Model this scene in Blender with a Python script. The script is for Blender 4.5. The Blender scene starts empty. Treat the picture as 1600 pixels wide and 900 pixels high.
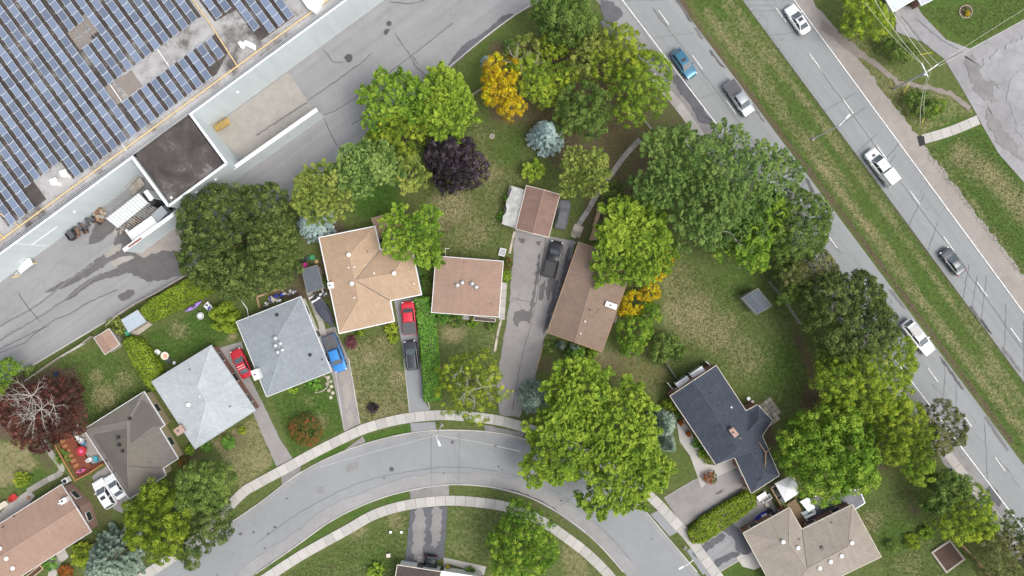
import bpy, math, random
import numpy as np
from mathutils import Vector
R_ = math.radians
scene = bpy.context.scene
COL = scene.collection
random.seed(7)

# ------------------------------------------------------------------ camera, sky, sun, exposure
H = 110.0                                   # height of the camera above the ground, straight down
cam = bpy.data.cameras.new('camera')
cam.sensor_width = 36.0
cam.lens = 18.0 / (80.0 / H)
cam.clip_start = 1.0
cam.clip_end = 8000.0
camo = bpy.data.objects.new('camera', cam)
camo.location = (0, 0, H)
COL.objects.link(camo)
scene.camera = camo

SUN_EL, SUN_AZ = R_(58), R_(115)            # azimuth clockwise from image-up (+Y)
wd = bpy.data.worlds.new('World')
scene.world = wd
wd.use_nodes = True
nt = wd.node_tree
nt.nodes.clear()
sky = nt.nodes.new('ShaderNodeTexSky')
sky.sky_type = 'NISHITA'
sky.sun_disc = False
sky.sun_elevation = SUN_EL
sky.sun_rotation = SUN_AZ
sky.air_density = 1.0
sky.dust_density = 4.0
sky.ozone_density = 0.6
bg = nt.nodes.new('ShaderNodeBackground')
bg.inputs[1].default_value = 0.15
wo = nt.nodes.new('ShaderNodeOutputWorld')
hs = nt.nodes.new('ShaderNodeHueSaturation')       # thin overcast: a greyer sky
hs.inputs['Saturation'].default_value = 0.45
nt.links.new(sky.outputs[0], hs.inputs['Color'])
nt.links.new(hs.outputs[0], bg.inputs[0])
nt.links.new(bg.outputs[0], wo.inputs[0])

sl = bpy.data.lights.new('sun', 'SUN')
sl.energy = 1.0
sl.angle = R_(36)
sl.color = (1.0, 0.965, 0.91)
so = bpy.data.objects.new('sun', sl)
sd = Vector((math.sin(SUN_AZ) * math.cos(SUN_EL), math.cos(SUN_AZ) * math.cos(SUN_EL), math.sin(SUN_EL)))
so.rotation_euler = sd.to_track_quat('Z', 'Y').to_euler()
so.location = (60, -50, 90)
COL.objects.link(so)

vs = scene.view_settings
vs.view_transform = 'Standard'
vs.look = 'None'
vs.exposure = 0.6
vs.gamma = 1.0
vs.use_curve_mapping = False

# ------------------------------------------------------------------ helpers
OFF = {}


def W(px, py, z=0.0):
    """survey point read off the picture at height z -> metres (camera looks straight down)"""
    k = (H - z) / H / 10.0
    return ((px - 800.0) * k, (450.0 - py) * k, z)


def WP(pts, z=0.0):
    return [W(p[0], p[1], z)[:2] for p in pts]


def tag(o, label=None, cat=None, group=None, kind=None):
    if label: o['label'] = label
    if cat: o['category'] = cat
    if group: o['group'] = group
    if kind: o['kind'] = kind
    return o


def thing(name, label, cat, loc=(0, 0, 0), rz=0.0, group=None, local=False, kind=None):
    o = bpy.data.objects.new(name, None)
    o.empty_display_size = 0.5
    o.location = loc
    o.rotation_euler = (0, 0, rz)
    COL.objects.link(o)
    OFF[o.name] = (0, 0, 0) if local else tuple(loc)
    if kind:
        o['kind'] = kind
    else:
        tag(o, label, cat, group)
    return o


def link(name, me, parent=None, kind=None):
    o = bpy.data.objects.new(name, me)
    COL.objects.link(o)
    if parent is not None:
        o.parent = parent
        OFF[o.name] = OFF.get(parent.name, (0, 0, 0))
    else:
        OFF[o.name] = (0, 0, 0)
    if kind: o['kind'] = kind
    return o


class MB:
    def __init__(s):
        s.v = []; s.f = []; s.m = []; s.uv = []

    def face(s, pts, mi=0, uv=None):
        b = len(s.v)
        s.v.extend([tuple(p) for p in pts])
        s.f.append(list(range(b, b + len(pts))))
        s.m.append(mi)
        s.uv.append(uv)

    def mesh(s, vs_, fs, mi=0):
        b = len(s.v)
        s.v.extend([tuple(p) for p in vs_])
        for f in fs:
            s.f.append([b + i for i in f]); s.m.append(mi); s.uv.append(None)

    def prism(s, poly, z0, z1, mi=0, top=True, bottom=False, mt=None):
        n = len(poly)
        a = sum(poly[i][0] * poly[(i + 1) % n][1] - poly[(i + 1) % n][0] * poly[i][1] for i in range(n))
        if a < 0: poly = poly[::-1]
        run = 0.0
        for i in range(n):
            p, q = poly[i], poly[(i + 1) % n]
            d = math.hypot(q[0] - p[0], q[1] - p[1])
            s.face([(p[0], p[1], z0), (q[0], q[1], z0), (q[0], q[1], z1), (p[0], p[1], z1)], mi,
                   [(run, z0), (run + d, z0), (run + d, z1), (run, z1)])
            run += d
        if top: s.face([(p[0], p[1], z1) for p in poly], mi if mt is None else mt, [(p[0], p[1]) for p in poly])
        if bottom: s.face([(p[0], p[1], z0) for p in poly[::-1]], mi)

    def ring(s, outer, inner, z0, z1, mi=0):
        """closed ring between two outlines; z0/z1 numbers or per-vertex lists"""
        n = len(outer)
        g = lambda z, i: z[i] if isinstance(z, (list, tuple)) else z
        for i in range(n):
            j = (i + 1) % n
            o1, o2, i1, i2 = outer[i], outer[j], inner[i], inner[j]
            s.face([(*o1, g(z0, i)), (*o2, g(z0, j)), (*o2, g(z1, j)), (*o1, g(z1, i))], mi)
            s.face([(*i2, g(z0, j)), (*i1, g(z0, i)), (*i1, g(z1, i)), (*i2, g(z1, j))], mi)
            s.face([(*o1, g(z1, i)), (*o2, g(z1, j)), (*i2, g(z1, j)), (*i1, g(z1, i))], mi)
            s.face([(*i1, g(z0, i)), (*i2, g(z0, j)), (*o2, g(z0, j)), (*o1, g(z0, i))], mi)

    def box(s, c, size, rz=0.0, mi=0, taper=1.0):
        cx, cy, cz = c
        hx, hy, hz = size[0] / 2, size[1] / 2, size[2] / 2
        ca, sa = math.cos(rz), math.sin(rz)
        P = []
        for z, t in ((-hz, 1.0), (hz, taper)):
            for x, y in ((-hx, -hy), (hx, -hy), (hx, hy), (-hx, hy)):
                P.append((cx + (x * ca - y * sa) * t, cy + (x * sa + y * ca) * t, cz + z))
        s.mesh(P, [(0, 3, 2, 1), (4, 5, 6, 7), (0, 1, 5, 4), (1, 2, 6, 5), (2, 3, 7, 6), (3, 0, 4, 7)], mi)

    def bar(s, p, q, w, h, mi=0):
        p, q = Vector(p), Vector(q)
        d = (q - p)
        if d.length < 1e-6: return
        d.normalize()
        up = Vector((0, 0, 1)) if abs(d.z) < 0.95 else Vector((0, 1, 0))
        x = d.cross(up).normalized() * (w / 2)
        y = x.cross(d).normalized() * (h / 2)
        P = []
        for c in (p, q):
            P += [c - x - y, c + x - y, c + x + y, c - x + y]
        s.mesh(P, [(3, 2, 1, 0), (4, 5, 6, 7), (0, 1, 5, 4), (1, 2, 6, 5), (2, 3, 7, 6), (3, 0, 4, 7)], mi)

    def tube(s, pts, rad, n=6, mi=0, cap=True):
        pts = [Vector(p) for p in pts]
        if not isinstance(rad, (list, tuple)): rad = [rad] * len(pts)
        rings = []
        V = []
        for i, p in enumerate(pts):
            d = (pts[min(i + 1, len(pts) - 1)] - pts[max(i - 1, 0)])
            d = d.normalized() if d.length > 1e-9 else Vector((0, 0, 1))
            up = Vector((0, 0, 1)) if abs(d.z) < 0.9 else Vector((1, 0, 0))
            a = d.cross(up).normalized(); b = a.cross(d).normalized()
            for k in range(n):
                t = 2 * math.pi * k / n
                V.append(p + (a * math.cos(t) + b * math.sin(t)) * rad[i])
        F = []
        for i in range(len(pts) - 1):
            for k in range(n):
                k2 = (k + 1) % n
                F.append((i * n + k2, i * n + k, (i + 1) * n + k, (i + 1) * n + k2))
        if cap:
            F.append(tuple(range(n)))
            F.append(tuple((len(pts) - 1) * n + k for k in range(n - 1, -1, -1)))
        s.mesh(V, F, mi)

    def cyl(s, c, r, h, n=14, mi=0, r2=None):
        s.tube([c, (c[0], c[1], c[2] + h)], [r, r if r2 is None else r2], n, mi)

    def lathe(s, c, prof, n=14, mi=0):
        V = []; F = []
        for (r, z) in prof:
            for k in range(n):
                t = 2 * math.pi * k / n
                V.append((c[0] + r * math.cos(t), c[1] + r * math.sin(t), c[2] + z))
        for i in range(len(prof) - 1):
            for k in range(n):
                k2 = (k + 1) % n
                F.append((i * n + k, i * n + k2, (i + 1) * n + k2, (i + 1) * n + k))
        F.append(tuple((len(prof) - 1) * n + k for k in range(n)))
        F.append(tuple(range(n - 1, -1, -1)))
        s.mesh(V, F, mi)

    def build(s, name, mats, parent=None, smooth=False, kind=None):
        if not isinstance(mats, (list, tuple)): mats = [mats]
        o = (0, 0, 0) if parent is None else OFF.get(parent.name, (0, 0, 0))
        me = bpy.data.meshes.new(name)
        me.from_pydata([(v[0] - o[0], v[1] - o[1], v[2] - o[2]) for v in s.v], [], s.f)
        for m in mats: me.materials.append(m)
        if any(s.m): me.polygons.foreach_set('material_index', s.m)
        if any(u is not None for u in s.uv):
            ul = me.uv_layers.new(name='UVMap')
            flat = []
            for f, u in zip(s.f, s.uv):
                if u is None: u = [(0, 0)] * len(f)
                for a in u: flat += [a[0], a[1]]
            ul.data.foreach_set('uv', flat)
        if smooth: me.polygons.foreach_set('use_smooth', [True] * len(s.f))
        me.update()
        return link(name, me, parent, kind)


def area2(p):
    n = len(p)
    return sum(p[i][0] * p[(i + 1) % n][1] - p[(i + 1) % n][0] * p[i][1] for i in range(n))


def offset(poly, d):
    """mitred offset of an outline, d > 0 outwards"""
    n = len(poly)
    sg = 1.0 if area2(poly) > 0 else -1.0
    out = []
    for i in range(n):
        p0, p1, p2 = poly[i - 1], poly[i], poly[(i + 1) % n]
        def nrm(a, b):
            dx, dy = b[0] - a[0], b[1] - a[1]
            l = math.hypot(dx, dy) or 1
            return (dy / l * sg, -dx / l * sg)
        n1, n2 = nrm(p0, p1), nrm(p1, p2)
        bx, by = n1[0] + n2[0], n1[1] + n2[1]
        k = max(0.35, 1 + n1[0] * n2[0] + n1[1] * n2[1])
        out.append((p1[0] + bx * d / k, p1[1] + by * d / k))
    return out


def rough(poly, amp=0.15, step=0.8, seed=1, closed=True):
    rg = random.Random(seed)
    out = []
    n = len(poly)
    for i in range(n if closed else n - 1):
        a, b = poly[i], poly[(i + 1) % n]
        l = math.hypot(b[0] - a[0], b[1] - a[1])
        k = max(1, int(l / step))
        for j in range(k):
            t = j / k
            out.append((a[0] + (b[0] - a[0]) * t + rg.uniform(-amp, amp), a[1] + (b[1] - a[1]) * t + rg.uniform(-amp, amp)))
    if not closed: out.append(poly[-1])
    return out


def smooth_path(pts, k=4):
    """Catmull-Rom through the points"""
    out = []
    n = len(pts)
    for i in range(n - 1):
        p0 = pts[max(i - 1, 0)]; p1 = pts[i]; p2 = pts[i + 1]; p3 = pts[min(i + 2, n - 1)]
        for j in range(k):
            t = j / k
            q = []
            for c in range(2):
                q.append(0.5 * (2 * p1[c] + (p2[c] - p0[c]) * t + (2 * p0[c] - 5 * p1[c] + 4 * p2[c] - p3[c]) * t * t
                                + (3 * p1[c] - p0[c] - 3 * p2[c] + p3[c]) * t ** 3))
            out.append(tuple(q))
    out.append(tuple(pts[-1]))
    return out


def resample(pts, step):
    out = [pts[0]]
    acc = 0.0
    for a, b in zip(pts[:-1], pts[1:]):
        l = math.hypot(b[0] - a[0], b[1] - a[1])
        pos = 0.0
        while acc + (l - pos) >= step:
            pos += step - acc
            acc = 0.0
            out.append((a[0] + (b[0] - a[0]) * pos / l, a[1] + (b[1] - a[1]) * pos / l))
        acc += l - pos
    return out


def normals2(pts):
    out = []
    for i in range(len(pts)):
        a = pts[max(i - 1, 0)]; b = pts[min(i + 1, len(pts) - 1)]
        dx, dy = b[0] - a[0], b[1] - a[1]
        l = math.hypot(dx, dy) or 1
        out.append((-dy / l, dx / l))
    return out


def strip(mb, pts, w, z, mi=0, jitter=0.0, rg=random):
    N = normals2(pts)
    hw = w / 2
    L = [(p[0] + n[0] * (hw + rg.uniform(-jitter, jitter)), p[1] + n[1] * (hw + rg.uniform(-jitter, jitter)), z) for p, n in zip(pts, N)]
    Rr = [(p[0] - n[0] * hw, p[1] - n[1] * hw, z) for p, n in zip(pts, N)]
    for i in range(len(pts) - 1):
        mb.face([Rr[i], Rr[i + 1], L[i + 1], L[i]], mi)


# ------------------------------------------------------------------ materials
def newmat(name):
    m = bpy.data.materials.new(name)
    m.use_nodes = True
    n = m.node_tree
    n.nodes.clear()
    out = n.nodes.new('ShaderNodeOutputMaterial')
    b = n.nodes.new('ShaderNodeBsdfPrincipled')
    n.links.new(b.outputs[0], out.inputs[0])
    return m, n, b


def node(n, t, **kw):
    a = n.nodes.new(t)
    for k, v in kw.items():
        if k in a.inputs: a.inputs[k].default_value = v
        else: setattr(a, k, v)
    return a


def mixc(n, fac, a, b, mode='MIX'):
    m = n.nodes.new('ShaderNodeMix')
    m.data_type = 'RGBA'
    m.blend_type = mode
    for sock, v in ((m.inputs[0], fac), (m.inputs[6], a), (m.inputs[7], b)):
        if hasattr(v, 'is_output') or isinstance(v, bpy.types.NodeSocket): n.links.new(v, sock)
        else: sock.default_value = v if not isinstance(v, tuple) else (*v[:3], 1)
    return m.outputs[2]


def math_(n, op, a, b=None, c=None, clamp=False):
    m = n.nodes.new('ShaderNodeMath')
    m.operation = op
    m.use_clamp = clamp
    for i, v in enumerate((a, b, c)):
        if v is None: continue
        if isinstance(v, bpy.types.NodeSocket): n.links.new(v, m.inputs[i])
        else: m.inputs[i].default_value = v
    return m.outputs[0]


def ramp(n, fac, stops):
    r = n.nodes.new('ShaderNodeValToRGB')
    e = r.color_ramp.elements
    while len(e) < len(stops): e.new(0.5)
    for x, (p, c) in zip(e, stops):
        x.position = p
        x.color = (*c, 1) if isinstance(c, tuple) else (c, c, c, 1)
    n.links.new(fac, r.inputs[0])
    return r.outputs[0]


def noise(n, scale, detail=4, rough_=0.6, vec=None, dist=0.0):
    a = node(n, 'ShaderNodeTexNoise', Scale=scale, Detail=detail, Roughness=rough_, Distortion=dist)
    if vec is not None: n.links.new(vec, a.inputs['Vector'])
    return a.outputs[0]


def wpos(n):
    return n.nodes.new('ShaderNodeNewGeometry').outputs['Position']


def bump(n, b, h, strength=0.3, dist=0.03):
    bp = node(n, 'ShaderNodeBump', Strength=strength, Distance=dist)
    n.links.new(h, bp.inputs['Height'])
    n.links.new(bp.outputs[0], b.inputs['Normal'])


def plain(name, c, rough_=0.6, metal=0.0, var=0.12, scale=3.0, coat=0.0, spec=0.5, fine=None):
    m, n, b = newmat(name)
    p = wpos(n) if fine is None else n.nodes.new('ShaderNodeTexCoord').outputs['Object']
    f = noise(n, scale, 5, 0.6, p)
    col = mixc(n, ramp(n, f, [(0.3, 0.0), (0.7, 1.0)]), tuple(x * (1 - var) for x in c), tuple(min(1, x * (1 + var)) for x in c))
    n.links.new(col, b.inputs['Base Color'])
    b.inputs['Roughness'].default_value = rough_
    b.inputs['Metallic'].default_value = metal
    b.inputs['Specular IOR Level'].default_value = spec
    if coat:
        b.inputs['Coat Weight'].default_value = coat
        b.inputs['Coat Roughness'].default_value = 0.05
    return m


def asphalt(name, c, patch=0.18, speck=0.25, crack=0.35, tint=(1, 1, 1), streak=None):
    """worn asphalt: broad mottling, aggregate speckle, hairline crazing"""
    m, n, b = newmat(name)
    p = wpos(n)
    big = noise(n, 0.10, 4, 0.6, p)
    mid = noise(n, 0.8, 6, 0.7, p, 0.6)
    fin = noise(n, 7.0, 3, 0.8, p)
    v = math_(n, 'ADD', math_(n, 'MULTIPLY', math_(n, 'SUBTRACT', big, 0.5), patch * 2.2),
              math_(n, 'MULTIPLY', math_(n, 'SUBTRACT', mid, 0.5), patch * 1.3))
    v = math_(n, 'ADD', v, math_(n, 'MULTIPLY', math_(n, 'SUBTRACT', fin, 0.5), speck))
    if streak is not None:                   # polished wheel tracks run along the lane
        mp = node(n, 'ShaderNodeMapping')
        mp.vector_type = 'TEXTURE'
        mp.inputs['Rotation'].default_value = (0, 0, streak)
        mp.inputs['Scale'].default_value = (45.0, 1.0, 1.0)
        n.links.new(p, mp.inputs[0])
        st = noise(n, 0.9, 3, 0.55, mp.outputs[0])
        v = math_(n, 'ADD', v, math_(n, 'MULTIPLY', math_(n, 'SUBTRACT', st, 0.5), 0.40))
    v = math_(n, 'ADD', v, 1.0)
    vor = node(n, 'ShaderNodeTexVoronoi', Scale=0.22)
    vor.feature = 'DISTANCE_TO_EDGE'
    wob = n.nodes.new('ShaderNodeVectorMath'); wob.operation = 'ADD'
    nz = node(n, 'ShaderNodeTexNoise', Scale=0.7, Detail=4)
    n.links.new(p, nz.inputs['Vector'])
    sc = n.nodes.new('ShaderNodeVectorMath'); sc.operation = 'SCALE'; sc.inputs[3].default_value = 2.2
    n.links.new(nz.outputs[1], sc.inputs[0])
    n.links.new(p, wob.inputs[0]); n.links.new(sc.outputs[0], wob.inputs[1])
    n.links.new(wob.outputs[0], vor.inputs['Vector'])
    cr = ramp(n, vor.outputs[0], [(0.0, 1.0), (0.016, 0.0)])
    gate = ramp(n, noise(n, 0.13, 2, 0.5, p), [(0.5, 0.0), (0.62, 1.0)])
    crm = math_(n, 'MULTIPLY', math_(n, 'MULTIPLY', cr, gate), crack)
    base = node(n, 'ShaderNodeRGB'); base.outputs[0].default_value = (*[x * t for x, t in zip(c, tint)], 1)
    vm = n.nodes.new('ShaderNodeVectorMath'); vm.operation = 'SCALE'
    n.links.new(base.outputs[0], vm.inputs[0]); n.links.new(v, vm.inputs[3])
    col = mixc(n, crm, vm.outputs[0], tuple(x * 0.3 for x in c))
    n.links.new(col, b.inputs['Base Color'])
    b.inputs['Roughness'].default_value = 0.9
    b.inputs['Specular IOR Level'].default_value = 0.25
    bump(n, b, fin, 0.25, 0.02)
    return m


CAPS = {}


def shingle(name, c1, c2, grit=0.25, blotch=0.2, moss=None):
    """asphalt shingles laid in courses along the eaves (UV in metres)"""
    CAPS[name] = plain(name + '_cap', tuple(x * 1.06 for x in c1), 0.9, var=.12)
    m, n, b = newmat(name)
    uv = n.nodes.new('ShaderNodeTexCoord').outputs['UV']
    p = wpos(n)
    br = node(n, 'ShaderNodeTexBrick', Scale=1.0)
    br.inputs['Brick Width'].default_value = 0.42
    br.inputs['Row Height'].default_value = 0.26
    br.inputs['Mortar Size'].default_value = 0.016
    br.inputs['Mortar Smooth'].default_value = 0.3
    br.inputs['Color1'].default_value = (*c1, 1)
    br.inputs['Color2'].default_value = (*c2, 1)
    br.inputs['Mortar'].default_value = (*[x * 0.62 for x in c1], 1)
    n.links.new(uv, br.inputs['Vector'])
    g = noise(n, 6.0, 3, 0.75, p)
    bl = noise(n, 0.45, 5, 0.65, p)
    k = math_(n, 'ADD', 1.0, math_(n, 'ADD', math_(n, 'MULTIPLY', math_(n, 'SUBTRACT', g, 0.5), grit * 2),
                                   math_(n, 'MULTIPLY', math_(n, 'SUBTRACT', bl, 0.5), blotch * 2)))
    vm = n.nodes.new('ShaderNodeVectorMath'); vm.operation = 'SCALE'
    n.links.new(br.outputs[0], vm.inputs[0]); n.links.new(k, vm.inputs[3])
    mp = node(n, 'ShaderNodeMapping'); mp.inputs['Scale'].default_value = (1.6, 0.18, 1)
    n.links.new(uv, mp.inputs[0])
    st = noise(n, 1.0, 5, 0.65, mp.outputs[0])
    col = mixc(n, 1.0, vm.outputs[0], ramp(n, st, [(0.3, 0.92), (0.7, 1.06)]), 'MULTIPLY')
    if moss:
        col = mixc(n, ramp(n, noise(n, 0.22, 4, 0.6, p), [(0.45, 0.0), (0.72, 0.45)]), col, moss)
    n.links.new(col, b.inputs['Base Color'])
    b.inputs['Roughness'].default_value = 0.88
    b.inputs['Specular IOR Level'].default_value = 0.25
    bump(n, b, br.outputs[1], 0.4, -0.012)
    return m


def brickmat(name, c1, c2, mortar=(0.42, 0.38, 0.34)):
    m, n, b = newmat(name)
    uv = n.nodes.new('ShaderNodeTexCoord').outputs['UV']
    br = node(n, 'ShaderNodeTexBrick', Scale=1.0)
    br.inputs['Brick Width'].default_value = 0.23
    br.inputs['Row Height'].default_value = 0.08
    br.inputs['Mortar Size'].default_value = 0.008
    br.inputs['Color1'].default_value = (*c1, 1)
    br.inputs['Color2'].default_value = (*c2, 1)
    br.inputs['Mortar'].default_value = (*mortar, 1)
    n.links.new(uv, br.inputs['Vector'])
    k = noise(n, 1.2, 4, 0.6, wpos(n))
    col = mixc(n, 0.35, br.outputs[0], ramp(n, k, [(0.3, tuple(x * 0.6 for x in c1)), (0.7, tuple(min(1, x * 1.3) for x in c2))]))
    n.links.new(col, b.inputs['Base Color'])
    b.inputs['Roughness'].default_value = 0.9
    bump(n, b, br.outputs[1], 0.4, -0.01)
    return m


def siding(name, c, row=0.2, var=0.05, stain=0.12):
    m, n, b = newmat(name)
    uv = n.nodes.new('ShaderNodeTexCoord').outputs['UV']
    sx = n.nodes.new('ShaderNodeSeparateXYZ'); n.links.new(uv, sx.inputs[0])
    fr = math_(n, 'FRACT', math_(n, 'DIVIDE', sx.outputs[1], row))
    ln = ramp(n, fr, [(0.0, 0.7), (0.1, 1.0)])
    st = noise(n, 0.5, 5, 0.65, wpos(n))
    k = math_(n, 'ADD', 1 - stain / 2, math_(n, 'MULTIPLY', math_(n, 'SUBTRACT', st, 0.5), stain * 2))
    col = mixc(n, 1.0, mixc(n, k, tuple(x * 0.75 for x in c), c), ln, 'MULTIPLY')
    n.links.new(col, b.inputs['Base Color'])
    b.inputs['Roughness'].default_value = 0.6
    return m


def wood(name, c, var=0.35):
    m, n, b = newmat(name)
    tc = n.nodes.new('ShaderNodeTexCoord').outputs['Object']
    f = noise(n, 1.6, 6, 0.7, tc, 1.0)
    oi = n.nodes.new('ShaderNodeObjectInfo')
    f2 = math_(n, 'ADD', math_(n, 'MULTIPLY', f, 0.7), math_(n, 'MULTIPLY', oi.outputs['Random'], 0.3))
    col = ramp(n, f2, [(0.25, tuple(x * (1 - var) for x in c)), (0.75, tuple(min(1, x * (1 + var * 0.6)) for x in c))])
    n.links.new(col, b.inputs['Base Color'])
    b.inputs['Roughness'].default_value = 0.8
    return m


def concrete(name, c, var=0.12):
    m, n, b = newmat(name)
    p = wpos(n)
    oi = n.nodes.new('ShaderNodeObjectInfo')
    a = noise(n, 0.7, 5, 0.65, p, 0.4)
    f = noise(n, 6.0, 3, 0.7, p)
    k = math_(n, 'ADD', math_(n, 'MULTIPLY', math_(n, 'SUBTRACT', a, 0.5), var * 3.0), math_(n, 'MULTIPLY', math_(n, 'SUBTRACT', f, 0.5), var * 1.2))
    k = math_(n, 'ADD', k, math_(n, 'MULTIPLY', math_(n, 'SUBTRACT', oi.outputs['Random'], 0.5), var * 1.9))
    k = math_(n, 'ADD', k, 1.0)
    base = node(n, 'ShaderNodeRGB'); base.outputs[0].default_value = (*c, 1)
    vm = n.nodes.new('ShaderNodeVectorMath'); vm.operation = 'SCALE'
    n.links.new(base.outputs[0], vm.inputs[0]); n.links.new(k, vm.inputs[3])
    n.links.new(vm.outputs[0], b.inputs['Base Color'])
    b.inputs['Roughness'].default_value = 0.9
    b.inputs['Specular IOR Level'].default_value = 0.25
    bump(n, b, f, 0.2, 0.01)
    return m


def foliage(name, a, b_, c, trans=0.2):
    """leaf colours spread by the per-leaf 'tint' attribute, light also passes through the blades"""
    m = bpy.data.materials.new(name)
    m.use_nodes = True
    n = m.node_tree
    n.nodes.clear()
    out = n.nodes.new('ShaderNodeOutputMaterial')
    at = n.nodes.new('ShaderNodeAttribute'); at.attribute_name = 'tint'
    col = ramp(n, at.outputs['Fac'], [(0.05, a), (0.5, b_), (0.95, c)])
    d = n.nodes.new('ShaderNodeBsdfPrincipled')
    d.inputs['Roughness'].default_value = 0.7
    d.inputs['Specular IOR Level'].default_value = 0.16
    t = n.nodes.new('ShaderNodeBsdfTranslucent')
    mx = n.nodes.new('ShaderNodeMixShader'); mx.inputs[0].default_value = trans
    n.links.new(col, d.inputs['Base Color']); n.links.new(col, t.inputs['Color'])
    n.links.new(d.outputs[0], mx.inputs[1]); n.links.new(t.outputs[0], mx.inputs[2])
    n.links.new(mx.outputs[0], out.inputs[0])
    return m


PAL = {
    'dark': foliage('leaf_dark', (0.044, 0.078, 0.020), (0.111, 0.166, 0.041), (0.234, 0.298, 0.082)),
    'green': foliage('leaf_green', (0.058, 0.112, 0.023), (0.135, 0.224, 0.044), (0.278, 0.379, 0.091)),
    'bright': foliage('leaf_bright', (0.082, 0.168, 0.018), (0.195, 0.349, 0.034), (0.391, 0.516, 0.066)),
    'lime': foliage('leaf_lime', (0.108, 0.194, 0.022), (0.237, 0.374, 0.036), (0.421, 0.551, 0.067)),
    'yellowgreen': foliage('leaf_yellowgreen', (0.102, 0.163, 0.019), (0.259, 0.351, 0.034), (0.501, 0.565, 0.058)),
    'olive': foliage('leaf_olive', (0.093, 0.130, 0.027), (0.218, 0.278, 0.057), (0.437, 0.472, 0.101)),
    'willow': foliage('leaf_willow', (0.058, 0.113, 0.027), (0.140, 0.245, 0.057), (0.293, 0.409, 0.108)),
    'gold': foliage('leaf_gold', (0.355, 0.248, 0.013), (0.680, 0.479, 0.016), (0.700, 0.696, 0.027)),
    'autumn': foliage('leaf_autumn', (0.117, 0.202, 0.027), (0.302, 0.434, 0.043), (0.494, 0.567, 0.053)),
    'orange': foliage('leaf_orange', (0.215, 0.067, 0.016), (0.403, 0.121, 0.027), (0.564, 0.228, 0.047)),
    'blue': foliage('leaf_blue', (0.131, 0.197, 0.183), (0.277, 0.379, 0.357), (0.480, 0.597, 0.561), 0.12),
    'bluegreen': foliage('leaf_bluegreen', (0.092, 0.142, 0.107), (0.204, 0.276, 0.209), (0.369, 0.458, 0.351), 0.12),
    'spruce': foliage('leaf_spruce', (0.094, 0.142, 0.023), (0.214, 0.282, 0.054), (0.402, 0.452, 0.099), 0.15),
    'sprucegreen': foliage('leaf_sprucegreen', (0.064, 0.129, 0.027), (0.159, 0.264, 0.064), (0.318, 0.431, 0.113), 0.15),
    'purple': foliage('leaf_purple', (0.020, 0.016, 0.021), (0.053, 0.039, 0.049), (0.124, 0.091, 0.110), 0.1),
    'wine': foliage('leaf_wine', (0.050, 0.020, 0.017), (0.118, 0.044, 0.035), (0.220, 0.094, 0.071), 0.15),
    'brownolive': foliage('leaf_brownolive', (0.077, 0.089, 0.027), (0.170, 0.189, 0.060), (0.309, 0.316, 0.121)),
    'magenta': foliage('leaf_magenta', (0.110, 0.024, 0.040), (0.218, 0.052, 0.087), (0.335, 0.102, 0.139)),
    'redgreen': foliage('leaf_redgreen', (0.094, 0.133, 0.025), (0.188, 0.157, 0.040), (0.439, 0.102, 0.055)),
    'hedge': foliage('leaf_hedge', (0.075, 0.125, 0.012), (0.198, 0.293, 0.025), (0.368, 0.450, 0.048)),
    'hedgegreen': foliage('leaf_hedgegreen', (0.066, 0.170, 0.030), (0.144, 0.319, 0.047), (0.267, 0.493, 0.081)),
}
BARK = plain('bark', (.11, .085, .065), 0.9, var=0.3)
BARKPALE = plain('bark_pale', (.36, .33, .29), 0.9, var=0.2)

ASPH_LANE = asphalt('asphalt_lane', (.262, .262, .264), patch=0.16, crack=0.25, streak=R_(36))
ASPH_STREET = asphalt('asphalt_street', (.256, .265, .270), patch=0.16, speck=0.24, crack=0.16)
ASPH_HWY = asphalt('asphalt_highway', (.255, .265, .266), patch=0.10, speck=0.2, crack=0.3, streak=R_(-53))
ASPH_EDGE = asphalt('asphalt_crumbled', (.235, .225, .220), patch=0.4, speck=0.4)
ASPH_DRIVE = asphalt('asphalt_drive', (.258, .243, .236), patch=0.3, speck=0.3, crack=0.4)
ASPH_DARK = asphalt('asphalt_dark', (.115, .117, .128), patch=0.4, speck=0.4)
ASPH_LOT = asphalt('asphalt_lot', (.285, .280, .285), patch=0.35, speck=0.3, crack=0.4)
ASPH_PALE = asphalt('asphalt_pale', (.305, .305, .31), patch=0.4, speck=0.3)
SEAL = plain('crack_sealant', (.075, .073, .075), 0.8)
SEALPALE = plain('crack_dust', (.17, .165, .165), 0.9)
STAIN = asphalt('asphalt_stain', (.125, .118, .118), patch=0.4, speck=0.3, crack=0)
GRAVEL = asphalt('gravel', (.300, .270, .245), patch=0.3, speck=0.6, crack=0)
DIRT = asphalt('dirt_path', (.235, .205, .180), patch=0.3, speck=0.5, crack=0)
PAINT = plain('road_paint', (.70, .70, .68), 0.7, var=0.22, scale=2.0)
SLAB = concrete('sidewalk_concrete', (.430, .412, .380))
SLABD = concrete('old_concrete', (.345, .325, .300), 0.22)
PAD = concrete('dock_concrete', (.320, .300, .270), 0.2)
KERB = concrete('kerb_concrete', (.44, .425, .395), 0.15)
WALLWHITE = plain('white_wall_paint', (.80, .815, .805), 0.6, var=0.05, scale=0.35)
COPING = plain('white_coping', (.76, .77, .77), 0.45, var=0.04)
GREYMETAL = plain('galvanised_metal', (.50, .52, .53), 0.4, metal=0.6, var=0.1)
WHITEM = plain('white_painted_metal', (.82, .82, .80), 0.4, var=0.04)
CREAM = plain('cream_trim', (.66, .60, .50), 0.6, var=0.06)
BLACKM = plain('black_plastic', (.022, .022, .024), 0.45, var=0.2)
DARKM = plain('dark_grey_plastic', (.075, .077, .083), 0.5, var=0.15)
GLASS = plain('window_glass', (.03, .038, .045), 0.06, var=0.2, spec=0.8)
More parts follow.
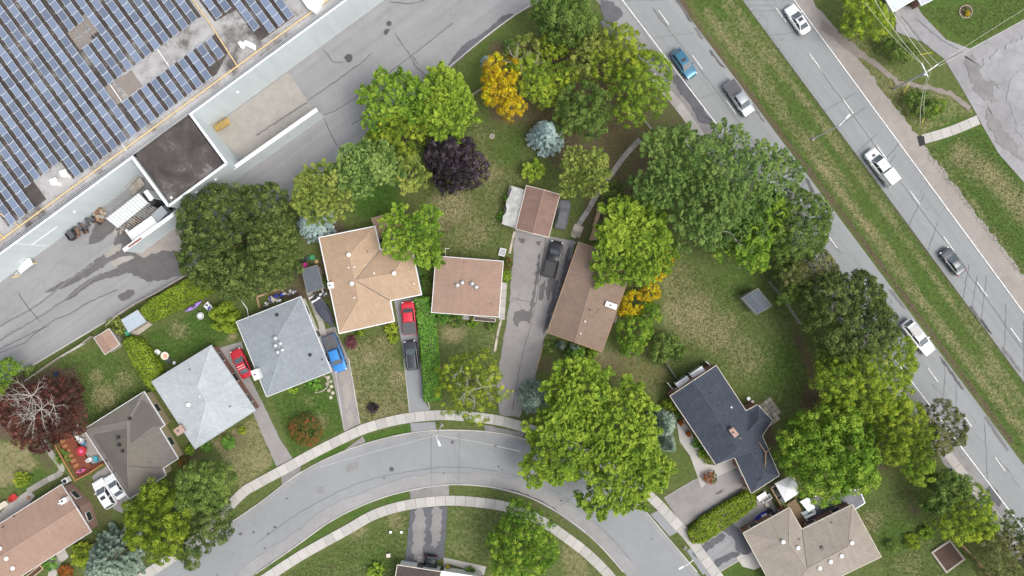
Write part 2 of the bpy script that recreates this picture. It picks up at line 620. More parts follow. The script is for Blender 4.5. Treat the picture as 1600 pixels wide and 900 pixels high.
LAMPPOLE = plain('pale_lamp_pole', (.66, .67, .67), 0.5, var=0.06)
CARGLASS = plain('car_glass', (.10, .12, .135), 0.08, var=0.25, spec=0.8)
RUBBER = plain('tyre_rubber', (.022, .022, .022), 0.85)
ALLOY = plain('alloy_rim', (.48, .49, .50), 0.3, metal=0.8)
LAMPW = plain('lamp_glass', (.70, .72, .74), 0.1, var=0.05)
LAMPR = plain('tail_lamp', (.32, .02, .02), 0.15, var=0.1)
YELLOWPIPE = plain('yellow_gas_pipe', (.62, .47, .24), 0.5, var=0.12)
WIRE = plain('cable', (.33, .33, .33), 0.6)
WOODPOLE = wood('weathered_pole_wood', (.55, .53, .49))
TANWOOD = wood('tan_fence_wood', (.40, .27, .15))
GREYWOOD = wood('grey_fence_wood', (.36, .32, .27))
DECKRED = wood('red_stained_deck', (.17, .046, .022))
DECKORANGE = wood('orange_stained_rail', (.38, .17, .07))
DECKTAN = wood('tan_deck', (.42, .29, .19))
STONE = concrete('garden_stone', (.42, .37, .30), 0.3)
MULCH = asphalt('mulch', (.085, .055, .042), patch=0.5, speck=0.9, crack=0)

# ------------------------------------------------------------------ the ground: one sheet with painted wear (dry / bare soil / lush)
def grass_material():
    m, n, b = newmat('grass_ground')
    at = n.nodes.new('ShaderNodeAttribute'); at.attribute_name = 'mask'
    sp = n.nodes.new('ShaderNodeSeparateColor'); n.links.new(at.outputs['Color'], sp.inputs[0])
    p = wpos(n)
    n1 = noise(n, 0.35, 5, 0.65, p, 0.5)
    n2 = noise(n, 1.9, 5, 0.75, p, 0.3)
    n3 = noise(n, 5.0, 3, 0.8, p)
    f = math_(n, 'ADD', math_(n, 'MULTIPLY', math_(n, 'SUBTRACT', n1, 0.5), 0.75), math_(n, 'MULTIPLY', math_(n, 'SUBTRACT', n2, 0.5), 1.15))
    f = math_(n, 'ADD', f, math_(n, 'MULTIPLY', math_(n, 'SUBTRACT', n3, 0.5), 0.55))
    def th(ch, lo=0.42, hi=0.72):
        return ramp(n, math_(n, 'ADD', ch, f), [(lo, 0.0), (hi, 1.0)])
    base = mixc(n, ramp(n, n2, [(0.35, 0.0), (0.65, 1.0)]), (.070, .096, .026), (.128, .142, .052))
    lush = mixc(n, ramp(n, n2, [(0.35, 0.0), (0.65, 1.0)]), (.036, .080, .013), (.075, .138, .024))
    dry = mixc(n, ramp(n, n3, [(0.35, 0.0), (0.65, 1.0)]), (.160, .140, .068), (.320, .275, .155))
    soil = mixc(n, ramp(n, n3, [(0.35, 0.0), (0.65, 1.0)]), (.066, .048, .030), (.150, .115, .080))
    c = mixc(n, th(sp.outputs[2], 0.35, 0.75), base, lush)
    c = mixc(n, th(sp.outputs[0], 0.42, 0.90), c, dry)
    c = mixc(n, th(sp.outputs[1]), c, soil)
    k = math_(n, 'ADD', 0.45, math_(n, 'ADD', math_(n, 'MULTIPLY', n3, 0.55), math_(n, 'MULTIPLY', n2, 0.55)))
    vm = n.nodes.new('ShaderNodeVectorMath'); vm.operation = 'SCALE'
    n.links.new(c, vm.inputs[0]); n.links.new(k, vm.inputs[3])
    n.links.new(vm.outputs[0], b.inputs['Base Color'])
    b.inputs['Roughness'].default_value = 0.95
    b.inputs['Specular IOR Level'].default_value = 0.15
    bump(n, b, n3, 0.5, 0.06)
    return m


def poly_dist(X, Y, poly):
    """signed distance, positive inside"""
    n = len(poly)
    ins = np.zeros(X.shape, bool)
    dm = np.full(X.shape, 1e9)
    for i in range(n):
        x1, y1 = poly[i]; x2, y2 = poly[(i + 1) % n]
        c = ((y1 > Y) != (y2 > Y)) & (X < (x2 - x1) * (Y - y1) / ((y2 - y1) or 1e-9) + x1)
        ins ^= c
        dx, dy = x2 - x1, y2 - y1
        t = np.clip(((X - x1) * dx + (Y - y1) * dy) / (dx * dx + dy * dy + 1e-9), 0, 1)
        dm = np.minimum(dm, np.hypot(X - x1 - t * dx, Y - y1 - t * dy))
    return np.where(ins, dm, -dm)


xs = np.concatenate([[-1500, -500, -200, -120, -100], np.arange(-88, 88.01, 0.5), [100, 120, 200, 500, 1500]])
ys = np.concatenate([[-1500, -500, -200, -90, -65], np.arange(-52, 52.01, 0.5), [65, 90, 200, 500, 1500]])
GX, GY = np.meshgrid(xs, ys)
PX, PY = GX * 10 + 800, 450 - GY * 10
MK = np.zeros(GX.shape + (3,))
MK[..., 0] = 0.20
MK[..., 2] = 0.34


def paint(ch, val, poly, feather=8, other=None):
    d = np.clip(poly_dist(PX, PY, poly) / feather + 0.5, 0, 1)
    MK[..., ch] = MK[..., ch] * (1 - d) + val * d
    if other:
        for c, v in other.items(): MK[..., c] = MK[..., c] * (1 - d) + v * d


def blob(ch, val, x, y, r, soft=0.6):
    d = np.clip((1 - np.hypot(PX - x, PY - y) / r) / soft, 0, 1)
    MK[..., ch] = MK[..., ch] * (1 - d) + val * d


def band(ch, val, pts, w, feather=6):
    d = np.full(PX.shape, 1e9)
    for (x1, y1), (x2, y2) in zip(pts[:-1], pts[1:]):
        dx, dy = x2 - x1, y2 - y1
        t = np.clip(((PX - x1) * dx + (PY - y1) * dy) / (dx * dx + dy * dy), 0, 1)
        d = np.minimum(d, np.hypot(PX - x1 - t * dx, PY - y1 - t * dy))
    k = np.clip((w - d) / feather + 0.5, 0, 1)
    MK[..., ch] = MK[..., ch] * (1 - k) + val * k


def along_(a, b, t): return (a[0] + (b[0] - a[0]) * t, a[1] + (b[1] - a[1]) * t)


# median and verges
paint(2, 0.60, [(1070, -30), (1165, -30), (1330, 225), (1620, 620), (1620, 740), (1390, 440), (1225, 225)], 6, {0: 0.22})
band(0, 0.70, [(1105, 20), (1255, 222), (1420, 445), (1610, 690)], 9, 14)
band(0, 0.68, [(1140, 0), (1280, 190), (1480, 462), (1610, 640)], 6, 12)
band(1, 0.74, [(1064, 0), (1132, 95), (1230, 222), (1396, 440), (1580, 690)], 6, 8)
band(1, 0.70, [(1162, 0), (1325, 228), (1494, 455), (1610, 612)], 4, 6)
paint(2, 0.7, [(1440, 235), (1535, 195), (1600, 280), (1620, 460), (1560, 395)], 8, {0: 0.30})
band(0, 0.75, [(1500, 240), (1560, 285), (1600, 330)], 20, 26)
band(0, 0.60, [(1460, 240), (1560, 370), (1600, 425)], 5, 8)
paint(2, 0.62, [(1430, 15), (1455, -20), (1620, -20), (1620, 25), (1515, 75), (1485, 62)], 6, {0: 0.30})
paint(0, 0.55, [(1300, 60), (1340, 50), (1420, 130), (1500, 150), (1525, 175), (1440, 212)], 10, {2: 0.4})
blob(2, 0.7, 1480, 190, 40)
for k in range(26):
    o = random.uniform(.06, .94); s = random.uniform(-.05, .95); e = s + random.uniform(.06, .2)
    q = [along_((1075, 0), (1590, 680), t) for t in (s, e)]; r = [along_((1160, 0), (1610, 612), t) for t in (s, e)]
    band(random.choice((0, 0, 2)), random.uniform(.55, .8), [along_(q[0], r[0], o), along_(q[1], r[1], o)], random.uniform(2, 5), 8)
# triangle garden at the top and the plot of the brown house
paint(2, 0.50, [(830, 5), (700, 110), (735, 150), (760, 140)], 8, {0: 0.15})
paint(1, 0.62, [(760, 60), (960, 60), (1060, 160), (1000, 260), (900, 300), (850, 250), (760, 190)], 20)
paint(0, 0.15, [(980, 150), (1060, 150), (1110, 215), (1010, 215)], 10, {1: 0.52, 2: 0.35})
paint(0, 0.46, [(735, 190), (830, 200), (850, 280), (790, 300), (780, 370), (660, 400), (665, 300), (740, 300)], 16, {1: 0.15, 2: 0.34})
blob(0, 0.80, 705, 325, 42); blob(0, 0.7, 765, 260, 30); blob(0, 0.62, 740, 370, 35); blob(1, 0.55, 702, 352, 18)
blob(0, 0.2, 800, 230, 45); blob(2, 0.6, 790, 230, 40)
paint(1, 0.60, [(935, 250), (1000, 200), (1030, 215), (1000, 300), (940, 350), (905, 380), (890, 380)], 10)
# big lawn of the corner plot
paint(0, 0.36, [(1045, 400), (1160, 400), (1230, 500), (1280, 620), (1200, 640), (1120, 575), (1050, 580), (1035, 480)], 14, {2: 0.42})
blob(0, 0.78, 1075, 490, 55); blob(0, 0.72, 1120, 520, 45); blob(0, 0.60, 1060, 440, 38); blob(0, 0.62, 1170, 560, 45)
blob(2, 0.75, 1210, 570, 60); blob(2, 0.62, 1150, 440, 50); blob(2, 0.5, 1110, 570, 30)
paint(1, 0.72, [(1235, 490), (1270, 560), (1300, 640), (1240, 645), (1262, 590), (1235, 530)], 16)
paint(1, 0.44, [(940, 540), (1040, 545), (1060, 600), (1020, 620), (930, 580)], 14, {0: 0.5})
blob(0, 0.7, 940, 565, 28); blob(1, 0.6, 850, 570, 24); blob(2, 0.6, 1050, 590, 25)
# front lawns
paint(0, 0.60, [(540, 545), (612, 515), (632, 600), (640, 650), (562, 664)], 6, {2: 0.25})
blob(2, 0.65, 585, 590, 36); blob(2, 0.5, 555, 560, 26); blob(0, 0.75, 575, 560, 16); blob(0, 0.8, 625, 590, 18); blob(0, 0.72, 600, 655, 22)
paint(0, 0.42, [(680, 500), (780, 515), (775, 600), (686, 600)], 6, {2: 0.42})
blob(0, 0.75, 708, 520, 22); blob(2, 0.6, 730, 575, 26)
band(1, 0.7, [(688, 540), (690, 600)], 3, 4)
paint(2, 0.72, [(425, 620), (522, 585), (538, 672), (458, 712)], 6, {0: 0.22})
blob(0, 0.7, 500, 660, 22); blob(0, 0.5, 480, 625, 15)
paint(0, 0.66, [(330, 690), (400, 650), (430, 725), (375, 765)], 8, {1: 0.2, 2: 0.25})
blob(1, 0.55, 375, 690, 25); blob(1, 0.6, 300, 710, 30)
# back yards on the left
paint(2, 0.80, [(235, 520), (340, 470), (375, 520), (330, 540), (250, 575), (225, 545)], 8, {0: 0.25})
blob(0, 0.62, 278, 515, 26); blob(1, 0.5, 232, 540, 18); blob(0, 0.8, 362, 524, 13); blob(1, 0.55, 330, 475, 12)
paint(2, 0.62, [(95, 560), (150, 545), (195, 560), (235, 610), (150, 660), (100, 600)], 8, {0: 0.35})
blob(0, 0.75, 165, 620, 30); blob(0, 0.7, 150, 588, 14); blob(0, 0.6, 195, 595, 22); blob(1, 0.75, 85, 585, 18)
paint(1, 0.8, [(-20, 590), (120, 570), (140, 660), (90, 690), (-20, 690)], 12)
paint(0, 0.74, [(-20, 690), (40, 690), (62, 728), (20, 760), (-20, 770)], 8, {1: 0.25})
paint(2, 0.6, [(15, 760), (62, 730), (80, 745), (40, 775)], 5)
paint(1, 0.62, [(40, 690), (65, 690), (90, 735), (70, 735)], 5)
paint(1, 0.48, [(120, 745), (150, 750), (175, 800), (190, 830), (150, 830)], 8, {2: 0.4})
blob(2, 0.85, 588, 315, 48); blob(1, 0.7, 525, 360, 30); blob(1, 0.5, 640, 330, 20)
paint(1, 0.70, [(385, 450), (520, 395), (520, 470), (430, 470)], 8)
blob(2, 0.6, 465, 420, 24); blob(2, 0.5, 390, 470, 25); blob(2, 0.7, 345, 510, 20)
band(2, 0.9, [(657, 405), (660, 470), (652, 530)], 6, 5)
# lawns below the street
paint(2, 0.55, [(470, 880), (640, 800), (632, 900), (440, 930)], 8, {0: 0.42})
blob(0, 0.7, 620, 815, 20); blob(0, 0.6, 560, 830, 22); blob(1, 0.5, 515, 885, 16); blob(2, 0.75, 590, 880, 32)
paint(2, 0.52, [(702, 795), (780, 795), (860, 830), (760, 885), (695, 865)], 8, {0: 0.48})
paint(0, 0.62, [(875, 850), (905, 855), (950, 930), (880, 930)], 8)
paint(2, 0.50, [(1335, 780), (1370, 740), (1430, 760), (1480, 830), (1530, 900), (1370, 930), (1385, 870)], 10, {0: 0.36})
blob(0, 0.62, 1362, 815, 24); blob(2, 0.8, 1400, 840, 40); blob(1, 0.72, 1375, 720, 26); blob(1, 0.6, 1430, 790, 26); blob(0, 0.55, 1420, 880, 30)
paint(2, 0.62, [(1110, 905), (1180, 865), (1195, 905)], 6)
paint(2, 0.45, [(1020, 700), (1060, 690), (1090, 735), (1045, 765)], 8)
paint(1, 0.75, [(1205, 640), (1215, 700), (1190, 690)], 6)
for a, b_ in (((430, 725), (540, 700)), ((570, 690), (640, 670))): band(2, 0.75, [a, b_], 9, 5)
band(2, 0.6, [(425, 885), (520, 820), (587, 790), (640, 774)], 7, 4)
band(1, 0.45, [(835, 790), (905, 838), (965, 890)], 6, 5)
band(2, 0.55, [(62, 560), (150, 512), (215, 473)], 6, 4)

relief = np.random.RandomState(3).uniform(-0.015, 0.012, GX.shape)
inn = (np.abs(GX) < 87) & (np.abs(GY) < 51)
GZ = np.where(inn, relief, -0.02)
ny_, nx_ = GX.shape
gv = np.stack([GX, GY, GZ], -1).reshape(-1, 3)
ii = np.arange(ny_ * nx_).reshape(ny_, nx_)
gf = np.stack([ii[:-1, :-1], ii[:-1, 1:], ii[1:, 1:], ii[1:, :-1]], -1).reshape(-1, 4)


def np_mesh(name, v, f, mats, tint=None, color=None, smooth=False):
    me = bpy.data.meshes.new(name)
    nv, nf, k = len(v), len(f), f.shape[1]
    me.vertices.add(nv); me.loops.add(nf * k); me.polygons.add(nf)
    me.vertices.foreach_set('co', np.ascontiguousarray(v, dtype=np.float32).ravel())
    me.loops.foreach_set('vertex_index', np.ascontiguousarray(f, dtype=np.int32).ravel())
    me.polygons.foreach_set('loop_start', np.arange(0, nf * k, k, dtype=np.int32))
    me.polygons.foreach_set('loop_total', np.full(nf, k, dtype=np.int32))
    if smooth: me.polygons.foreach_set('use_smooth', np.ones(nf, dtype=bool))
    for m in (mats if isinstance(mats, (list, tuple)) else [mats]): me.materials.append(m)
    if tint is not None:
        a = me.attributes.new('tint', 'FLOAT', 'POINT')
        a.data.foreach_set('value', np.ascontiguousarray(tint, dtype=np.float32))
    if color is not None:
        a = me.attributes.new('mask', 'FLOAT_COLOR', 'POINT')
        a.data.foreach_set('color', np.ascontiguousarray(color, dtype=np.float32).ravel())
    me.update(calc_edges=True)
    return me


GRASS = grass_material()
gcol = np.concatenate([np.clip(MK, 0, 1).reshape(-1, 3), np.ones((ny_ * nx_, 1))], 1)
link('ground', np_mesh('ground', gv, gf, GRASS, color=gcol, smooth=True), None, 'structure')

# ------------------------------------------------------------------ roads
L0, L1, L2, L3, L4, L5 = .02, .04, .06, .08, .10, .12
ZC = {}


def sheet(name, pts, m, z, parent=None, rough_amp=0.0, seed=1, px=True, kind='structure'):
    p = WP(pts) if px else pts
    if any(k in name for k in ('stain', 'patch', 'broken', 'spot')):
        p = smooth_path([p[-1]] + p + [p[0], p[1]], 4)[4:-4]
        p = rough(p[:-1], rough_amp * .8, 0.35, seed)
    elif rough_amp: p = rough(p, rough_amp, 0.6, seed)
    if area2(p) < 0: p = p[::-1]
    ZC[z] = ZC.get(z, 0) + 1                # no two sheets of one level lie in the same plane
    z += ZC[z] * .0005
    mb = MB()
    mb.face([(x, y, z) for x, y in p], 0, [(x, y) for x, y in p])
    return mb.build(name, m, parent, kind=kind if parent is None else None)


def along(a, b, t):
    return (a[0] + (b[0] - a[0]) * t, a[1] + (b[1] - a[1]) * t)


def ext(a, b, s, e):
    """line a->b lengthened by s / e pixels"""
    l = math.hypot(b[0] - a[0], b[1] - a[1])
    return along(a, b, -s / l), along(a, b, 1 + e / l)


def cracks(parent, lines, z, w=0.09, m=SEAL, seed=5, name='crack_seal'):
    mb = MB()
    rg = random.Random(seed)
    for ln in lines:
        p = resample(smooth_path(WP(ln), 3), 0.5)
        p = [(x + rg.uniform(-.07, .07), y + rg.uniform(-.07, .07)) for x, y in p]
        if len(p) > 1: strip(mb, p, w, z, 0, w * 0.3, rg)
    o = mb.build(name, m, parent)
    o['kind'] = 'stuff'
    return o


# service lane behind the warehouse
lane = sheet('service_lane', [(-150, 520), (-150, 705), (0, 598), (52, 571), (150, 513), (252, 452), (295, 426), (437, 322), (600, 196), (695, 111), (755, 61),
                              (800, 27), (850, 0), (935, -4), (960, 30), (985, 60), (1010, 62), (975, 0), (930, -60), (880, -200), (300, -200), (300, 100)], ASPH_LANE, L1)
cracks(lane, [[(480, 158), (560, 102), (583, 81)], [(505, 180), (530, 170), (580, 135), (640, 90), (690, 50), (710, 34)], [(505, 182), (515, 205), (527, 228)],
              [(617, 52), (640, 85), (648, 102), (668, 120)], [(645, 88), (655, 105)], [(0, 545), (52, 520), (80, 508)], [(0, 551), (40, 535), (52, 524), (85, 500), (110, 490), (140, 472), (185, 452)],
              [(30, 458), (45, 482), (66, 505)], [(610, 3), (640, 6), (665, 0)], [(505, 78), (520, 95), (530, 98), (540, 96)], [(550, 195), (585, 172)]], L4)
cracks(lane, [[(0, 510), (60, 476), (105, 440), (150, 410)], [(0, 532), (70, 490), (120, 455), (160, 425)], [(395, 260), (440, 228)], [(480, 160), (400, 212)]], L4, 0.25, SEALPALE, 6, 'tyre_track')
for i, (pts, m) in enumerate([([(703, 97), (725, 70), (755, 52), (785, 26), (800, 22), (800, 27), (760, 56), (706, 106)], ASPH_DARK),
                              ([(538, 90), (545, 84), (550, 87), (550, 95), (544, 97)], SEAL), ([(599, 50), (604, 45), (608, 47), (606, 53), (601, 54)], SEAL),
                              ([(185, 462), (205, 452), (210, 460), (192, 470)], STAIN)]):
    sheet('tar_patch', pts, m, L3, lane, 0.12, i)
sheet('wet_stain', [(196, 352), (222, 366), (260, 380), (290, 392), (288, 424), (245, 440), (205, 428), (178, 408), (180, 375)], STAIN, L3, lane, 0.25, 11)
sheet('wet_stain', [(182, 384), (184, 400), (150, 424), (100, 450), (72, 456), (120, 428)], STAIN, L3, lane, 0.15, 12)
sheet('wet_stain', [(150, 352), (172, 340), (180, 356), (165, 372), (140, 382)], STAIN, L3, lane, 0.2, 13)
sheet('wet_stain', [(200, 415), (196, 428), (150, 440), (118, 462), (100, 470), (140, 436)], STAIN, L3, lane, 0.12, 14)
sheet('sand_patch', [(165, 395), (188, 381), (190, 388), (170, 402)], PAD, L3 + .006, lane, 0.15, 12)
sheet('sand_patch', [(175, 410), (192, 400), (212, 402), (180, 416)], PAD, L3 + .006, lane, 0.15, 13)
sheet('gravel_edge', [(215, 397), (280, 355), (300, 372), (285, 395), (255, 388), (225, 403)], GRAVEL, L3 + .006, lane, 0.3, 14)
sheet('dock_pad', [(325, 205), (450, 113), (499, 184), (395, 256)], PAD, L2)
sheet('dock_pad', [(150, 352), (222, 297), (262, 345), (215, 382)], PAD, L2, None, 0.15, 4)
mb = MB()                                                   # joint lines and a round manhole in the lane
mb.lathe((*W(608, 37)[:2], L4), [(.42, 0), (.42, .012), (.30, .014)], 18)
mb.build('manhole_cover', DARKM, lane)


def kerb(name, pts, w=0.2, h=0.17, m=KERB, seg=3.0, gaps=()):
    """kerb of cast lengths along a px path"""
    root = thing(name, None, None, (0, 0, 0), kind='structure')
    p = resample(smooth_path(WP(pts), 4), 0.5)
    n = max(1, int(seg / 0.5))
    i = 0
    while i < len(p) - 1:
        q = p[i:i + n + 1]
        if len(q) >= 2:
            N = normals2(q)
            Lp = [(a[0] + c[0] * w / 2, a[1] + c[1] * w / 2) for a, c in zip(q, N)]
            Rp = [(a[0] - c[0] * w / 2, a[1] - c[1] * w / 2) for a, c in zip(q, N)]
            mb = MB(); mb.prism(Lp + Rp[::-1], 0.0, h + random.uniform(-.006, .006)); mb.build('kerb_length', m, root)
        i += n
    return root


kerb('lane_kerb', [(852, -2), (830, 8), (800, 27), (755, 61), (695, 111)])
kerb('lane_kerb', [(467, 299), (437, 322), (400, 350)])
kerb('lane_kerb', [(297, 425), (252, 452), (150, 512), (50, 572)])

# highway, near carriageway (towards bottom right) -----------------------------------------
hw1 = sheet('highway', [*ext((968, 2), (1588, 820), 150, 400), *ext((1576, 695), (1057, 0), 400, 150)], ASPH_HWY, L1)
hw2 = sheet('highway', [*ext((1160, 0), (1602, 600), 150, 400), *ext((1602, 492), (1240, 0), 400, 150)], ASPH_HWY, L1)


def mark(parent, a, b, w=0.13, name='edge_line'):
    mb = MB(); p = resample(WP([a, b]), 1.2) + WP([b])
    rg = random.Random(int(a[0]))
    strip(mb, p, w, L5, 0, 0.012, rg)
    return mb.build(name, PAINT, parent)


mark(hw1, *ext((972, 0), (1590, 815), 100, 200), w=0.16)
mark(hw2, *ext((1240, 0), (1600, 490), 100, 200), w=0.16)
for k in range(-2, 15):
    mark(hw1, (1029 + 52.5 * k, 17 + 69.7 * k), (1045 + 52.5 * k, 39 + 69.7 * k), 0.13, 'lane_dash')
for k in range(-1, 9):
    mark(hw2, (1212 + 52.3 * k, 13 + 71.3 * k), (1228 + 52.3 * k, 35 + 71.3 * k), 0.13, 'lane_dash')
rg = random.Random(11)
ln1, ln2 = [], []
for k in range(24):                                        # transverse and centre-joint cracks
    t = rg.random()
    a, b_ = along((972, 0), (1590, 815), t), along((1057, 0), (1576, 695), t)
    if k % 2: ln1.append([along(a, b_, .05), along(a, b_, .5), along(a, b_, rg.uniform(.7, 1))])
    else:
        s = rg.uniform(.3, .6); ln1.append([along(a, b_, s), along(along((972, 0), (1590, 815), t + .03), along((1057, 0), (1576, 695), t + .03), s + .03)])
    a, b_ = along((1160, 0), (1602, 600), t), along((1240, 0), (1600, 490), t)
    if k % 3: ln2.append([a, along(a, b_, .5), along(a, b_, rg.uniform(.6, 1))])
ln2.append([(1285, 114), (1300, 135), (1340, 190), (1365, 225), (1440, 330), (1478, 378)])
ln2.append([(1500, 410), (1540, 465), (1600, 550)])
ln1.append([(1020, 15), (1110, 130), (1160, 200), (1200, 255)])
cracks(hw1, ln1, L4, 0.05, SEALPALE, 21)
cracks(hw2, ln2, L4, 0.055, SEALPALE, 22)
# broken edges and soft shoulders
sheet('shoulder', [*ext((932, 0), (1548, 820), 0, 200), *ext((1592, 820), (972, 0), 200, 0)], ASPH_EDGE, L0, None, 0.15, 3)
for i, pts in enumerate([[(938, 0), (962, 8), (972, 25), (960, 35), (945, 30)], [(940, 32), (960, 45), (965, 60), (945, 55)], [(1015, 80), (1032, 88), (1040, 105), (1025, 100)],
                         [(1050, 118), (1068, 125), (1090, 155), (1105, 178), (1115, 190), (1095, 190), (1080, 165), (1060, 140)], [(1545, 760), (1560, 770), (1562, 790), (1548, 780)]]):
    sheet('broken_asphalt', pts, ASPH_DARK, L4, hw1, 0.25, 30 + i)
sheet('gravel_shoulder', [*ext((1237, 0), (1598, 490), 100, 200), *ext((1640, 482), (1270, 0), 150, 100)], GRAVEL, L0, None, 0.25, 8)
for i, (a, b_) in enumerate([((1056, 0), (1076, 32)), ((1085, 45), (1094, 60)), ((1108, 80), (1128, 105)), ((1174, 165), (1190, 188)), ((1258, 280), (1268, 300)), ((1390, 455), (1410, 480)), ((1470, 562), (1500, 605)), ((1540, 655), (1570, 700)),
                             ((1530, 500), (1545, 520)), ((1565, 545), (1590, 578)), ((1515, 480), (1527, 498))]):
    w = 4
    sheet('broken_asphalt', [a, (a[0] + w, a[1]), (b_[0] + w, b_[1]), b_, along(a, b_, .5)], SEALPALE if i % 2 else STAIN, L4, hw1 if i < 8 else hw2, 0.14, 50 + i)


def sidewalk(name, pts, w=1.55, step=1.55, m=SLAB, h=0.15, px=True):
    root = thing(name, None, None, (0, 0, 0), kind='structure')
    p = resample(smooth_path(WP(pts), 6), 0.31)
    k = max(1, round(step / 0.31))
    for i in range(0, len(p) - 1, k):
        q = p[i:i + k + 1]
        if len(q) < 3: continue
        N = normals2(q)
        # a 3 cm open joint at each end of the slab
        def sh(a, b): 
            l = math.hypot(b[0] - a[0], b[1] - a[1]); return (a[0] + (b[0] - a[0]) * .02 / l, a[1] + (b[1] - a[1]) * .02 / l)
        q = [sh(q[0], q[1])] + q[1:-1] + [sh(q[-1], q[-2])]
        Lp = [(a[0] + c[0] * w / 2, a[1] + c[1] * w / 2) for a, c in zip(q, N)]
        Rp = [(a[0] - c[0] * w / 2, a[1] - c[1] * w / 2) for a, c in zip(q, N)]
        mb = MB(); mb.prism(Lp + Rp[::-1], -.02, h + random.uniform(-.008, .008)); mb.build('slab', m, root)
    return root


sidewalk('roadside_sidewalk', [(1018, 118), (1062, 168), (1120, 248), (1300, 480), (1490, 722), (1605, 872), (1640, 918)], 1.4, 3.1, SLABD, 0.09)

# curved residential street -----------------------------------------------------------------
UP = [(150, 975), (225, 902), (330, 836), (400, 790), (467, 740), (535, 706), (600, 685), (660, 674), (720, 672), (780, 677), (840, 692), (900, 718), (950, 750), (1000, 790), (1040, 836), (1092, 897), (1150, 975)]
LO = [(320, 975), (400, 896), (457, 857), (522, 811), (587, 781), (640, 766), (702, 757), (762, 760), (800, 768), (830, 778), (865, 796), (905, 824), (940, 855), (977, 897), (1040, 975)]
su, slw = smooth_path(WP(UP), 5), smooth_path(WP(LO), 5)
street = sheet('street', su + slw[::-1], ASPH_STREET, L1 + .003, px=False)
kerb('street_kerb', UP[1:-1], 0.18, 0.15)
kerb('street_kerb', LO[1:-1], 0.18, 0.15)
cracks(street, [[(400, 850), (470, 800), (560, 755), (650, 735), (720, 730), (800, 742), (870, 770), (940, 825), (990, 880)]], L4, 0.05, SEALPALE, 31)
cracks(street, [[(674, 678), (674, 740), (676, 762)], [(718, 675), (717, 755)], [(985, 775), (950, 800), (915, 795)], [(422, 860), (430, 868)], [(875, 790), (900, 772)]], L4, 0.06, SEALPALE, 32)
mb = MB(); mb.lathe((*W(612, 733)[:2], L4), [(.36, 0), (.36, .012), (.26, .014)], 18); mb.build('manhole_cover', DARKM, street)
N_ = normals2(slw)                                          # grit collects along the kerbs
for nm, path, d0, d1, m in (('grit_band', slw, .15, 1.9, 'dust'), ('grit_band', su, -.15, -.7, 'dust')):
    N_ = normals2(path); rr_ = random.Random(3)
    sheet(nm, [(p[0] + q[0] * d0, p[1] + q[1] * d0) for p, q in zip(path, N_)] + [(p[0] + q[0] * (d1 + rr_.uniform(-.25, .25)), p[1] + q[1] * (d1 + rr_.uniform(-.25, .25))) for p, q in zip(path, N_)][::-1], asphalt('street_grit', (.285, .280, .275), patch=.25, speck=.5, crack=0), L3, street, px=False)
for i, pts in enumerate([[(540, 730), (556, 722), (560, 730), (545, 738)], [(838, 730), (850, 734), (846, 744), (835, 740)], [(495, 765), (503, 760), (507, 766), (499, 771)], [(712, 690), (726, 690), (726, 720), (712, 720)]]):
    sheet('asphalt_patch', pts, ASPH_EDGE if i != 3 else ASPH_HWY, L3, street, .08, 140 + i)
for i in range(26):
    t_ = random.random(); k = int(t_ * (len(su) - 1)); f = random.uniform(.2, .8); q = slw[min(len(slw) - 1, int(t_ * (len(slw) - 1)))]
    x, y = su[k][0] * f + q[0] * (1 - f), su[k][1] * f + q[1] * (1 - f); s = random.uniform(.1, .3)
    sheet('oil_spot', [(x - s, y), (x, y - s * .7), (x + s, y), (x, y + s * .8)], STAIN, L3, street, .05, 150 + i, px=False)
sheet('gutter_stain', [(762, 762), (800, 770), (832, 781), (870, 802), (910, 832), (905, 826), (866, 794), (830, 775), (800, 765)], STAIN, L3, street, 0.1, 5)
sidewalk('sidewalk', [(215, 906), (305, 845), (375, 774), (400, 757), (450, 730), (492, 707), (540, 683), (575, 668), (625, 655), (675, 649), (712, 649), (775, 656), (820, 668), (880, 690), (940, 722), (990, 755), (1025, 784), (1050, 811), (1075, 838), (1100, 872), (1125, 905)])
sidewalk('sidewalk', [(390, 920), (425, 897), (475, 865), (540, 829), (587, 803), (640, 788), (700, 782), (750, 785), (800, 794), (850, 816), (895, 847), (920, 867), (950, 897), (975, 930)])

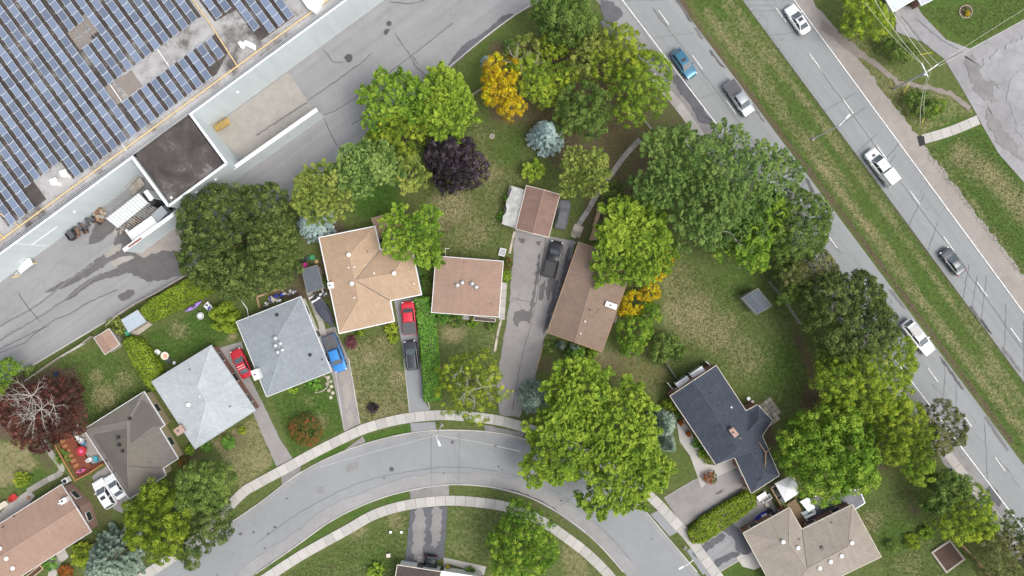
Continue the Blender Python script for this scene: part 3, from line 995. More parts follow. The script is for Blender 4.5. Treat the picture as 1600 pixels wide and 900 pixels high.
# driveways
DR = [('driveway', [(495, 520), (522, 510), (545, 560), (562, 662), (538, 674), (520, 590)], ASPH_DRIVE, 0.0), ('driveway', [(616, 470), (652, 465), (655, 560), (664, 628), (672, 641), (640, 645), (632, 560), (622, 505)], ASPH_STREET, 0.0),
      ('driveway', [(805, 355), (858, 368), (900, 378), (866, 496), (850, 530), (835, 595), (812, 652), (780, 648), (776, 600), (785, 540), (795, 480), (800, 420)], ASPH_DRIVE, 0.1),
      ('driveway', [(338, 545), (378, 533), (386, 580), (416, 640), (440, 690), (458, 716), (432, 729), (415, 690), (385, 620)], ASPH_DRIVE, 0.05),
      ('driveway', [(143, 745), (170, 725), (200, 770), (213, 790), (193, 803), (178, 795), (160, 772)], ASPH_DRIVE, 0.1),
      ('driveway', [(1037, 778), (1087, 748), (1150, 733), (1170, 757), (1068, 823)], ASPH_DRIVE, 0.0),
      ('driveway', [(1077, 860), (1147, 817), (1177, 862), (1106, 903)], ASPH_LANE, 0.1), ('driveway', [(641, 795), (700, 792), (694, 872), (632, 886)], ASPH_DARK, 0.1),
      ('driveway', [(1145, 822), (1150, 805), (1195, 765), (1220, 806), (1162, 836)], SLABD, 0.0),
      ('driveway_apron', [(541, 701), (567, 681), (571, 690), (537, 706)], ASPH_EDGE, 0.1), ('driveway_apron', [(441, 735), (468, 722), (470, 739), (440, 757)], ASPH_EDGE, 0.1),
      ('driveway_apron', [(641, 661), (680, 659), (682, 672), (643, 676)], ASPH_STREET, 0.0), ('driveway_apron', [(756, 664), (820, 676), (815, 686), (758, 676)], ASPH_EDGE, 0.1),
      ('driveway_apron', [(640, 766), (702, 757), (702, 775), (641, 780)], ASPH_EDGE, 0.1), ('driveway_apron', [(1016, 803), (1040, 793), (1068, 826), (1046, 838)], ASPH_STREET, 0.0),
      ('driveway_apron', [(1072, 860), (1095, 850), (1120, 885), (1098, 898)], ASPH_STREET, 0.0)]
drv = []
for i, (nm, pts, m, ra) in enumerate(DR): drv.append(sheet(nm, pts, m, L2 + (0.004 if 'apron' in nm else 0), None, ra, 70 + i))
big = drv[2]
cracks(big, [[(853, 372), (846, 420), (838, 470), (826, 520), (815, 560), (800, 645)], [(897, 382), (884, 420), (870, 462)], [(800, 466), (840, 475)]], L4, 0.09, STAIN, 41)
for i, pts in enumerate([[(803, 490), (815, 485), (828, 488), (826, 500), (812, 502), (808, 512), (803, 502)], [(843, 448), (852, 440), (850, 462), (843, 470)], [(862, 440), (870, 438), (868, 452), (861, 455)], [(884, 415), (890, 408), (892, 422), (884, 436)],
                         [(852, 455), (860, 430), (864, 442), (857, 468)], [(811, 372), (820, 375), (818, 380), (813, 379)], [(838, 376), (846, 378), (842, 384)], [(886, 392), (891, 388), (884, 430), (874, 470), (868, 492), (866, 486), (876, 440)], [(868, 440), (872, 446), (862, 490), (852, 520), (849, 516), (858, 478)], [(841, 400), (844, 402), (838, 450), (829, 500), (826, 498), (834, 450)]]):
    sheet('oil_stain', pts, STAIN, L3, big, 0.2, 80 + i)
sheet('oil_stain', [(1090, 806), (1125, 782), (1150, 766), (1164, 756), (1166, 762), (1130, 786), (1096, 808)], STAIN, L3, drv[5], 0.15, 90)
sheet('oil_stain', [(1118, 770), (1130, 764), (1128, 768), (1120, 773)], STAIN, L3, drv[5], 0.12, 91)
for i, pts in enumerate([[(532, 580), (545, 575), (550, 610), (540, 640), (536, 610)], [(541, 645), (550, 640), (552, 662), (545, 664)]]): sheet('rust_stain', pts, GRAVEL, L3, drv[0], 0.3, 92 + i)
sheet('tar_stain', [(1128, 828), (1147, 818), (1173, 856), (1164, 866), (1150, 858), (1146, 842)], ASPH_DARK, L3, drv[6], 0.25, 95)
sheet('tar_stain', [(1082, 860), (1100, 850), (1128, 834), (1132, 842), (1108, 858), (1090, 872)], ASPH_DARK, L3, drv[6], 0.2, 98)
sheet('tar_stain', [(1108, 884), (1130, 868), (1150, 862), (1154, 868), (1128, 880), (1114, 892)], ASPH_DARK, L3, drv[6], 0.2, 99)
sheet('worn_patch', [(648, 800), (664, 800), (660, 868), (645, 868)], ASPH_EDGE, L3, drv[7], 0.3, 96)
sheet('worn_patch', [(676, 798), (690, 798), (685, 850), (674, 850)], ASPH_EDGE, L3, drv[7], 0.3, 97)
for a in ([(523, 571), (538, 674)], [(545, 560), (563, 664)], [(631, 560), (640, 645)], [(655, 560), (672, 641)]):
    kerb('driveway_edging', a, 0.12, 0.08, KERB, 4)
kerb('driveway_edging', [(1037, 778), (1087, 748)], 0.10, 0.07, SLABD, 4)
kerb('driveway_edging', [(1106, 904), (1150, 878), (1178, 862)], 0.15, 0.08, KERB, 4)

# parking lot and paths at the top right
lot = sheet('parking_lot', [(1398, 12), (1432, 8), (1440, 22), (1478, 62), (1515, 76), (1560, 52), (1600, 30), (1700, -20), (1760, 200), (1700, 330), (1600, 285), (1560, 240), (1537, 200), (1520, 168), (1498, 130), (1475, 92), (1440, 65), (1400, 50)], ASPH_LOT, L1)
for i, (pts, m) in enumerate([([(1530, 110), (1560, 80), (1600, 60), (1600, 100), (1560, 130)], ASPH_PALE), ([(1575, 130), (1600, 115), (1640, 180), (1600, 215), (1582, 180)], ASPH_PALE), ([(1545, 140), (1558, 132), (1565, 145), (1552, 152)], ASPH_PALE),
                              ([(1505, 95), (1520, 88), (1545, 120), (1555, 160), (1530, 150)], ASPH_EDGE), ([(1540, 170), (1575, 210), (1600, 250), (1560, 225)], ASPH_EDGE)]):
    sheet('lot_patch', pts, m, L3 + i * .003, lot, 0.5, 100 + i)
cracks(lot, [[(1408, 25), (1440, 65), (1455, 75)], [(1464, 100), (1508, 80)], [(1432, 30), (1470, 62), (1500, 78)]], L4, 0.09, SEALPALE, 51)
sheet('footpath', [(1285, 30), (1312, 50), (1340, 75), (1375, 100), (1405, 126), (1450, 133), (1490, 145), (1518, 168), (1512, 172), (1486, 151), (1448, 140), (1404, 134), (1372, 108), (1336, 85), (1305, 62), (1280, 45)], DIRT, L2, None, 0.2, 9)
sidewalk('concrete_path', [(1441, 218), (1485, 205), (1531, 186)], 1.5, 1.5, SLAB, 0.1)
sheet('rubber_mat', [(1433, 213), (1443, 213), (1445, 226), (1437, 229)], RUBBER, L5 + .02, None)
# garden paths
sidewalk('garden_path', [(66, 684), (80, 708), (97, 735), (70, 752), (40, 770)], 0.9, 1.3, PAD, 0.1)
sheet('patio', [(-10, 815), (10, 790), (45, 765), (55, 775), (40, 795), (0, 835)], SLABD, L2)
sheet('front_walk', [(88, 856), (101, 856), (108, 870), (95, 880), (85, 910), (72, 910), (80, 880)], SLABD, L2)
sheet('front_walk', [(1057, 660), (1070, 655), (1087, 690), (1105, 725), (1118, 727), (1150, 714), (1158, 728), (1112, 748), (1096, 762), (1088, 740), (1078, 712), (1062, 690)], SLAB, L2)
sheet('front_walk', [(1150, 870), (1178, 858), (1190, 885), (1178, 890), (1160, 885)], SLAB, L2 + .006)
sheet('front_walk', [(693, 871), (700, 872), (760, 885), (756, 898), (700, 880), (693, 890)], SLAB, L2)
sidewalk('stone_path', [(1000, 218), (975, 245), (950, 280), (928, 312), (918, 330), (905, 350), (895, 372)], 0.8, 0.9, SLABD, 0.1)
sidewalk('stone_path', [(905, 352), (897, 373)], 1.5, 0.9, STONE, 0.11)
sidewalk('side_path', [(788, 441), (786, 470), (784, 500)], 0.9, 1.2, SLAB, 0.12)
sidewalk('side_path', [(483, 455), (490, 475), (500, 500), (506, 522)], 0.9, 1.2, PAD, 0.1)
kerb('edging_stones', [(783, 500), (778, 520), (773, 550)], 0.35, 0.12, STONE, 0.5)
kerb('edging_stones', [(804, 362), (800, 378), (796, 398)], 0.35, 0.12, STONE, 0.5)
kerb('edging_timber', [(850, 535), (843, 560), (836, 580)], 0.14, 0.1, TANWOOD, 2)
sheet('concrete_slab', [(796, 290), (823, 297), (807, 358), (783, 350), (790, 320)], SLABD, L2, None, 0.12, 6)
root = thing('patio', None, None, kind='structure')        # square pavers behind the navy house
o_, ux, uy = (1176, 640), (5.4, -4.1), (4.4, 6.2)
for i in range(5):
    for j in range(5):
        if (i, j) in ((4, 4), (0, 4)): continue
        q = [(o_[0] + ux[0] * (i + a) + uy[0] * (j + b_), o_[1] + ux[1] * (i + a) + uy[1] * (j + b_)) for a, b_ in ((.05, .05), (.95, .05), (.95, .95), (.05, .95))]
        mb = MB(); mb.prism(WP(q), -.02, 0.1 + random.uniform(-.012, .012)); mb.build('paver', STONE, root)

# ------------------------------------------------------------------ the warehouse at the top left
BU = lambda u, v: (u * .806 - v * .592, 398 - u * .592 - v * .806)     # survey axes of the warehouse: along its front, into it
ZT, ZR = 7.5, 7.1
GRAVELROOF = None


def roofgravel():
    m, n, b = newmat('gravel_roof')
    p = wpos(n)
    a = noise(n, 0.16, 5, 0.65, p, 0.8)
    f = noise(n, 4.5, 4, 0.8, p)
    g = noise(n, 0.9, 4, 0.7, p)
    k = math_(n, 'ADD', a, math_(n, 'MULTIPLY', math_(n, 'SUBTRACT', g, 0.5), 0.35))
    k = math_(n, 'ADD', k, math_(n, 'MULTIPLY', math_(n, 'SUBTRACT', f, 0.5), 0.25))
    col = ramp(n, k, [(0.30, (.085, .078, .075)), (0.40, (.19, .180, .172)), (0.50, (.33, .322, .315)), (0.68, (.43, .425, .42))])
    n.links.new(col, b.inputs['Base Color'])
    b.inputs['Roughness'].default_value = 0.95
    bump(n, b, f, 0.5, 0.04)
    return m


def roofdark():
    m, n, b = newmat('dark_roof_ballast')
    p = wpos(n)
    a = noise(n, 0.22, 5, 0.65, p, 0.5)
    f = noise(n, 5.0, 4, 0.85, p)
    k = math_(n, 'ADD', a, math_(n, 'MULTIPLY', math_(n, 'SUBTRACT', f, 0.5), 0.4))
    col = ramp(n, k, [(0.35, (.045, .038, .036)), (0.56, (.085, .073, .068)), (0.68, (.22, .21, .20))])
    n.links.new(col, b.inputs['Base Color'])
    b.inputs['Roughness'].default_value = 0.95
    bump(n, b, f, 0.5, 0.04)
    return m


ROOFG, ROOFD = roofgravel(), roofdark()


def stained_wall():
    m, n, b = newmat('warehouse_wall')
    p = wpos(n)
    mp = node(n, 'ShaderNodeMapping'); mp.inputs['Scale'].default_value = (1.2, 1.2, 0.12)
    n.links.new(p, mp.inputs[0])
    a = noise(n, 0.8, 5, 0.6, mp.outputs[0])
    c = noise(n, 0.18, 3, 0.5, p)
    k = math_(n, 'ADD', math_(n, 'MULTIPLY', a, 0.6), math_(n, 'MULTIPLY', c, 0.4))
    col = ramp(n, k, [(0.3, (.50, .545, .555)), (0.6, (.575, .63, .64))])
    n.links.new(col, b.inputs['Base Color'])
    b.inputs['Roughness'].default_value = 0.7
    return m


WHW = stained_wall()
wh = thing('warehouse_building', 'large white walled warehouse with a flat gravel roof carrying solar panels', 'warehouse', (*W(*BU(200, 100), 0)[:2], 0))
fp = WP([BU(*q) for q in ((-250, 0), (257, 0), (257, -95), (370, -95), (370, 0), (950, 0), (950, 560), (-250, 560))], ZT)
fin = offset(fp, -.16)
mb = MB(); mb.ring(fp, fin, 0.0, ZT); mb.build('wall', WHW, wh)
mb = MB(); mb.ring(offset(fp, .05), offset(fin, -.05), ZT, ZT + .06); mb.build('parapet_coping', COPING, wh)
# roof deck: main field, and the darker dock block in front of it
mr = WP([BU(*q) for q in ((-250, 4), (950, 4), (950, 556), (-250, 556))], ZT)
mb = MB(); mb.face([(x, y, ZR) for x, y in (mr if area2(mr) > 0 else mr[::-1])]); mb.build('roof', ROOFG, wh)
br_ = WP([BU(*q) for q in ((262, 3), (262, -90), (365, -90), (365, 3))], ZT)
mb = MB(); mb.face([(x, y, ZR + .004) for x, y in (br_ if area2(br_) > 0 else br_[::-1])]); mb.build('roof', ROOFD, wh)
w_ = fp
mb = MB()
for (u, v) in ((257, -95), (370, -95)):                    # wider coping on the dock block
    pass
pb = WP([BU(*q) for q in ((257, 0), (257, -95), (370, -95), (370, 0))], ZT)
for a, b_ in zip(pb[:-1], pb[1:]): mb.bar((*a, ZT + .08), (*b_, ZT + .08), .34, .08)
mb.build('block_coping', COPING, wh)
# pipes and conduit run along the roof edge
def roof_line(name, pts, r, z, m, parent=wh, n=6):
    mb = MB(); mb.tube([W(*BU(*p), z) for p in pts], r, n); return mb.build(name, m, parent)
roof_line('gas_pipe', [(-220, 18), (900, 18)], .11, ZR + .25, YELLOWPIPE)
for q in ([(473, 15), (478, 100), (480, 330)], [(52, 15), (35, 60), (30, 100)], [(22, 15), (5, 70)]): roof_line('branch_pipe', q, .11, ZR + .22, YELLOWPIPE)
for v in (4.5, 7.5): roof_line('cable_tray_rail', [(-220, v), (900, v)], .09, ZR + .22, GREYMETAL)
mb = MB()
for u in np.arange(-60, 250, 5.0):
    a, b_ = W(*BU(u, 4.5), ZR + .22), W(*BU(u, 9.5), ZR + .22); mb.bar(a, b_, .12, .06)
o = mb.build('cable_tray_rungs', DARKM, wh); o['kind'] = 'stuff'
mb = MB()
for u in np.arange(-200, 640, 22.0): mb.box(W(*BU(u, 18), ZR + .09), (.3, .5, .16), R_(36))
o = mb.build('pipe_block', GREYWOOD, wh); o['kind'] = 'stuff'
for u, v0 in ((295, 79), (387, 78), (255, 14)): roof_line('conduit', [(u, v0), (u + 1, v0 + 36 if v0 > 20 else 28)], .07, ZR + .12, WHITEM)
def roof_patch(name, pts, m, dz):
    q = WP([BU(*p) for p in pts], ZR)
    mb = MB(); mb.face([(x, y, ZR + dz) for x, y in (q if area2(q) > 0 else q[::-1])]); return mb.build(name, m, wh)
rect = lambda u, v, su, sv: [(u - su / 2, v - sv / 2), (u + su / 2, v - sv / 2), (u + su / 2, v + sv / 2), (u - su / 2, v + sv / 2)]
for k, (u, v, su, sv) in enumerate(((302, 200, 24, 34), (322, 208, 18, 34), (288, 97, 24, 34), (322, 96, 28, 30))): roof_patch('bare_membrane', rect(u, v, su, sv), DIRT, .014 + .001 * k)
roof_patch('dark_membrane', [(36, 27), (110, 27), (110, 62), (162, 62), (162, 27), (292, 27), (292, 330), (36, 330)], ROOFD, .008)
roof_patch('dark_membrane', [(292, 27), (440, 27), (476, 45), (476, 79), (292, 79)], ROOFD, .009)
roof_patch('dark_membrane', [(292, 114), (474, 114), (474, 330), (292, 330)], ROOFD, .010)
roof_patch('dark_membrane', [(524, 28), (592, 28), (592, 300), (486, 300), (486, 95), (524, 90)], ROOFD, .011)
mb = MB()
q = WP([BU(*p) for p in ((478, 300), (478, 14), (640, 14), (640, 300))], ZR)
mb.face([(x, y, ZR + .004) for x, y in (q if area2(q) > 0 else q[::-1])]); mb.build('roof_field', ROOFG, wh)
for (px, py) in ((88, 285), (103, 272)):                     # white roof fans
    mb = MB(); c = W(px, py, ZR); mb.box((c[0], c[1], ZR + .35), (.85, .75, .7), R_(36)); mb.box((c[0] + .1, c[1] + .05, ZR + .78), (1.0, .85, .14), R_(20)); mb.cyl((c[0] + .5, c[1] - .3, ZR), .25, .5, 10)
    mb.build('roof_fan', WHITEM, wh)
mb = MB(); c = W(388, 68, ZR)
for k in range(4): mb.tube([(c[0] - 1 + .1 * k, c[1] - .2 - .22 * k, ZR + .25), (c[0] - .2, c[1] + .25 - .22 * k, ZR + .5), (c[0] + .7, c[1] - .15 - .22 * k, ZR + .5), (c[0] + 1.1, c[1] - .4 - .2 * k, ZR + .1)], .09, 6)
mb.box((c[0] - .9, c[1] - .3, ZR + .3), (.5, .9, .6), R_(30)); mb.build('pipe_manifold', WHITEM, wh)
mb = MB(); q = WP([(465, -10), (515, -18), (492, 20), (480, 12)], ZR + .9)
mb.prism(q, ZR, ZR + .9); mb.build('roof_curb', WHITEM, wh)
mb = MB(); c = W(269, 309, ZR); mb.lathe((c[0], c[1], ZR), [(.12, 0), (.12, .25), (.2, .28), (.05, .4)], 8); mb.build('roof_vent', WHITEM, wh)
for (px, py) in ((110, 340), (325, 296), (320, 186)):        # wall lamps under the parapet
    pass
for (u, v, wd_, h0, h1, m, nm) in ((318, -95.6, 1.1, 1.2, 2.1, DARKM, 'wall_louvre'), (335, -95.6, .35, 5.0, 5.3, WHITEM, 'wall_lamp'), (300, -95.6, .35, 5.4, 5.7, WHITEM, 'wall_lamp'), (120, -.6, .35, 4.4, 4.7, WHITEM, 'wall_lamp'), (445, -.6, .35, 4.4, 4.7, WHITEM, 'wall_lamp')):
    a = W(*BU(u, v), ZT); mb = MB(); mb.box((a[0], a[1], (h0 + h1) / 2), (wd_, .3, h1 - h0), R_(36.3)); mb.build(nm, m, wh)
mb = MB(); mb.tube([W(*BU(31, -.8), ZT - .2), (*W(*BU(31, -.8), ZT)[:2], .2)], .07, 6); mb.build('downpipe', WHITEM, wh)
mb = MB(); a = W(*BU(31, -.8), ZT); b_ = W(*BU(80, -.8), ZT); mb.tube([(a[0], a[1], 4.2), (b_[0], b_[1], 4.0)], .05, 5); mb.build('wall_conduit', WHITEM, wh)


def lowwall(label, p, q, z, th=.5, steps=None):
    a, b_ = W(*p, z), W(*q, z)
    t = thing('dock_wall', label, 'wall', ((a[0] + b_[0]) / 2, (a[1] + b_[1]) / 2, 0))
    d = Vector((b_[0] - a[0], b_[1] - a[1])).normalized(); nn = Vector((d.y, -d.x)) * th / 2
    poly = [(a[0] + nn.x, a[1] + nn.y), (b_[0] + nn.x, b_[1] + nn.y), (b_[0] - nn.x, b_[1] - nn.y), (a[0] - nn.x, a[1] - nn.y)]
    mb = MB(); mb.prism(poly, 0, z - .08); mb.build('wall', WHW, t)
    mb = MB(); mb.prism(offset(poly, .04), z - .08, z, bottom=True); mb.build('coping', COPING, t)
    return t


lowwall('low white dock wall on the left, running out beside the ribbed white canopy', (193, 391), (279, 329), 4.8)
lowwall('low white dock wall on the right, closing off the empty concrete pad', (364, 263), (495, 171), 4.0)
t = thing('dock_post', 'rounded concrete post at the outer end of the right dock wall', 'post', W(502, 181))
mb = MB(); mb.lathe(W(502, 181), [(.5, 0), (.5, .7), (.35, .95)], 12); mb.build('post', PAD, t)

# solar panels -----------------------------------------------------------------------------
CELL = None
def cellmat():
    m, n, b = newmat('solar_cells')
    uv = n.nodes.new('ShaderNodeTexCoord').outputs['UV']
    br = node(n, 'ShaderNodeTexBrick', Scale=1.0)
    br.offset = 0.0
    br.inputs['Brick Width'].default_value = 0.165; br.inputs['Row Height'].default_value = 0.165
    br.inputs['Mortar Size'].default_value = 0.006
    br.inputs['Color1'].default_value = (.150, .190, .270, 1); br.inputs['Color2'].default_value = (.172, .212, .295, 1)
    br.inputs['Mortar'].default_value = (.23, .26, .32, 1)
    n.links.new(uv, br.inputs['Vector'])
    oi = n.nodes.new('ShaderNodeObjectInfo')
    k = math_(n, 'ADD', math_(n, 'ADD', 0.55, math_(n, 'MULTIPLY', oi.outputs['Random'], 0.5)), math_(n, 'MULTIPLY', noise(n, .35, 4, .6, wpos(n)), .4))
    vm = n.nodes.new('ShaderNodeVectorMath'); vm.operation = 'SCALE'
    n.links.new(br.outputs[0], vm.inputs[0]); n.links.new(k, vm.inputs[3])
    n.links.new(vm.outputs[0], b.inputs['Base Color'])
    b.inputs['Roughness'].default_value = 0.22
    b.inputs['Specular IOR Level'].default_value = 0.6
    return m


CELL = cellmat()
PFRAME = plain('panel_frame', (.66, .68, .70), 0.4, metal=0.3, var=0.05)
PWd, PLn, TILT = 1.08, 1.62, R_(9)
mb = MB()                                                   # one panel: slim frame and a sunken face of cells
hw, hl = PWd / 2, PLn / 2
o4 = [(-hw, -hl), (hw, -hl), (hw, hl), (-hw, hl)]
i4 = [(-hw + .05, -hl + .05), (hw - .05, -hl + .05), (hw - .05, hl - .05), (-hw + .05, hl - .05)]
mb.ring(o4, i4, 0, .045, 0)
mb.face([(x, y, .032) for x, y in i4], 1, [(x + hw, y + hl) for x, y in i4])
mb.face([(x, y, 0.0) for x, y in o4[::-1]], 0)
panel0 = mb.build('solar_panel', [PFRAME, CELL])
panel_me = panel0.data
bpy.data.objects.remove(panel0)
mb = MB(); mb.bar((0, -hl, .0), (0, hl, 0), .05, .05); rail_me = None
ang = math.atan2(.592, .806)                                # front direction of the warehouse in the plan


def array(label, rows):
    t = thing('solar_array', label, 'solar panels', (*W(*BU(rows[0][0], rows[0][1]), ZR)[:2], ZR), group='solar arrays on the warehouse roof')
    off = OFF[t.name]
    rk = MB()
    sh = MB()
    for (u, v0, n, skip) in rows:
        zc = ZR + .38
        a, b_ = W(*BU(u, v0 - 1), zc), W(*BU(u, v0 + n * 17.2 + 1), zc)
        du = .30
        ca, sa = math.cos(ang), math.sin(ang)
        for s, z in ((-du, zc - .16), (du, zc - .03)):
            rk.bar((a[0] + ca * s, a[1] + sa * s, z), (b_[0] + ca * s, b_[1] + sa * s, z), .07, .06)
        for k in range(n + 1):
            c = W(*BU(u, v0 + k * 17.2), ZR)
            rk.box((c[0], c[1], ZR + .1), (1.25, .16, .18), ang)
        for k in range(n):
            if k in skip: continue
            c = W(*BU(u, v0 + 8.6 + k * 17.2), zc)
            if not (-90 < c[0] < 90 and -50 < c[1] < 50): continue
            o = bpy.data.objects.new('solar_panel', panel_me)
            COL.objects.link(o); o.parent = t
            o.location = (c[0] - off[0] + random.uniform(-.02, .02), c[1] - off[1] + random.uniform(-.02, .02), zc - off[2] + random.uniform(-.008, .008))
            o.rotation_euler = (random.uniform(-.006, .006), -TILT + random.uniform(-.01, .01), ang)
            o.rotation_mode = 'XYZ'
    o = rk.build('panel_rack', GREYMETAL, t); o['kind'] = 'stuff'
    return t


rows = []
starts = {0: (28, 18, ()), 1: (28, 18, ()), 2: (27, 18, ()), 3: (27, 18, ()), 4: (62, 16, ()), 5: (62, 16, ())}
for i in range(14):
    u = 46 + i * 18
    if i < 3: s = (27, 18, ())
    elif i < 7: s = (61.4, 17, ())
    else: s = (27, 18, ())
    rows.append((u, s[0], s[1], s[2]))
array('broad blue solar array filling the left part of the warehouse roof', rows)
array('stepped strip of short solar rows along the yellow pipe', [(300 + i * 18, 27 if i < 8 else 44, 3 if i < 8 else 2, ()) for i in range(10)])
array('solar array above the grey walkway at the top of the roof', [(300 + i * 18, 114, 10, (4, 5) if i < 2 else ()) for i in range(10)])
array('separate solar array beside the roof edge at the top, nearest the lane', [(496 + i * 18, (97, 97, 47, 30, 30, 30)[i], 11, ()) for i in range(6)])

# ribbed canopy, trailers, stairs and debris in the docks ------------------------------------
t = thing('dock_canopy', 'ribbed white canopy roof over the left loading dock', 'canopy', (*W(200, 328)[:2], 0))
cz = 3.6
q = [W(166, 342, cz), W(217, 302, cz), W(232, 317, cz), W(184, 356, cz)]
mb = MB(); mb.prism([p[:2] for p in q], cz - .15, cz, bottom=True); mb.build('roof_sheet', plain('canopy_sheet', (.50, .53, .54), .5), t)  # white sheet coloured greyer: shade between the ribs is put into its colour
for k in range(13):
    f = (k + .5) / 13
    a = [q[0][j] + (q[1][j] - q[0][j]) * f for j in range(2)]; b_ = [q[3][j] + (q[2][j] - q[3][j]) * f for j in range(2)]
    mb = MB(); mb.bar((*a, cz + .05), (*b_, cz + .06), .20, .16); mb.build('roof_rib', WHITEM, t)
for p in q: 
    mb = MB(); mb.cyl((p[0], p[1], 0), .08, cz - .15, 8); mb.build('post', GREYMETAL, t)
mb = MB()
for k in range(16):
    f = (k + .5) / 16
    a = [q[3][j] + (q[2][j] - q[3][j]) * f for j in range(2)]
    mb.bar((a[0], a[1], cz - .3), (a[0] + .55, a[1] - .65, 2.2), .1, .06)
o = mb.build('side_slats', GREYMETAL, t); o['kind'] = 'stuff'


def trailer(label, pts, z, m):
    p = WP(pts, z)
    c = (sum(a[0] for a in p) / 4, sum(a[1] for a in p) / 4)
    t = thing('box_trailer', label, 'trailer', (*c, 0), group='box trailers backed into the dock')
    mb = MB(); mb.prism(p, 1.0, z - .06, bottom=True); mb.build('box', m, t)
    mb = MB(); mb.prism(offset(p, .05), z - .06, z); mb.build('roof_panel', m, t)
    mb = MB(); mb.prism(offset(p, -.35), .7, 1.0); mb.build('chassis', DARKM, t)
    d = Vector((p[1][0] - p[0][0], p[1][1] - p[0][1])).normalized()
    s = Vector((p[3][0] - p[0][0], p[3][1] - p[0][1])).normalized()
    wl = math.hypot(p[3][0] - p[0][0], p[3][1] - p[0][1])
    for f in (.9, 2.1):
        for g in (.2, wl - .2):
            x = Vector(p[0]) + d * f + s * g
            mb = MB(); mb.tube([(x.x - s.x * .12, x.y - s.y * .12, .5), (x.x + s.x * .12, x.y + s.y * .12, .5)], .5, 14); mb.build('wheel', RUBBER, t)
    return t


trailer('long white box trailer backed in against the low left dock wall', [(202, 362), (236, 338), (246, 350), (211, 375)], 3.4, WHITEM)
trailer('short grey box trailer in the inner corner of the left dock', [(237, 336), (252, 322), (261, 332), (246, 348)], 3.0, GREYMETAL)
t = thing('dock_shelter', 'small white dock shelter with black side flaps in the left dock', 'dock shelter', (*W(230, 303)[:2], 0))
mb = MB(); mb.prism(WP([(224, 300), (230, 296), (240, 309), (234, 314)], 3.4), 0, 3.4); mb.build('hood', WHITEM, t)
mb = MB(); mb.prism(WP([(221, 303), (224, 300), (234, 314), (231, 317)], 3.3), 0, 3.3); mb.build('flap', BLACKM, t)
mb = MB(); mb.prism(WP([(231, 317), (234, 314), (241, 310), (243, 316), (236, 322)], 3.0), 0, 3.0); mb.build('flap', BLACKM, t)
t = thing('gate_post', 'white concrete gate post beside the long white trailer', 'post', (*W(204, 367)[:2], 0))
mb = MB(); p = WP([(195, 360), (198, 358), (210, 374), (207, 377)], 2.6); mb.prism(p, 0, 2.6); mb.build('post', WHITEM, t)
t = thing('steel_beam', 'rust red beam lying along the top of the low left dock wall', 'beam', (*W(212, 377)[:2], 4.8))
mb = MB(); mb.bar((*W(201, 386, 4.85)[:2], 4.88), (*W(221, 372, 4.85)[:2], 4.88), .2, .14); mb.build('beam', plain('rust', (.22, .07, .05), .8), t)


def heap(name, label, cat, pts_px, n, mats, seed, size=(.3, 1.4), zmax=.8, group=None):
    """loose pieces dumped in an outlined spot: boards and blocks lying over each other"""
    rg = random.Random(seed)
    p = WP(pts_px)
    cx = sum(a[0] for a in p) / len(p); cy = sum(a[1] for a in p) / len(p)
    t = thing(name, label, cat, (cx, cy, 0), group=group)
    xs_ = [a[0] for a in p]; ys_ = [a[1] for a in p]
    k = 0; tries = 0
    while k < n and tries < 2000:
        tries += 1
        x, y = rg.uniform(min(xs_), max(xs_)), rg.uniform(min(ys_), max(ys_))
        if poly_dist(np.array([x]), np.array([y]), p)[0] < .1: continue
        mb = MB()
        L, w, h = rg.uniform(*size), rg.uniform(.15, .5), rg.uniform(.08, .35)
        mb.box((x, y, rg.uniform(h / 2, zmax)), (L, w, h), rg.uniform(0, 3.14))
        mb.build('piece', mats[k % len(mats)], t)
        k += 1
    return t


RUSTBROWN = plain('rusty_brown', (.20, .115, .075), .9, var=.3)
heap('scrap_pile', 'rusty brown strip of scrap beside the ribbed canopy', 'scrap', [(186, 357), (236, 320), (242, 324), (205, 360), (192, 362)], 26, [RUSTBROWN, GREYWOOD, DARKM, TANWOOD], 3)
heap('pallet_pile', 'brown wooden pallets and scrap at the left end of the canopy', 'pallets', [(146, 332), (160, 324), (168, 335), (160, 345), (150, 340)], 16, [RUSTBROWN, GREYWOOD, TANWOOD], 4)
heap('rubbish_heap', 'dark rubbish heap against the warehouse wall beside the black skip', 'rubbish', [(116, 352), (150, 335), (165, 345), (140, 362), (125, 372)], 18, [DARKM, BLACKM, RUSTBROWN], 5)
t = thing('waste_skip', 'black waste skip by the warehouse wall', 'skip', (*W(111, 366)[:2], 0))
p = WP([(102, 366), (114, 358), (121, 367), (109, 376)], 1.0)
mb = MB(); mb.ring(p, offset(p, -.09), .1, 1.2); mb.build('side', BLACKM, t)
mb = MB(); mb.prism(offset(p, -.1), .1, .7); mb.build('contents', DARKM, t)
mb = MB(); a, b_ = along(p[0], p[1], .5), along(p[3], p[2], .5); mb.bar((*a, 1.22), (*b_, 1.22), .8, .05); mb.build('lid', DARKM, t)


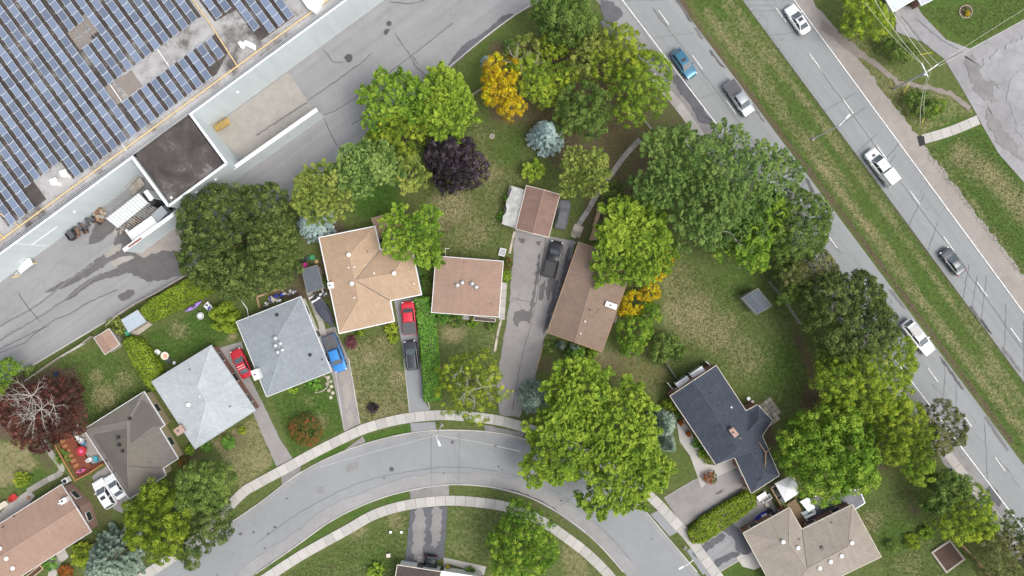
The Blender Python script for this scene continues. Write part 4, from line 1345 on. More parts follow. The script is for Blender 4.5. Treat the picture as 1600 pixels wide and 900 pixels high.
def stairs(label, a, b_, w, h, m, group='steel dock stairs', rails=True):
    """a = foot, b = head (px); treads, stringers and two handrails"""
    A, B = Vector(W(*a)), Vector((*W(*b_, h)[:2], h))
    t = thing('dock_stairs', label, 'stairs', tuple(A), group=group)
    d = Vector((B.x - A.x, B.y - A.y, 0)); L = d.length; d.normalize(); s = Vector((-d.y, d.x, 0))
    n = max(4, int(h / .2))
    for k in range(n):
        c = A + (B - A) * ((k + 1) / n)
        mb = MB(); mb.box((c.x, c.y, c.z - .03), (L / n * .85, w, .06), math.atan2(d.y, d.x)); mb.build('tread', m, t)
    for sg in (-1, 1):
        o = s * (w / 2 * sg)
        mb = MB(); mb.bar(A + o, B + o, .06, .22); mb.build('stringer', m, t)
        if rails:
            mb = MB()
            up = Vector((0, 0, 1.0))
            mb.tube([A + o + up, B + o + up], .045, 6)
            for f in (0, .5, 1): mb.tube([A + (B - A) * f + o, A + (B - A) * f + o + up], .04, 6)
            mb.build('handrail', m, t)
    return t


stairs('grey steel stairs against the warehouse wall at the far left', (28, 424), (47, 409), 1.1, 1.3, WHITEM)
stairs('brown timber stairs in the corner of the left dock', (204, 300), (221, 284), 1.3, 1.3, GREYWOOD)
stairs('yellow steel stairs in the corner of the concrete dock pad', (334, 203), (356, 190), 1.0, 1.2, plain('yellow_paint', (.42, .29, .09), .6))
for i, (px, py, l) in enumerate([(26, 432, 'yellow bollard left of the grey steel stairs'), (53, 412, 'yellow bollard right of the grey steel stairs')]):
    t = thing('bollard', l, 'bollard', W(px, py), group='yellow bollards at the wall')
    mb = MB(); a = W(px, py); mb.tube([(a[0] - .5, a[1] - .1, .12), (a[0] + .5, a[1] + .1, .12)], .12, 8); mb.build('post', plain('bollard_yellow', (.62, .50, .22), .6), t)

# ------------------------------------------------------------------ houses
SH_TAN = shingle('shingle_tan', (.450, .325, .222), (.412, .293, .198), .16, .14)
SH_PINK = shingle('shingle_pinkbrown', (.345, .235, .180), (.315, .212, .163), .16, .14)
SH_BROWN = shingle('shingle_brown', (.245, .178, .136), (.218, .156, .120), .22, .22)
SH_GARAGE = shingle('shingle_redbrown', (.240, .155, .126), (.215, .138, .112), .22, .25)
SH_GREYBLUE = shingle('shingle_greyblue', (.275, .305, .325), (.235, .262, .285), .18, .14)
SH_PALE = shingle('shingle_palegrey', (.430, .465, .475), (.375, .410, .425), .18, .18)
SH_GREYBROWN = shingle('shingle_greybrown', (.178, .162, .146), (.152, .138, .125), .14, .14, moss=(.175, .155, .105))
SH_NAVY = shingle('shingle_navy', (.060, .071, .092), (.046, .056, .075), .35, .2)
SH_BEIGE = shingle('shingle_beige', (.315, .275, .236), (.285, .247, .210), .2, .25)
SH_DARK = shingle('shingle_darkbrown', (.095, .075, .066), (.08, .064, .056), .2, .2)
SH_SHED = shingle('shingle_slate', (.125, .145, .168), (.105, .122, .142), .2, .15)
RED_BRICK = brickmat('red_brick', (.25, .105, .075), (.19, .08, .06))
PINK_BRICK = brickmat('pink_brick', (.36, .215, .17), (.30, .17, .135))
SIDE_CREAM = siding('cream_siding', (.62, .57, .49))
SIDE_TAN = siding('tan_stucco', (.48, .40, .26), 3.0)
SIDE_WHITE = siding('white_siding', (.74, .73, .70))
SIDE_GREY = siding('grey_siding', (.42, .42, .42))


def house(name, label, cat, V, faces, out, roofm, wallm, trim=CREAM, inset=.25, group=None, windows=True, vents=(), gables=(), base=None, trimw=.10, capm=None, caps=True):
    P = [W(*v) for v in V]
    cx = sum(P[i][0] for i in out) / len(out); cy = sum(P[i][1] for i in out) / len(out)
    t = thing(name, label, cat, (cx, cy, 0), group=group)
    mb = MB()
    fs = []
    for f in faces:
        q = [Vector(P[i]) for i in f]
        nn = Vector((0, 0, 0))
        for i in range(len(q)):
            a, b_ = q[i], q[(i + 1) % len(q)]
            nn += Vector(((a.y - b_.y) * (a.z + b_.z), (a.z - b_.z) * (a.x + b_.x), (a.x - b_.x) * (a.y + b_.y)))
        if nn.z < 0: q.reverse(); nn = -nn; f = f[::-1]
        nn.normalize()
        tg = Vector((0, 0, 1)).cross(nn)
        tg = tg.normalized() if tg.length > 1e-4 else Vector((1, 0, 0))
        sl_ = nn.cross(tg)
        mb.face(q, 0, [(p.dot(tg), p.dot(sl_)) for p in q])
        mb.face([p - Vector((0, 0, .1)) for p in q[::-1]], 0)
        fs.append((f, q, nn))
    roof = mb.build('roof', roofm, t)
    # ridge and hip caps, valley flashing
    if caps:
        ed = {}
        for k, (f, q, nn) in enumerate(fs):
            for i in range(len(f)):
                ed.setdefault(frozenset((f[i], f[(i + 1) % len(f)])), []).append(k)
        for e, ks in ed.items():
            if len(ks) != 2: continue
            a, b_ = [Vector(P[i]) for i in e]
            f1, f2 = fs[ks[0]], fs[ks[1]]
            c2 = sum(f2[1], Vector()) / len(f2[1])
            convex = (c2 - a).dot(f1[2]) < 0
            mb = MB()
            lift = Vector((0, 0, -.02 if convex else .0))
            mb.tube([a + lift, b_ + lift], .075 if convex else .06, 5)
            mb.build('ridge_cap' if convex else 'valley_flashing', CAPS.get(roofm.name, roofm) if convex else DARKM, t)
    oz = [P[i][2] for i in out]
    op = [P[i][:2] for i in out]
    mb = MB(); mb.ring(offset(op, trimw), offset(op, -.02), [z - .2 for z in oz], [z + .025 for z in oz]); mb.build('gutter', trim, t)
    wi = offset(op, -inset)
    ez = min(oz)
    mb = MB(); mb.ring(wi, offset(wi, -.15), 0.0, ez - .02)
    for (i, j, k) in gables:
        a, b_ = wi[out.index(i)], wi[out.index(j)]
        m_ = ((a[0] + b_[0]) / 2, (a[1] + b_[1]) / 2)
        r = P[k]
        mb.face([(*a, ez - .02), (*b_, ez - .02), (m_[0], m_[1], r[2] - .25)], 0, [(0, ez), (math.hypot(b_[0] - a[0], b_[1] - a[1]), ez), (math.hypot(b_[0] - a[0], b_[1] - a[1]) / 2, r[2])])
    # siding needs distances along each wall for its courses
    mb.uv = [u if u is not None else ([(0, f[0]) for f in []] or None) for u in mb.uv]
    for k, f in enumerate(mb.f):
        if mb.uv[k] is None:
            q = [mb.v[i] for i in f]
            d = math.hypot(q[1][0] - q[0][0], q[1][1] - q[0][1])
            mb.uv[k] = [(0, q[0][2]), (d, q[1][2]), (d, q[2][2]), (0, q[3][2])]
    mb.build('wall', wallm, t)
    if windows:
        n = len(wi)
        lens = [math.hypot(wi[(i + 1) % n][0] - wi[i][0], wi[(i + 1) % n][1] - wi[i][1]) for i in range(n)]
        door_edge = lens.index(max(lens))
        sg = 1 if area2(wi) > 0 else -1
        for i in range(n):
            if lens[i] < 2.6 or ez < 2.2: continue
            a, b_ = wi[i], wi[(i + 1) % n]
            d = ((b_[0] - a[0]) / lens[i], (b_[1] - a[1]) / lens[i]); o = (d[1] * sg, -d[0] * sg)
            rz = math.atan2(d[1], d[0])
            cnt = max(1, int(lens[i] / 3.2))
            for k in range(cnt):
                f = (k + .5) / cnt * lens[i]
                x, y = a[0] + d[0] * f, a[1] + d[1] * f
                if i == door_edge and k == cnt // 2:
                    mb = MB(); mb.box((x + o[0] * .03, y + o[1] * .03, 1.05), (.95, .08, 2.1), rz); dr = mb.build('door', DARKM, t)
                    mb = MB(); mb.box((x + o[0] * .10 + d[0] * .35, y + o[1] * .10 + d[1] * .35, 1.0), (.12, .06, .06), rz); mb.build('handle', ALLOY, dr)
                    mb = MB(); mb.box((x + o[0] * .6, y + o[1] * .6, .09), (1.4, 1.0, .18), rz); mb.build('step', SLABD, t)
                    continue
                wd_ = 1.3 if lens[i] / cnt > 2.4 else .9
                mb = MB(); mb.box((x + o[0] * .03, y + o[1] * .03, 1.5), (wd_ + .16, .10, 1.16), rz); wf = mb.build('window', WHITEM, t)
                mb = MB(); mb.box((x + o[0] * .075, y + o[1] * .075, 1.5), (wd_, .04, 1.0), rz); mb.build('pane', GLASS, wf)
    def zon(px, py):
        best = None
        for f, q, nn in fs:
            p0 = Vector(W(px, py, 0)); p1 = Vector(W(px, py, 10))
            den = (p1 - p0).dot(nn)
            if abs(den) < 1e-9: continue
            s = (q[0] - p0).dot(nn) / den
            p = p0 + (p1 - p0) * s
            if 0 <= s <= 1.2 and poly_dist(np.array([p.x]), np.array([p.y]), [(a.x, a.y) for a in q])[0] > -0.05:
                if best is None or p.z > best.z: best = p
        return best if best is not None else Vector(W(px, py, ez))
    for v in vents:
        p = zon(v[0], v[1]); k = v[2]
        mb = MB()
        if k == 'dome': mb.lathe((p.x, p.y, p.z - .1), [(.22, 0), (.22, .25), (.34, .27), (.33, .36), (.2, .46), (.06, .5)], 12); mb.build('roof_vent', GREYMETAL if len(v) > 3 else WHITEM, t)
        elif k == 'box': mb.box((p.x, p.y, p.z + .06), (.42, .42, .3), R_(20)); mb.build('roof_vent', BLACKM, t)
        elif k == 'pipe': mb.cyl((p.x, p.y, p.z - .1), .07, .5, 8); mb.build('vent_pipe', BLACKM, t)
        elif k == 'wpipe': mb.cyl((p.x, p.y, p.z - .1), .12, .42, 8); mb.build('vent_pipe', WHITEM, t)
        elif k == 'chimney':
            wx, wy, hgt, rz, m = v[3:8]
            mb.box((p.x, p.y, p.z + hgt / 2 - .3), (wx, wy, hgt + .6), rz); ch = mb.build('chimney', m, t)
            mb = MB(); mb.box((p.x, p.y, p.z + hgt + .05), (wx + .06, wy + .06, .1), rz); mb.build('cap', COPING if m is WHITEM else plain('brick_cap', (.40, .27, .22), .9), ch)
            mb = MB(); mb.cyl((p.x - .1, p.y, p.z + hgt + .1), .13, .25, 8); mb.build('flue', DARKM, ch)
    t['_'] = 0
    del t['_']
    return t, zon


E, RZ = 2.7, 3.9
house('hip_roof_house', 'house with a tan L-shaped hip roof between the blue pickup and the red truck', 'house',
      [(499, 371.5, E), (585.5, 354, E), (594, 391, E), (642, 382, E), (658, 460, E), (609.5, 469.5, E), (615.5, 501.5, E), (530.5, 520.5, E), (546, 399, RZ), (560.5, 469, RZ), (616, 427, RZ), (555, 438, RZ)],
      [[0, 1, 8], [7, 0, 8, 11, 9], [7, 9, 6], [1, 2, 11, 8], [5, 6, 9, 11], [2, 3, 10, 11], [3, 4, 10], [4, 5, 11, 10]], [0, 1, 2, 3, 4, 5, 6, 7], SH_TAN, SIDE_CREAM,
      vents=[(545, 398, 'dome'), (545, 418, 'wpipe'), (554, 417, 'wpipe'), (550, 443, 'dome'), (554, 465, 'wpipe'), (585, 427, 'wpipe'), (616, 427, 'dome'), (575, 393, 'pipe'), (647, 443, 'wpipe'), (518, 446, 'chimney', .8, .9, .5, R_(10), WHITEM)], trim=COPING, trimw=.13)
house('low_roof_house', 'house with a plain square pinkish brown roof between the tall hedge and the wide driveway', 'house',
      [(681.3, 400.2, E), (786.3, 408.3, E), (779.4, 495.4, E), (674.3, 488, E), (716, 445, 3.05), (746, 447.5, 3.05)],
      [[0, 1, 5, 4], [1, 2, 5], [2, 3, 4, 5], [3, 0, 4]], [0, 1, 2, 3], SH_PINK, SIDE_CREAM, trim=COPING, trimw=.07,
      vents=[(714.5, 445.5, 'dome', 1), (722, 441.5, 'dome', 1), (737.5, 443, 'dome', 1), (744, 448.5, 'dome', 1), (725.5, 410, 'pipe'), (768, 475, 'pipe')], caps=False)
house('brown_house', 'long house with a brown roof half hidden by a yellow green tree', 'house',
      [(904, 378, E), (992, 408, E), (940.6, 550, E), (855, 519.5, E), (928, 430, RZ), (897.5, 534.5, RZ + .02)],
      [[0, 1, 4], [1, 2, 5, 4], [3, 0, 4, 5]], [0, 1, 2, 5, 3], SH_BROWN, RED_BRICK, trim=TANWOOD, trimw=.05, gables=[(2, 3, 5)],
      vents=[(954, 477, 'chimney', 1.7, .75, .6, R_(-20), WHITEM), (922, 484, 'pipe'), (914, 502, 'wpipe'), (907, 521, 'wpipe')])
house('garage', 'garage with a red brown gable roof at the end of the wide driveway', 'garage',
      [(822.7, 290, 2.5), (848.5, 296.5, 3.3), (874.8, 304, 2.5), (857.4, 370.4, 2.5), (832, 364.5, 3.3), (806, 357.4, 2.5)],
      [[0, 1, 4, 5], [1, 2, 3, 4]], [0, 1, 2, 3, 4, 5], SH_GARAGE, SIDE_WHITE, trim=CREAM, trimw=.06, inset=.25)
house('pale_grey_house', 'house with a pale grey hip roof left of the red hatchback', 'house',
      [(330, 539.5, E), (399.5, 641, E), (305, 701.5, E), (237, 596.5, E), (309, 605, RZ), (323, 627, RZ)],
      [[0, 1, 5, 4], [1, 2, 5], [2, 3, 4, 5], [3, 0, 4]], [0, 1, 2, 3], SH_PALE, RED_BRICK, trim=GREYMETAL, trimw=.06,
      vents=[(295, 632, 'dome'), (313, 619, 'wpipe'), (297, 577, 'pipe'), (360, 635, 'pipe'), (284, 671, 'chimney', 1.3, 1.1, .8, R_(35), PINK_BRICK)])
house('grey_blue_house', 'house with a blue grey hip roof right of the red hatchback', 'house',
      [(369.3, 503, E), (470, 463.3, E), (517.8, 580.4, E), (416.7, 620, E), (431, 531, RZ), (439, 549, RZ)],
      [[0, 1, 4], [1, 2, 5, 4], [2, 3, 5], [3, 0, 4, 5]], [0, 1, 2, 3], SH_GREYBLUE, SIDE_WHITE, trim=COPING, trimw=.06,
      vents=[(430, 528, 'dome', 1), (438, 536, 'dome', 1), (430.5, 539.5, 'dome', 1), (441, 546.5, 'dome', 1), (434, 550, 'dome', 1), (433, 492, 'box'), (484.5, 554.5, 'box'), (504, 561, 'pipe'), (404, 584, 'chimney', 1.0, 1.5, 1.1, R_(22), WHITEM)])
house('grey_brown_house', 'house with a grey brown hip roof beside the red stained deck', 'house',
      [(131, 671, E), (225, 612, E), (257.5, 664, E), (250, 669.5, E), (278.4, 716.7, E), (254.4, 731.5, E), (259, 743, E), (202, 779.6, E), (199, 658, RZ), (199.5, 709, RZ), (199, 728, RZ - .2)],
      [[0, 1, 8], [1, 2, 3, 4, 9, 8], [4, 5, 10, 9], [5, 6, 10], [6, 7, 10], [7, 0, 8, 9, 10]], [0, 1, 2, 3, 4, 5, 6, 7], SH_GREYBROWN, SIDE_TAN, trim=COPING, trimw=.06,
      vents=[(203, 654, 'box'), (185, 684, 'box'), (186.5, 695.5, 'box'), (192, 705, 'box'), (167, 720, 'pipe'), (179, 737, 'pipe')])
house('pink_brown_house', 'house with a pinkish brown gable roof in the bottom left corner', 'house',
      [(96, 757, E), (119.5, 794, 4.0), (142.4, 831, E), (-20, 934, E), (-43, 897, 4.0), (-66, 860, E)],
      [[0, 1, 4, 5], [1, 2, 3, 4]], [0, 1, 2, 3, 4, 5], SH_PINK, PINK_BRICK, trim=COPING, trimw=.05, inset=.35, gables=[(0, 2, 1)],
      vents=[(94, 786, 'wpipe'), (103, 781, 'chimney', 1.0, .7, .6, R_(30), WHITEM), (1, 856, 'dome'), (11, 872, 'dome'), (21, 887, 'dome'), (6, 823, 'pipe'), (23, 806, 'pipe')])
nav, _z = house('navy_roof_house', 'brick house with a dark navy roof next to the paver patio', 'house',
      [(1047, 618.7, 3.3), (1083, 595, 4.8), (1119.2, 571, 3.3), (1165.7, 642, 3.3), (1184, 632, 3.3), (1207, 657, 3.3), (1191, 681, 3.3), (1218, 743, 3.3), (1174, 771, 3.3), (1148, 715, 3.3), (1118.5, 726, 3.3), (1152, 700, 4.8), (1166, 677, 4.2), (1186, 655, 4.2), (1173, 706, 4.2), (1194, 740, 4.2)],
      [[0, 1, 11, 10], [1, 2, 3, 12, 11], [3, 4, 13, 12], [4, 5, 13], [5, 6, 12, 13], [12, 6, 14, 11], [6, 7, 15, 14], [7, 8, 15], [8, 9, 14, 15], [9, 10, 11, 14]],
      [0, 1, 2, 3, 4, 5, 6, 7, 8, 9, 10], SH_NAVY, RED_BRICK, trim=CREAM, trimw=.05, gables=[(0, 2, 1)], inset=.08,
      vents=[(1110, 614, 'pipe'), (1122, 632, 'pipe'), (1133, 649, 'pipe'), (1142, 636, 'wpipe'), (1156, 684, 'box'), (1182, 660, 'pipe'), (1180, 709, 'pipe'), (1188, 749, 'pipe'), (1144, 674, 'chimney', .75, 1.3, .8, R_(38), PINK_BRICK)])
house('beige_house', 'house with a beige grey hip roof at the bottom right', 'house',
      [(1161, 833, E), (1233.4, 793, E), (1253, 827, E), (1332, 788, E), (1377, 870, E), (1222, 945, E), (1232.5, 848, RZ), (1261, 889, RZ), (1325, 854, RZ)],
      [[0, 1, 6], [1, 2, 7, 6], [2, 3, 8, 7], [3, 4, 8], [4, 5, 7, 8], [5, 0, 6, 7]], [0, 1, 2, 3, 4, 5], SH_BEIGE, RED_BRICK, trim=CREAM, trimw=.05,
      vents=[(1223, 846, 'dome'), (1246, 855.5, 'dome'), (1330, 847.5, 'dome'), (1314, 868, 'dome'), (1297, 877, 'dome'), (1280, 887, 'dome'), (1299, 816, 'pipe'), (1284, 856, 'box'), (1248, 842, 'pipe')])
house('dark_roof_house', 'house with a dark brown roof at the bottom edge behind the black car', 'house',
      [(621, 883, E), (689, 893.5, E), (678, 960, E), (610, 950, E), (650, 920, 3.7), (648, 930, 3.7)],
      [[0, 1, 4], [1, 2, 5, 4], [2, 3, 5], [3, 0, 4, 5]], [0, 1, 2, 3], SH_DARK, SIDE_WHITE, trim=CREAM, trimw=.08)
house('white_porch', 'flat white porch roof right of the dark brown roof at the bottom edge', 'porch',
      [(690, 893, 2.6), (756, 903, 2.6), (750, 950, 2.6), (682, 940, 2.6)], [[0, 1, 2, 3]], [0, 1, 2, 3], WHITEM, SIDE_WHITE, trim=COPING, windows=False)
house('metal_roof_garage', 'white ribbed metal roof garage at the top right corner', 'garage',
      [(1372, -20, 2.8), (1396.5, 17.5, 2.8), (1428, -1, 2.8), (1404, -38, 2.8)], [[0, 1, 2, 3]], [0, 1, 2, 3], siding('ribbed_metal', (.55, .60, .66), .3), SIDE_WHITE, trim=COPING, trimw=.12)
house('grey_gable_cottage', 'grey roofed building just showing at the top edge beside the white garage', 'house',
      [(1440, 8, 2.6), (1456, 0, 2.6), (1440, -34, 2.6), (1424, -24, 2.6)], [[0, 1, 2, 3]], [0, 1, 2, 3], siding('grey_metal', (.45, .48, .52), .3), RED_BRICK, trim=COPING, trimw=.1, windows=False)


def shed(label, V, faces, out, roofm, wallm, trim=GREYWOOD, gables=(), inset=.15):
    t, z = house('garden_shed', label, 'shed', V, faces, out, roofm, wallm, trim=trim, inset=inset, windows=False, trimw=.03, caps=len(faces) > 1, gables=gables)
    return t


shed('small slate blue shed standing alone on the big lawn', [(1160, 465.5, 2.1), (1171.5, 458.5, 2.7), (1184, 450.5, 2.1), (1206, 477.5, 2.1), (1194.5, 484.5, 2.7), (1182.5, 491.5, 2.1)],
     [[0, 1, 4, 5], [1, 2, 3, 4]], [0, 1, 2, 3, 4, 5], SH_SHED, SIDE_GREY, gables=[(0, 2, 1)])
shed('slate grey shed behind the boat', [(471.3, 421, 2.2), (495.6, 414, 2.2), (505.7, 450.7, 2.2), (479.7, 458, 2.2)], [[0, 1, 2, 3]], [0, 1, 2, 3], SH_SHED, GREYWOOD)
shed('brown tiled shed by the lane fence', [(146.5, 528, 2.1), (158, 521, 2.5), (170, 513.5, 2.1), (187, 538, 2.1), (175.5, 546, 2.5), (164, 554, 2.1)],
     [[0, 1, 4, 5], [1, 2, 3, 4]], [0, 1, 2, 3, 4, 5], SH_PINK, GREYWOOD, trim=COPING, gables=[(0, 2, 1)])
shed('pale blue grey flat roofed shed tucked between two hedges', [(189, 500, 2.2), (215, 484, 2.2), (229, 502.5, 2.2), (201, 520, 2.2)], [[0, 1, 2, 3]], [0, 1, 2, 3], plain('pale_roll_roofing', (.36, .42, .47), .8, var=.1), GREYWOOD)
sheet('wooden_platform', [(201, 521), (230, 503), (239, 507), (216, 524)], GREYWOOD, .12)
t, z = house('porch_roof', 'slatted dark porch roof at the front of the square pinkish house', 'porch', [(741, 494, 2.3), (774.5, 498.5, 2.3), (773.5, 503, 2.1), (740.5, 500.5, 2.1)], [[0, 1, 2, 3]], [0, 1, 2, 3], SH_DARK, SIDE_WHITE, windows=False, trim=CREAM, trimw=.04, inset=.1, caps=False)
# brick end wall of the navy house: two white double windows stand proud of it

a_, b_ = W(1047, 618.7, 3.3), W(1119.2, 571, 3.3)
d_ = Vector((b_[0] - a_[0], b_[1] - a_[1])).normalized(); n_ = Vector((-d_.y, d_.x)); rz_ = math.atan2(d_.y, d_.x)
L_ = math.hypot(b_[0] - a_[0], b_[1] - a_[1])
for f in (.34, .66):
    q = Vector(a_[:2]) + d_ * (L_ * f)
    c_ = q + n_ * .38
    mb = MB(); mb.box((c_.x, c_.y, 1.75), (2.0, .9, 1.7), rz_); wf = mb.build('bay_window', WHITEM, nav)
    mb = MB()
    for k in (-1, 0, 1): mb.box((c_.x + n_.x * .46 + d_.x * .62 * k, c_.y + n_.y * .46 + d_.y * .62 * k, 1.8), (.52, .04, 1.2), rz_)
    o = mb.build('pane', GLASS, wf); o['kind'] = 'stuff'
    mb = MB(); mb.box((c_.x + n_.x * .06, c_.y + n_.y * .06, 2.63), (2.2, 1.1, .07), rz_); mb.build('window_hood', COPING, wf)

# ------------------------------------------------------------------ vehicles
def carpaint(name, c, metal=0.25, rough_=0.28):
    m, n, b = newmat(name)
    b.inputs['Base Color'].default_value = (*c, 1)
    b.inputs['Metallic'].default_value = metal
    b.inputs['Roughness'].default_value = rough_
    b.inputs['Coat Weight'].default_value = 0.6 if max(c) > .1 else 0.25
    b.inputs['Coat Roughness'].default_value = 0.06
    f = noise(n, 2.0, 3, 0.5, n.nodes.new('ShaderNodeTexCoord').outputs['Object'])
    col = mixc(n, f, tuple(x * .92 for x in c), tuple(min(1, x * 1.06) for x in c))
    n.links.new(col, b.inputs['Base Color'])
    return m


CP = {k: carpaint('paint_' + k, c, mt) for k, c, mt in (('white', (.78, .79, .79), 0), ('teal', (.03, .155, .245), .4), ('silver', (.36, .38, .40), .6), ('darkgrey', (.05, .055, .062), .4), ('black', (.011, .012, .015), .2),
                                                        ('red', (.52, .018, .030), .15), ('brightred', (.62, .025, .045), .1), ('blue', (.035, .235, .62), .25), ('slate', (.075, .083, .092), .4))}
COVER = plain('car_cover_cloth', (.125, .128, .138), .9, var=.15, fine=1)
BOATCOVER = plain('boat_cover_cloth', (.060, .064, .085), .85, var=.15, fine=1)
TONNEAU = plain('tonneau_vinyl', (.085, .085, .092), .7, var=.12, fine=1)
SUNROOF = plain('sunroof_glass', (.035, .04, .05), .08, var=.1, fine=1, spec=.8)
PANOROOF = plain('panoramic_glass', (.075, .085, .10), .15, var=.2, fine=1, spec=.8)


def loft(mb, st, mi=0, cap=True):
    """st: (x, half width, z bottom, z top) -> rounded closed body"""
    V = []; F = []
    for (x, w, z0, z1) in st:
        h = z1 - z0
        half = [(w * .86, z0), (w * .985, z0 + h * .18), (w, z0 + h * .5), (w * .985, z0 + h * .80), (w * .93, z0 + h * .95), (w * .70, z1), (w * .3, z1 + .02)]
        V += [(x, y, z) for y, z in half] + [(x, -y, z) for y, z in half[::-1]]
    k = 14
    for i in range(len(st) - 1):
        for j in range(k):
            j2 = (j + 1) % k
            F.append((i * k + j, i * k + j2, (i + 1) * k + j2, (i + 1) * k + j))
    F.append(tuple(range(k - 1, -1, -1)))
    F.append(tuple((len(st) - 1) * k + j for j in range(k)))
    mb.mesh(V, F, mi)


def wheels(t, L, hw, r=.34, fx=(.60, -.58)):
    for f in fx:
        for s in (-1, 1):
            x = f * L / 2; y = s * (hw - .09)
            mb = MB(); mb.tube([(x, y - .11, r), (x, y + .11, r)], r, 18); tw = mb.build('wheel', RUBBER, t)
            mb = MB(); mb.tube([(x, y + s * .09, r), (x, y + s * .125, r)], r * .62, 12); mb.build('rim', ALLOY, tw)


def inner(q, k):
    c = sum((Vector(p) for p in q), Vector()) / len(q)
    return [c + (Vector(p) - c) * k for p in q]


def pane(t, name, q, mat, out=.012, k=(.90)):
    q = [Vector(p) for p in q]
    n = (q[1] - q[0]).cross(q[2] - q[0]).normalized()
    c = sum(q, Vector()) / len(q)
    mid = Vector((t['_mx'], 0, .9))
    if (c - mid).dot(n) < 0: q.reverse(); n = -n
    qi = [p + n * out for p in inner(q, k)]
    mb = MB(); mb.face(qi)
    for i in range(len(qi)):
        j = (i + 1) % len(qi)
        mb.face([qi[j], qi[i], inner(q, k)[i] - n * .02, inner(q, k)[j] - n * .02])
    return mb.build(name, mat, t)


def cabin(t, L, W2, spec, paint, roofm=None):
    """spec: rear base x, rear roof x, front roof x, front base x (fractions of L/2), belt z, roof z"""
    rb, rr, fr, fb, zb, zr = spec
    rb, rr, fr, fb = [a * L / 2 for a in (rb, rr, fr, fb)]
    wb, wr = W2 * .93, W2 * .70
    t['_mx'] = (rb + fb) / 2
    A = [(rb, -wb * .9, zb), (fb, -wb * .86, zb), (fb, wb * .86, zb), (rb, wb * .9, zb)]
    m1, m2 = (rb * .45 + fb * .55), 0
    B = [(rr, -wr * .93, zr - .02), (fr, -wr * .96, zr - .02), (fr, wr * .96, zr - .02), (rr, wr * .93, zr - .02)]
    mb = MB()
    mb.mesh(A + B, [(0, 1, 5, 4), (1, 2, 6, 5), (2, 3, 7, 6), (3, 0, 4, 7)])
    mb.build('cabin', paint, t)
    # softly crowned roof skin
    mb = MB(); V = []; F = []
    nx, ny = 7, 7
    for i in range(nx):
        for j in range(ny):
            a, b_ = i / (nx - 1), j / (ny - 1)
            x = rr + (fr - rr) * a
            y = (-1 + 2 * b_) * wr * (.93 + .03 * a)
            e = min(a, 1 - a) * 2; g = min(b_, 1 - b_) * 2
            V.append((x, y, zr - .02 + .055 * min(1, e * 1.6) * .6 + .05 * min(1, g * 1.5)))
    for i in range(nx - 1):
        for j in range(ny - 1):
            F.append((i * ny + j, (i + 1) * ny + j, (i + 1) * ny + j + 1, i * ny + j + 1))
    mb.mesh(V, F); mb.build('roof', roofm or paint, t, smooth=True)
    pane(t, 'windshield', [A[1], A[2], B[2], B[1]], CARGLASS, k=.93)
    pane(t, 'rear_window', [A[3], A[0], B[0], B[3]], CARGLASS, k=.86)
    for s in (-1, 1):
        i0, i1 = (0, 1) if s < 0 else (3, 2)
        a0, a1, b0, b1 = Vector(A[i0]), Vector(A[i1]), Vector(B[i0]), Vector(B[i1])
        am, bm = (a0 + a1) / 2, (b0 + b1) / 2
        pane(t, 'side_window', [a0, am, bm, b0], GLASS, k=.88)
        pane(t, 'side_window', [am, a1, b1, bm], GLASS, k=.88)
    for s in (-1, 1):
        mb = MB(); mb.box((fb - .32 * L / 4, s * (W2 + .06), zb + .05), (.16, .22, .14), 0); mb.build('mirror', paint, t)
    return A, B


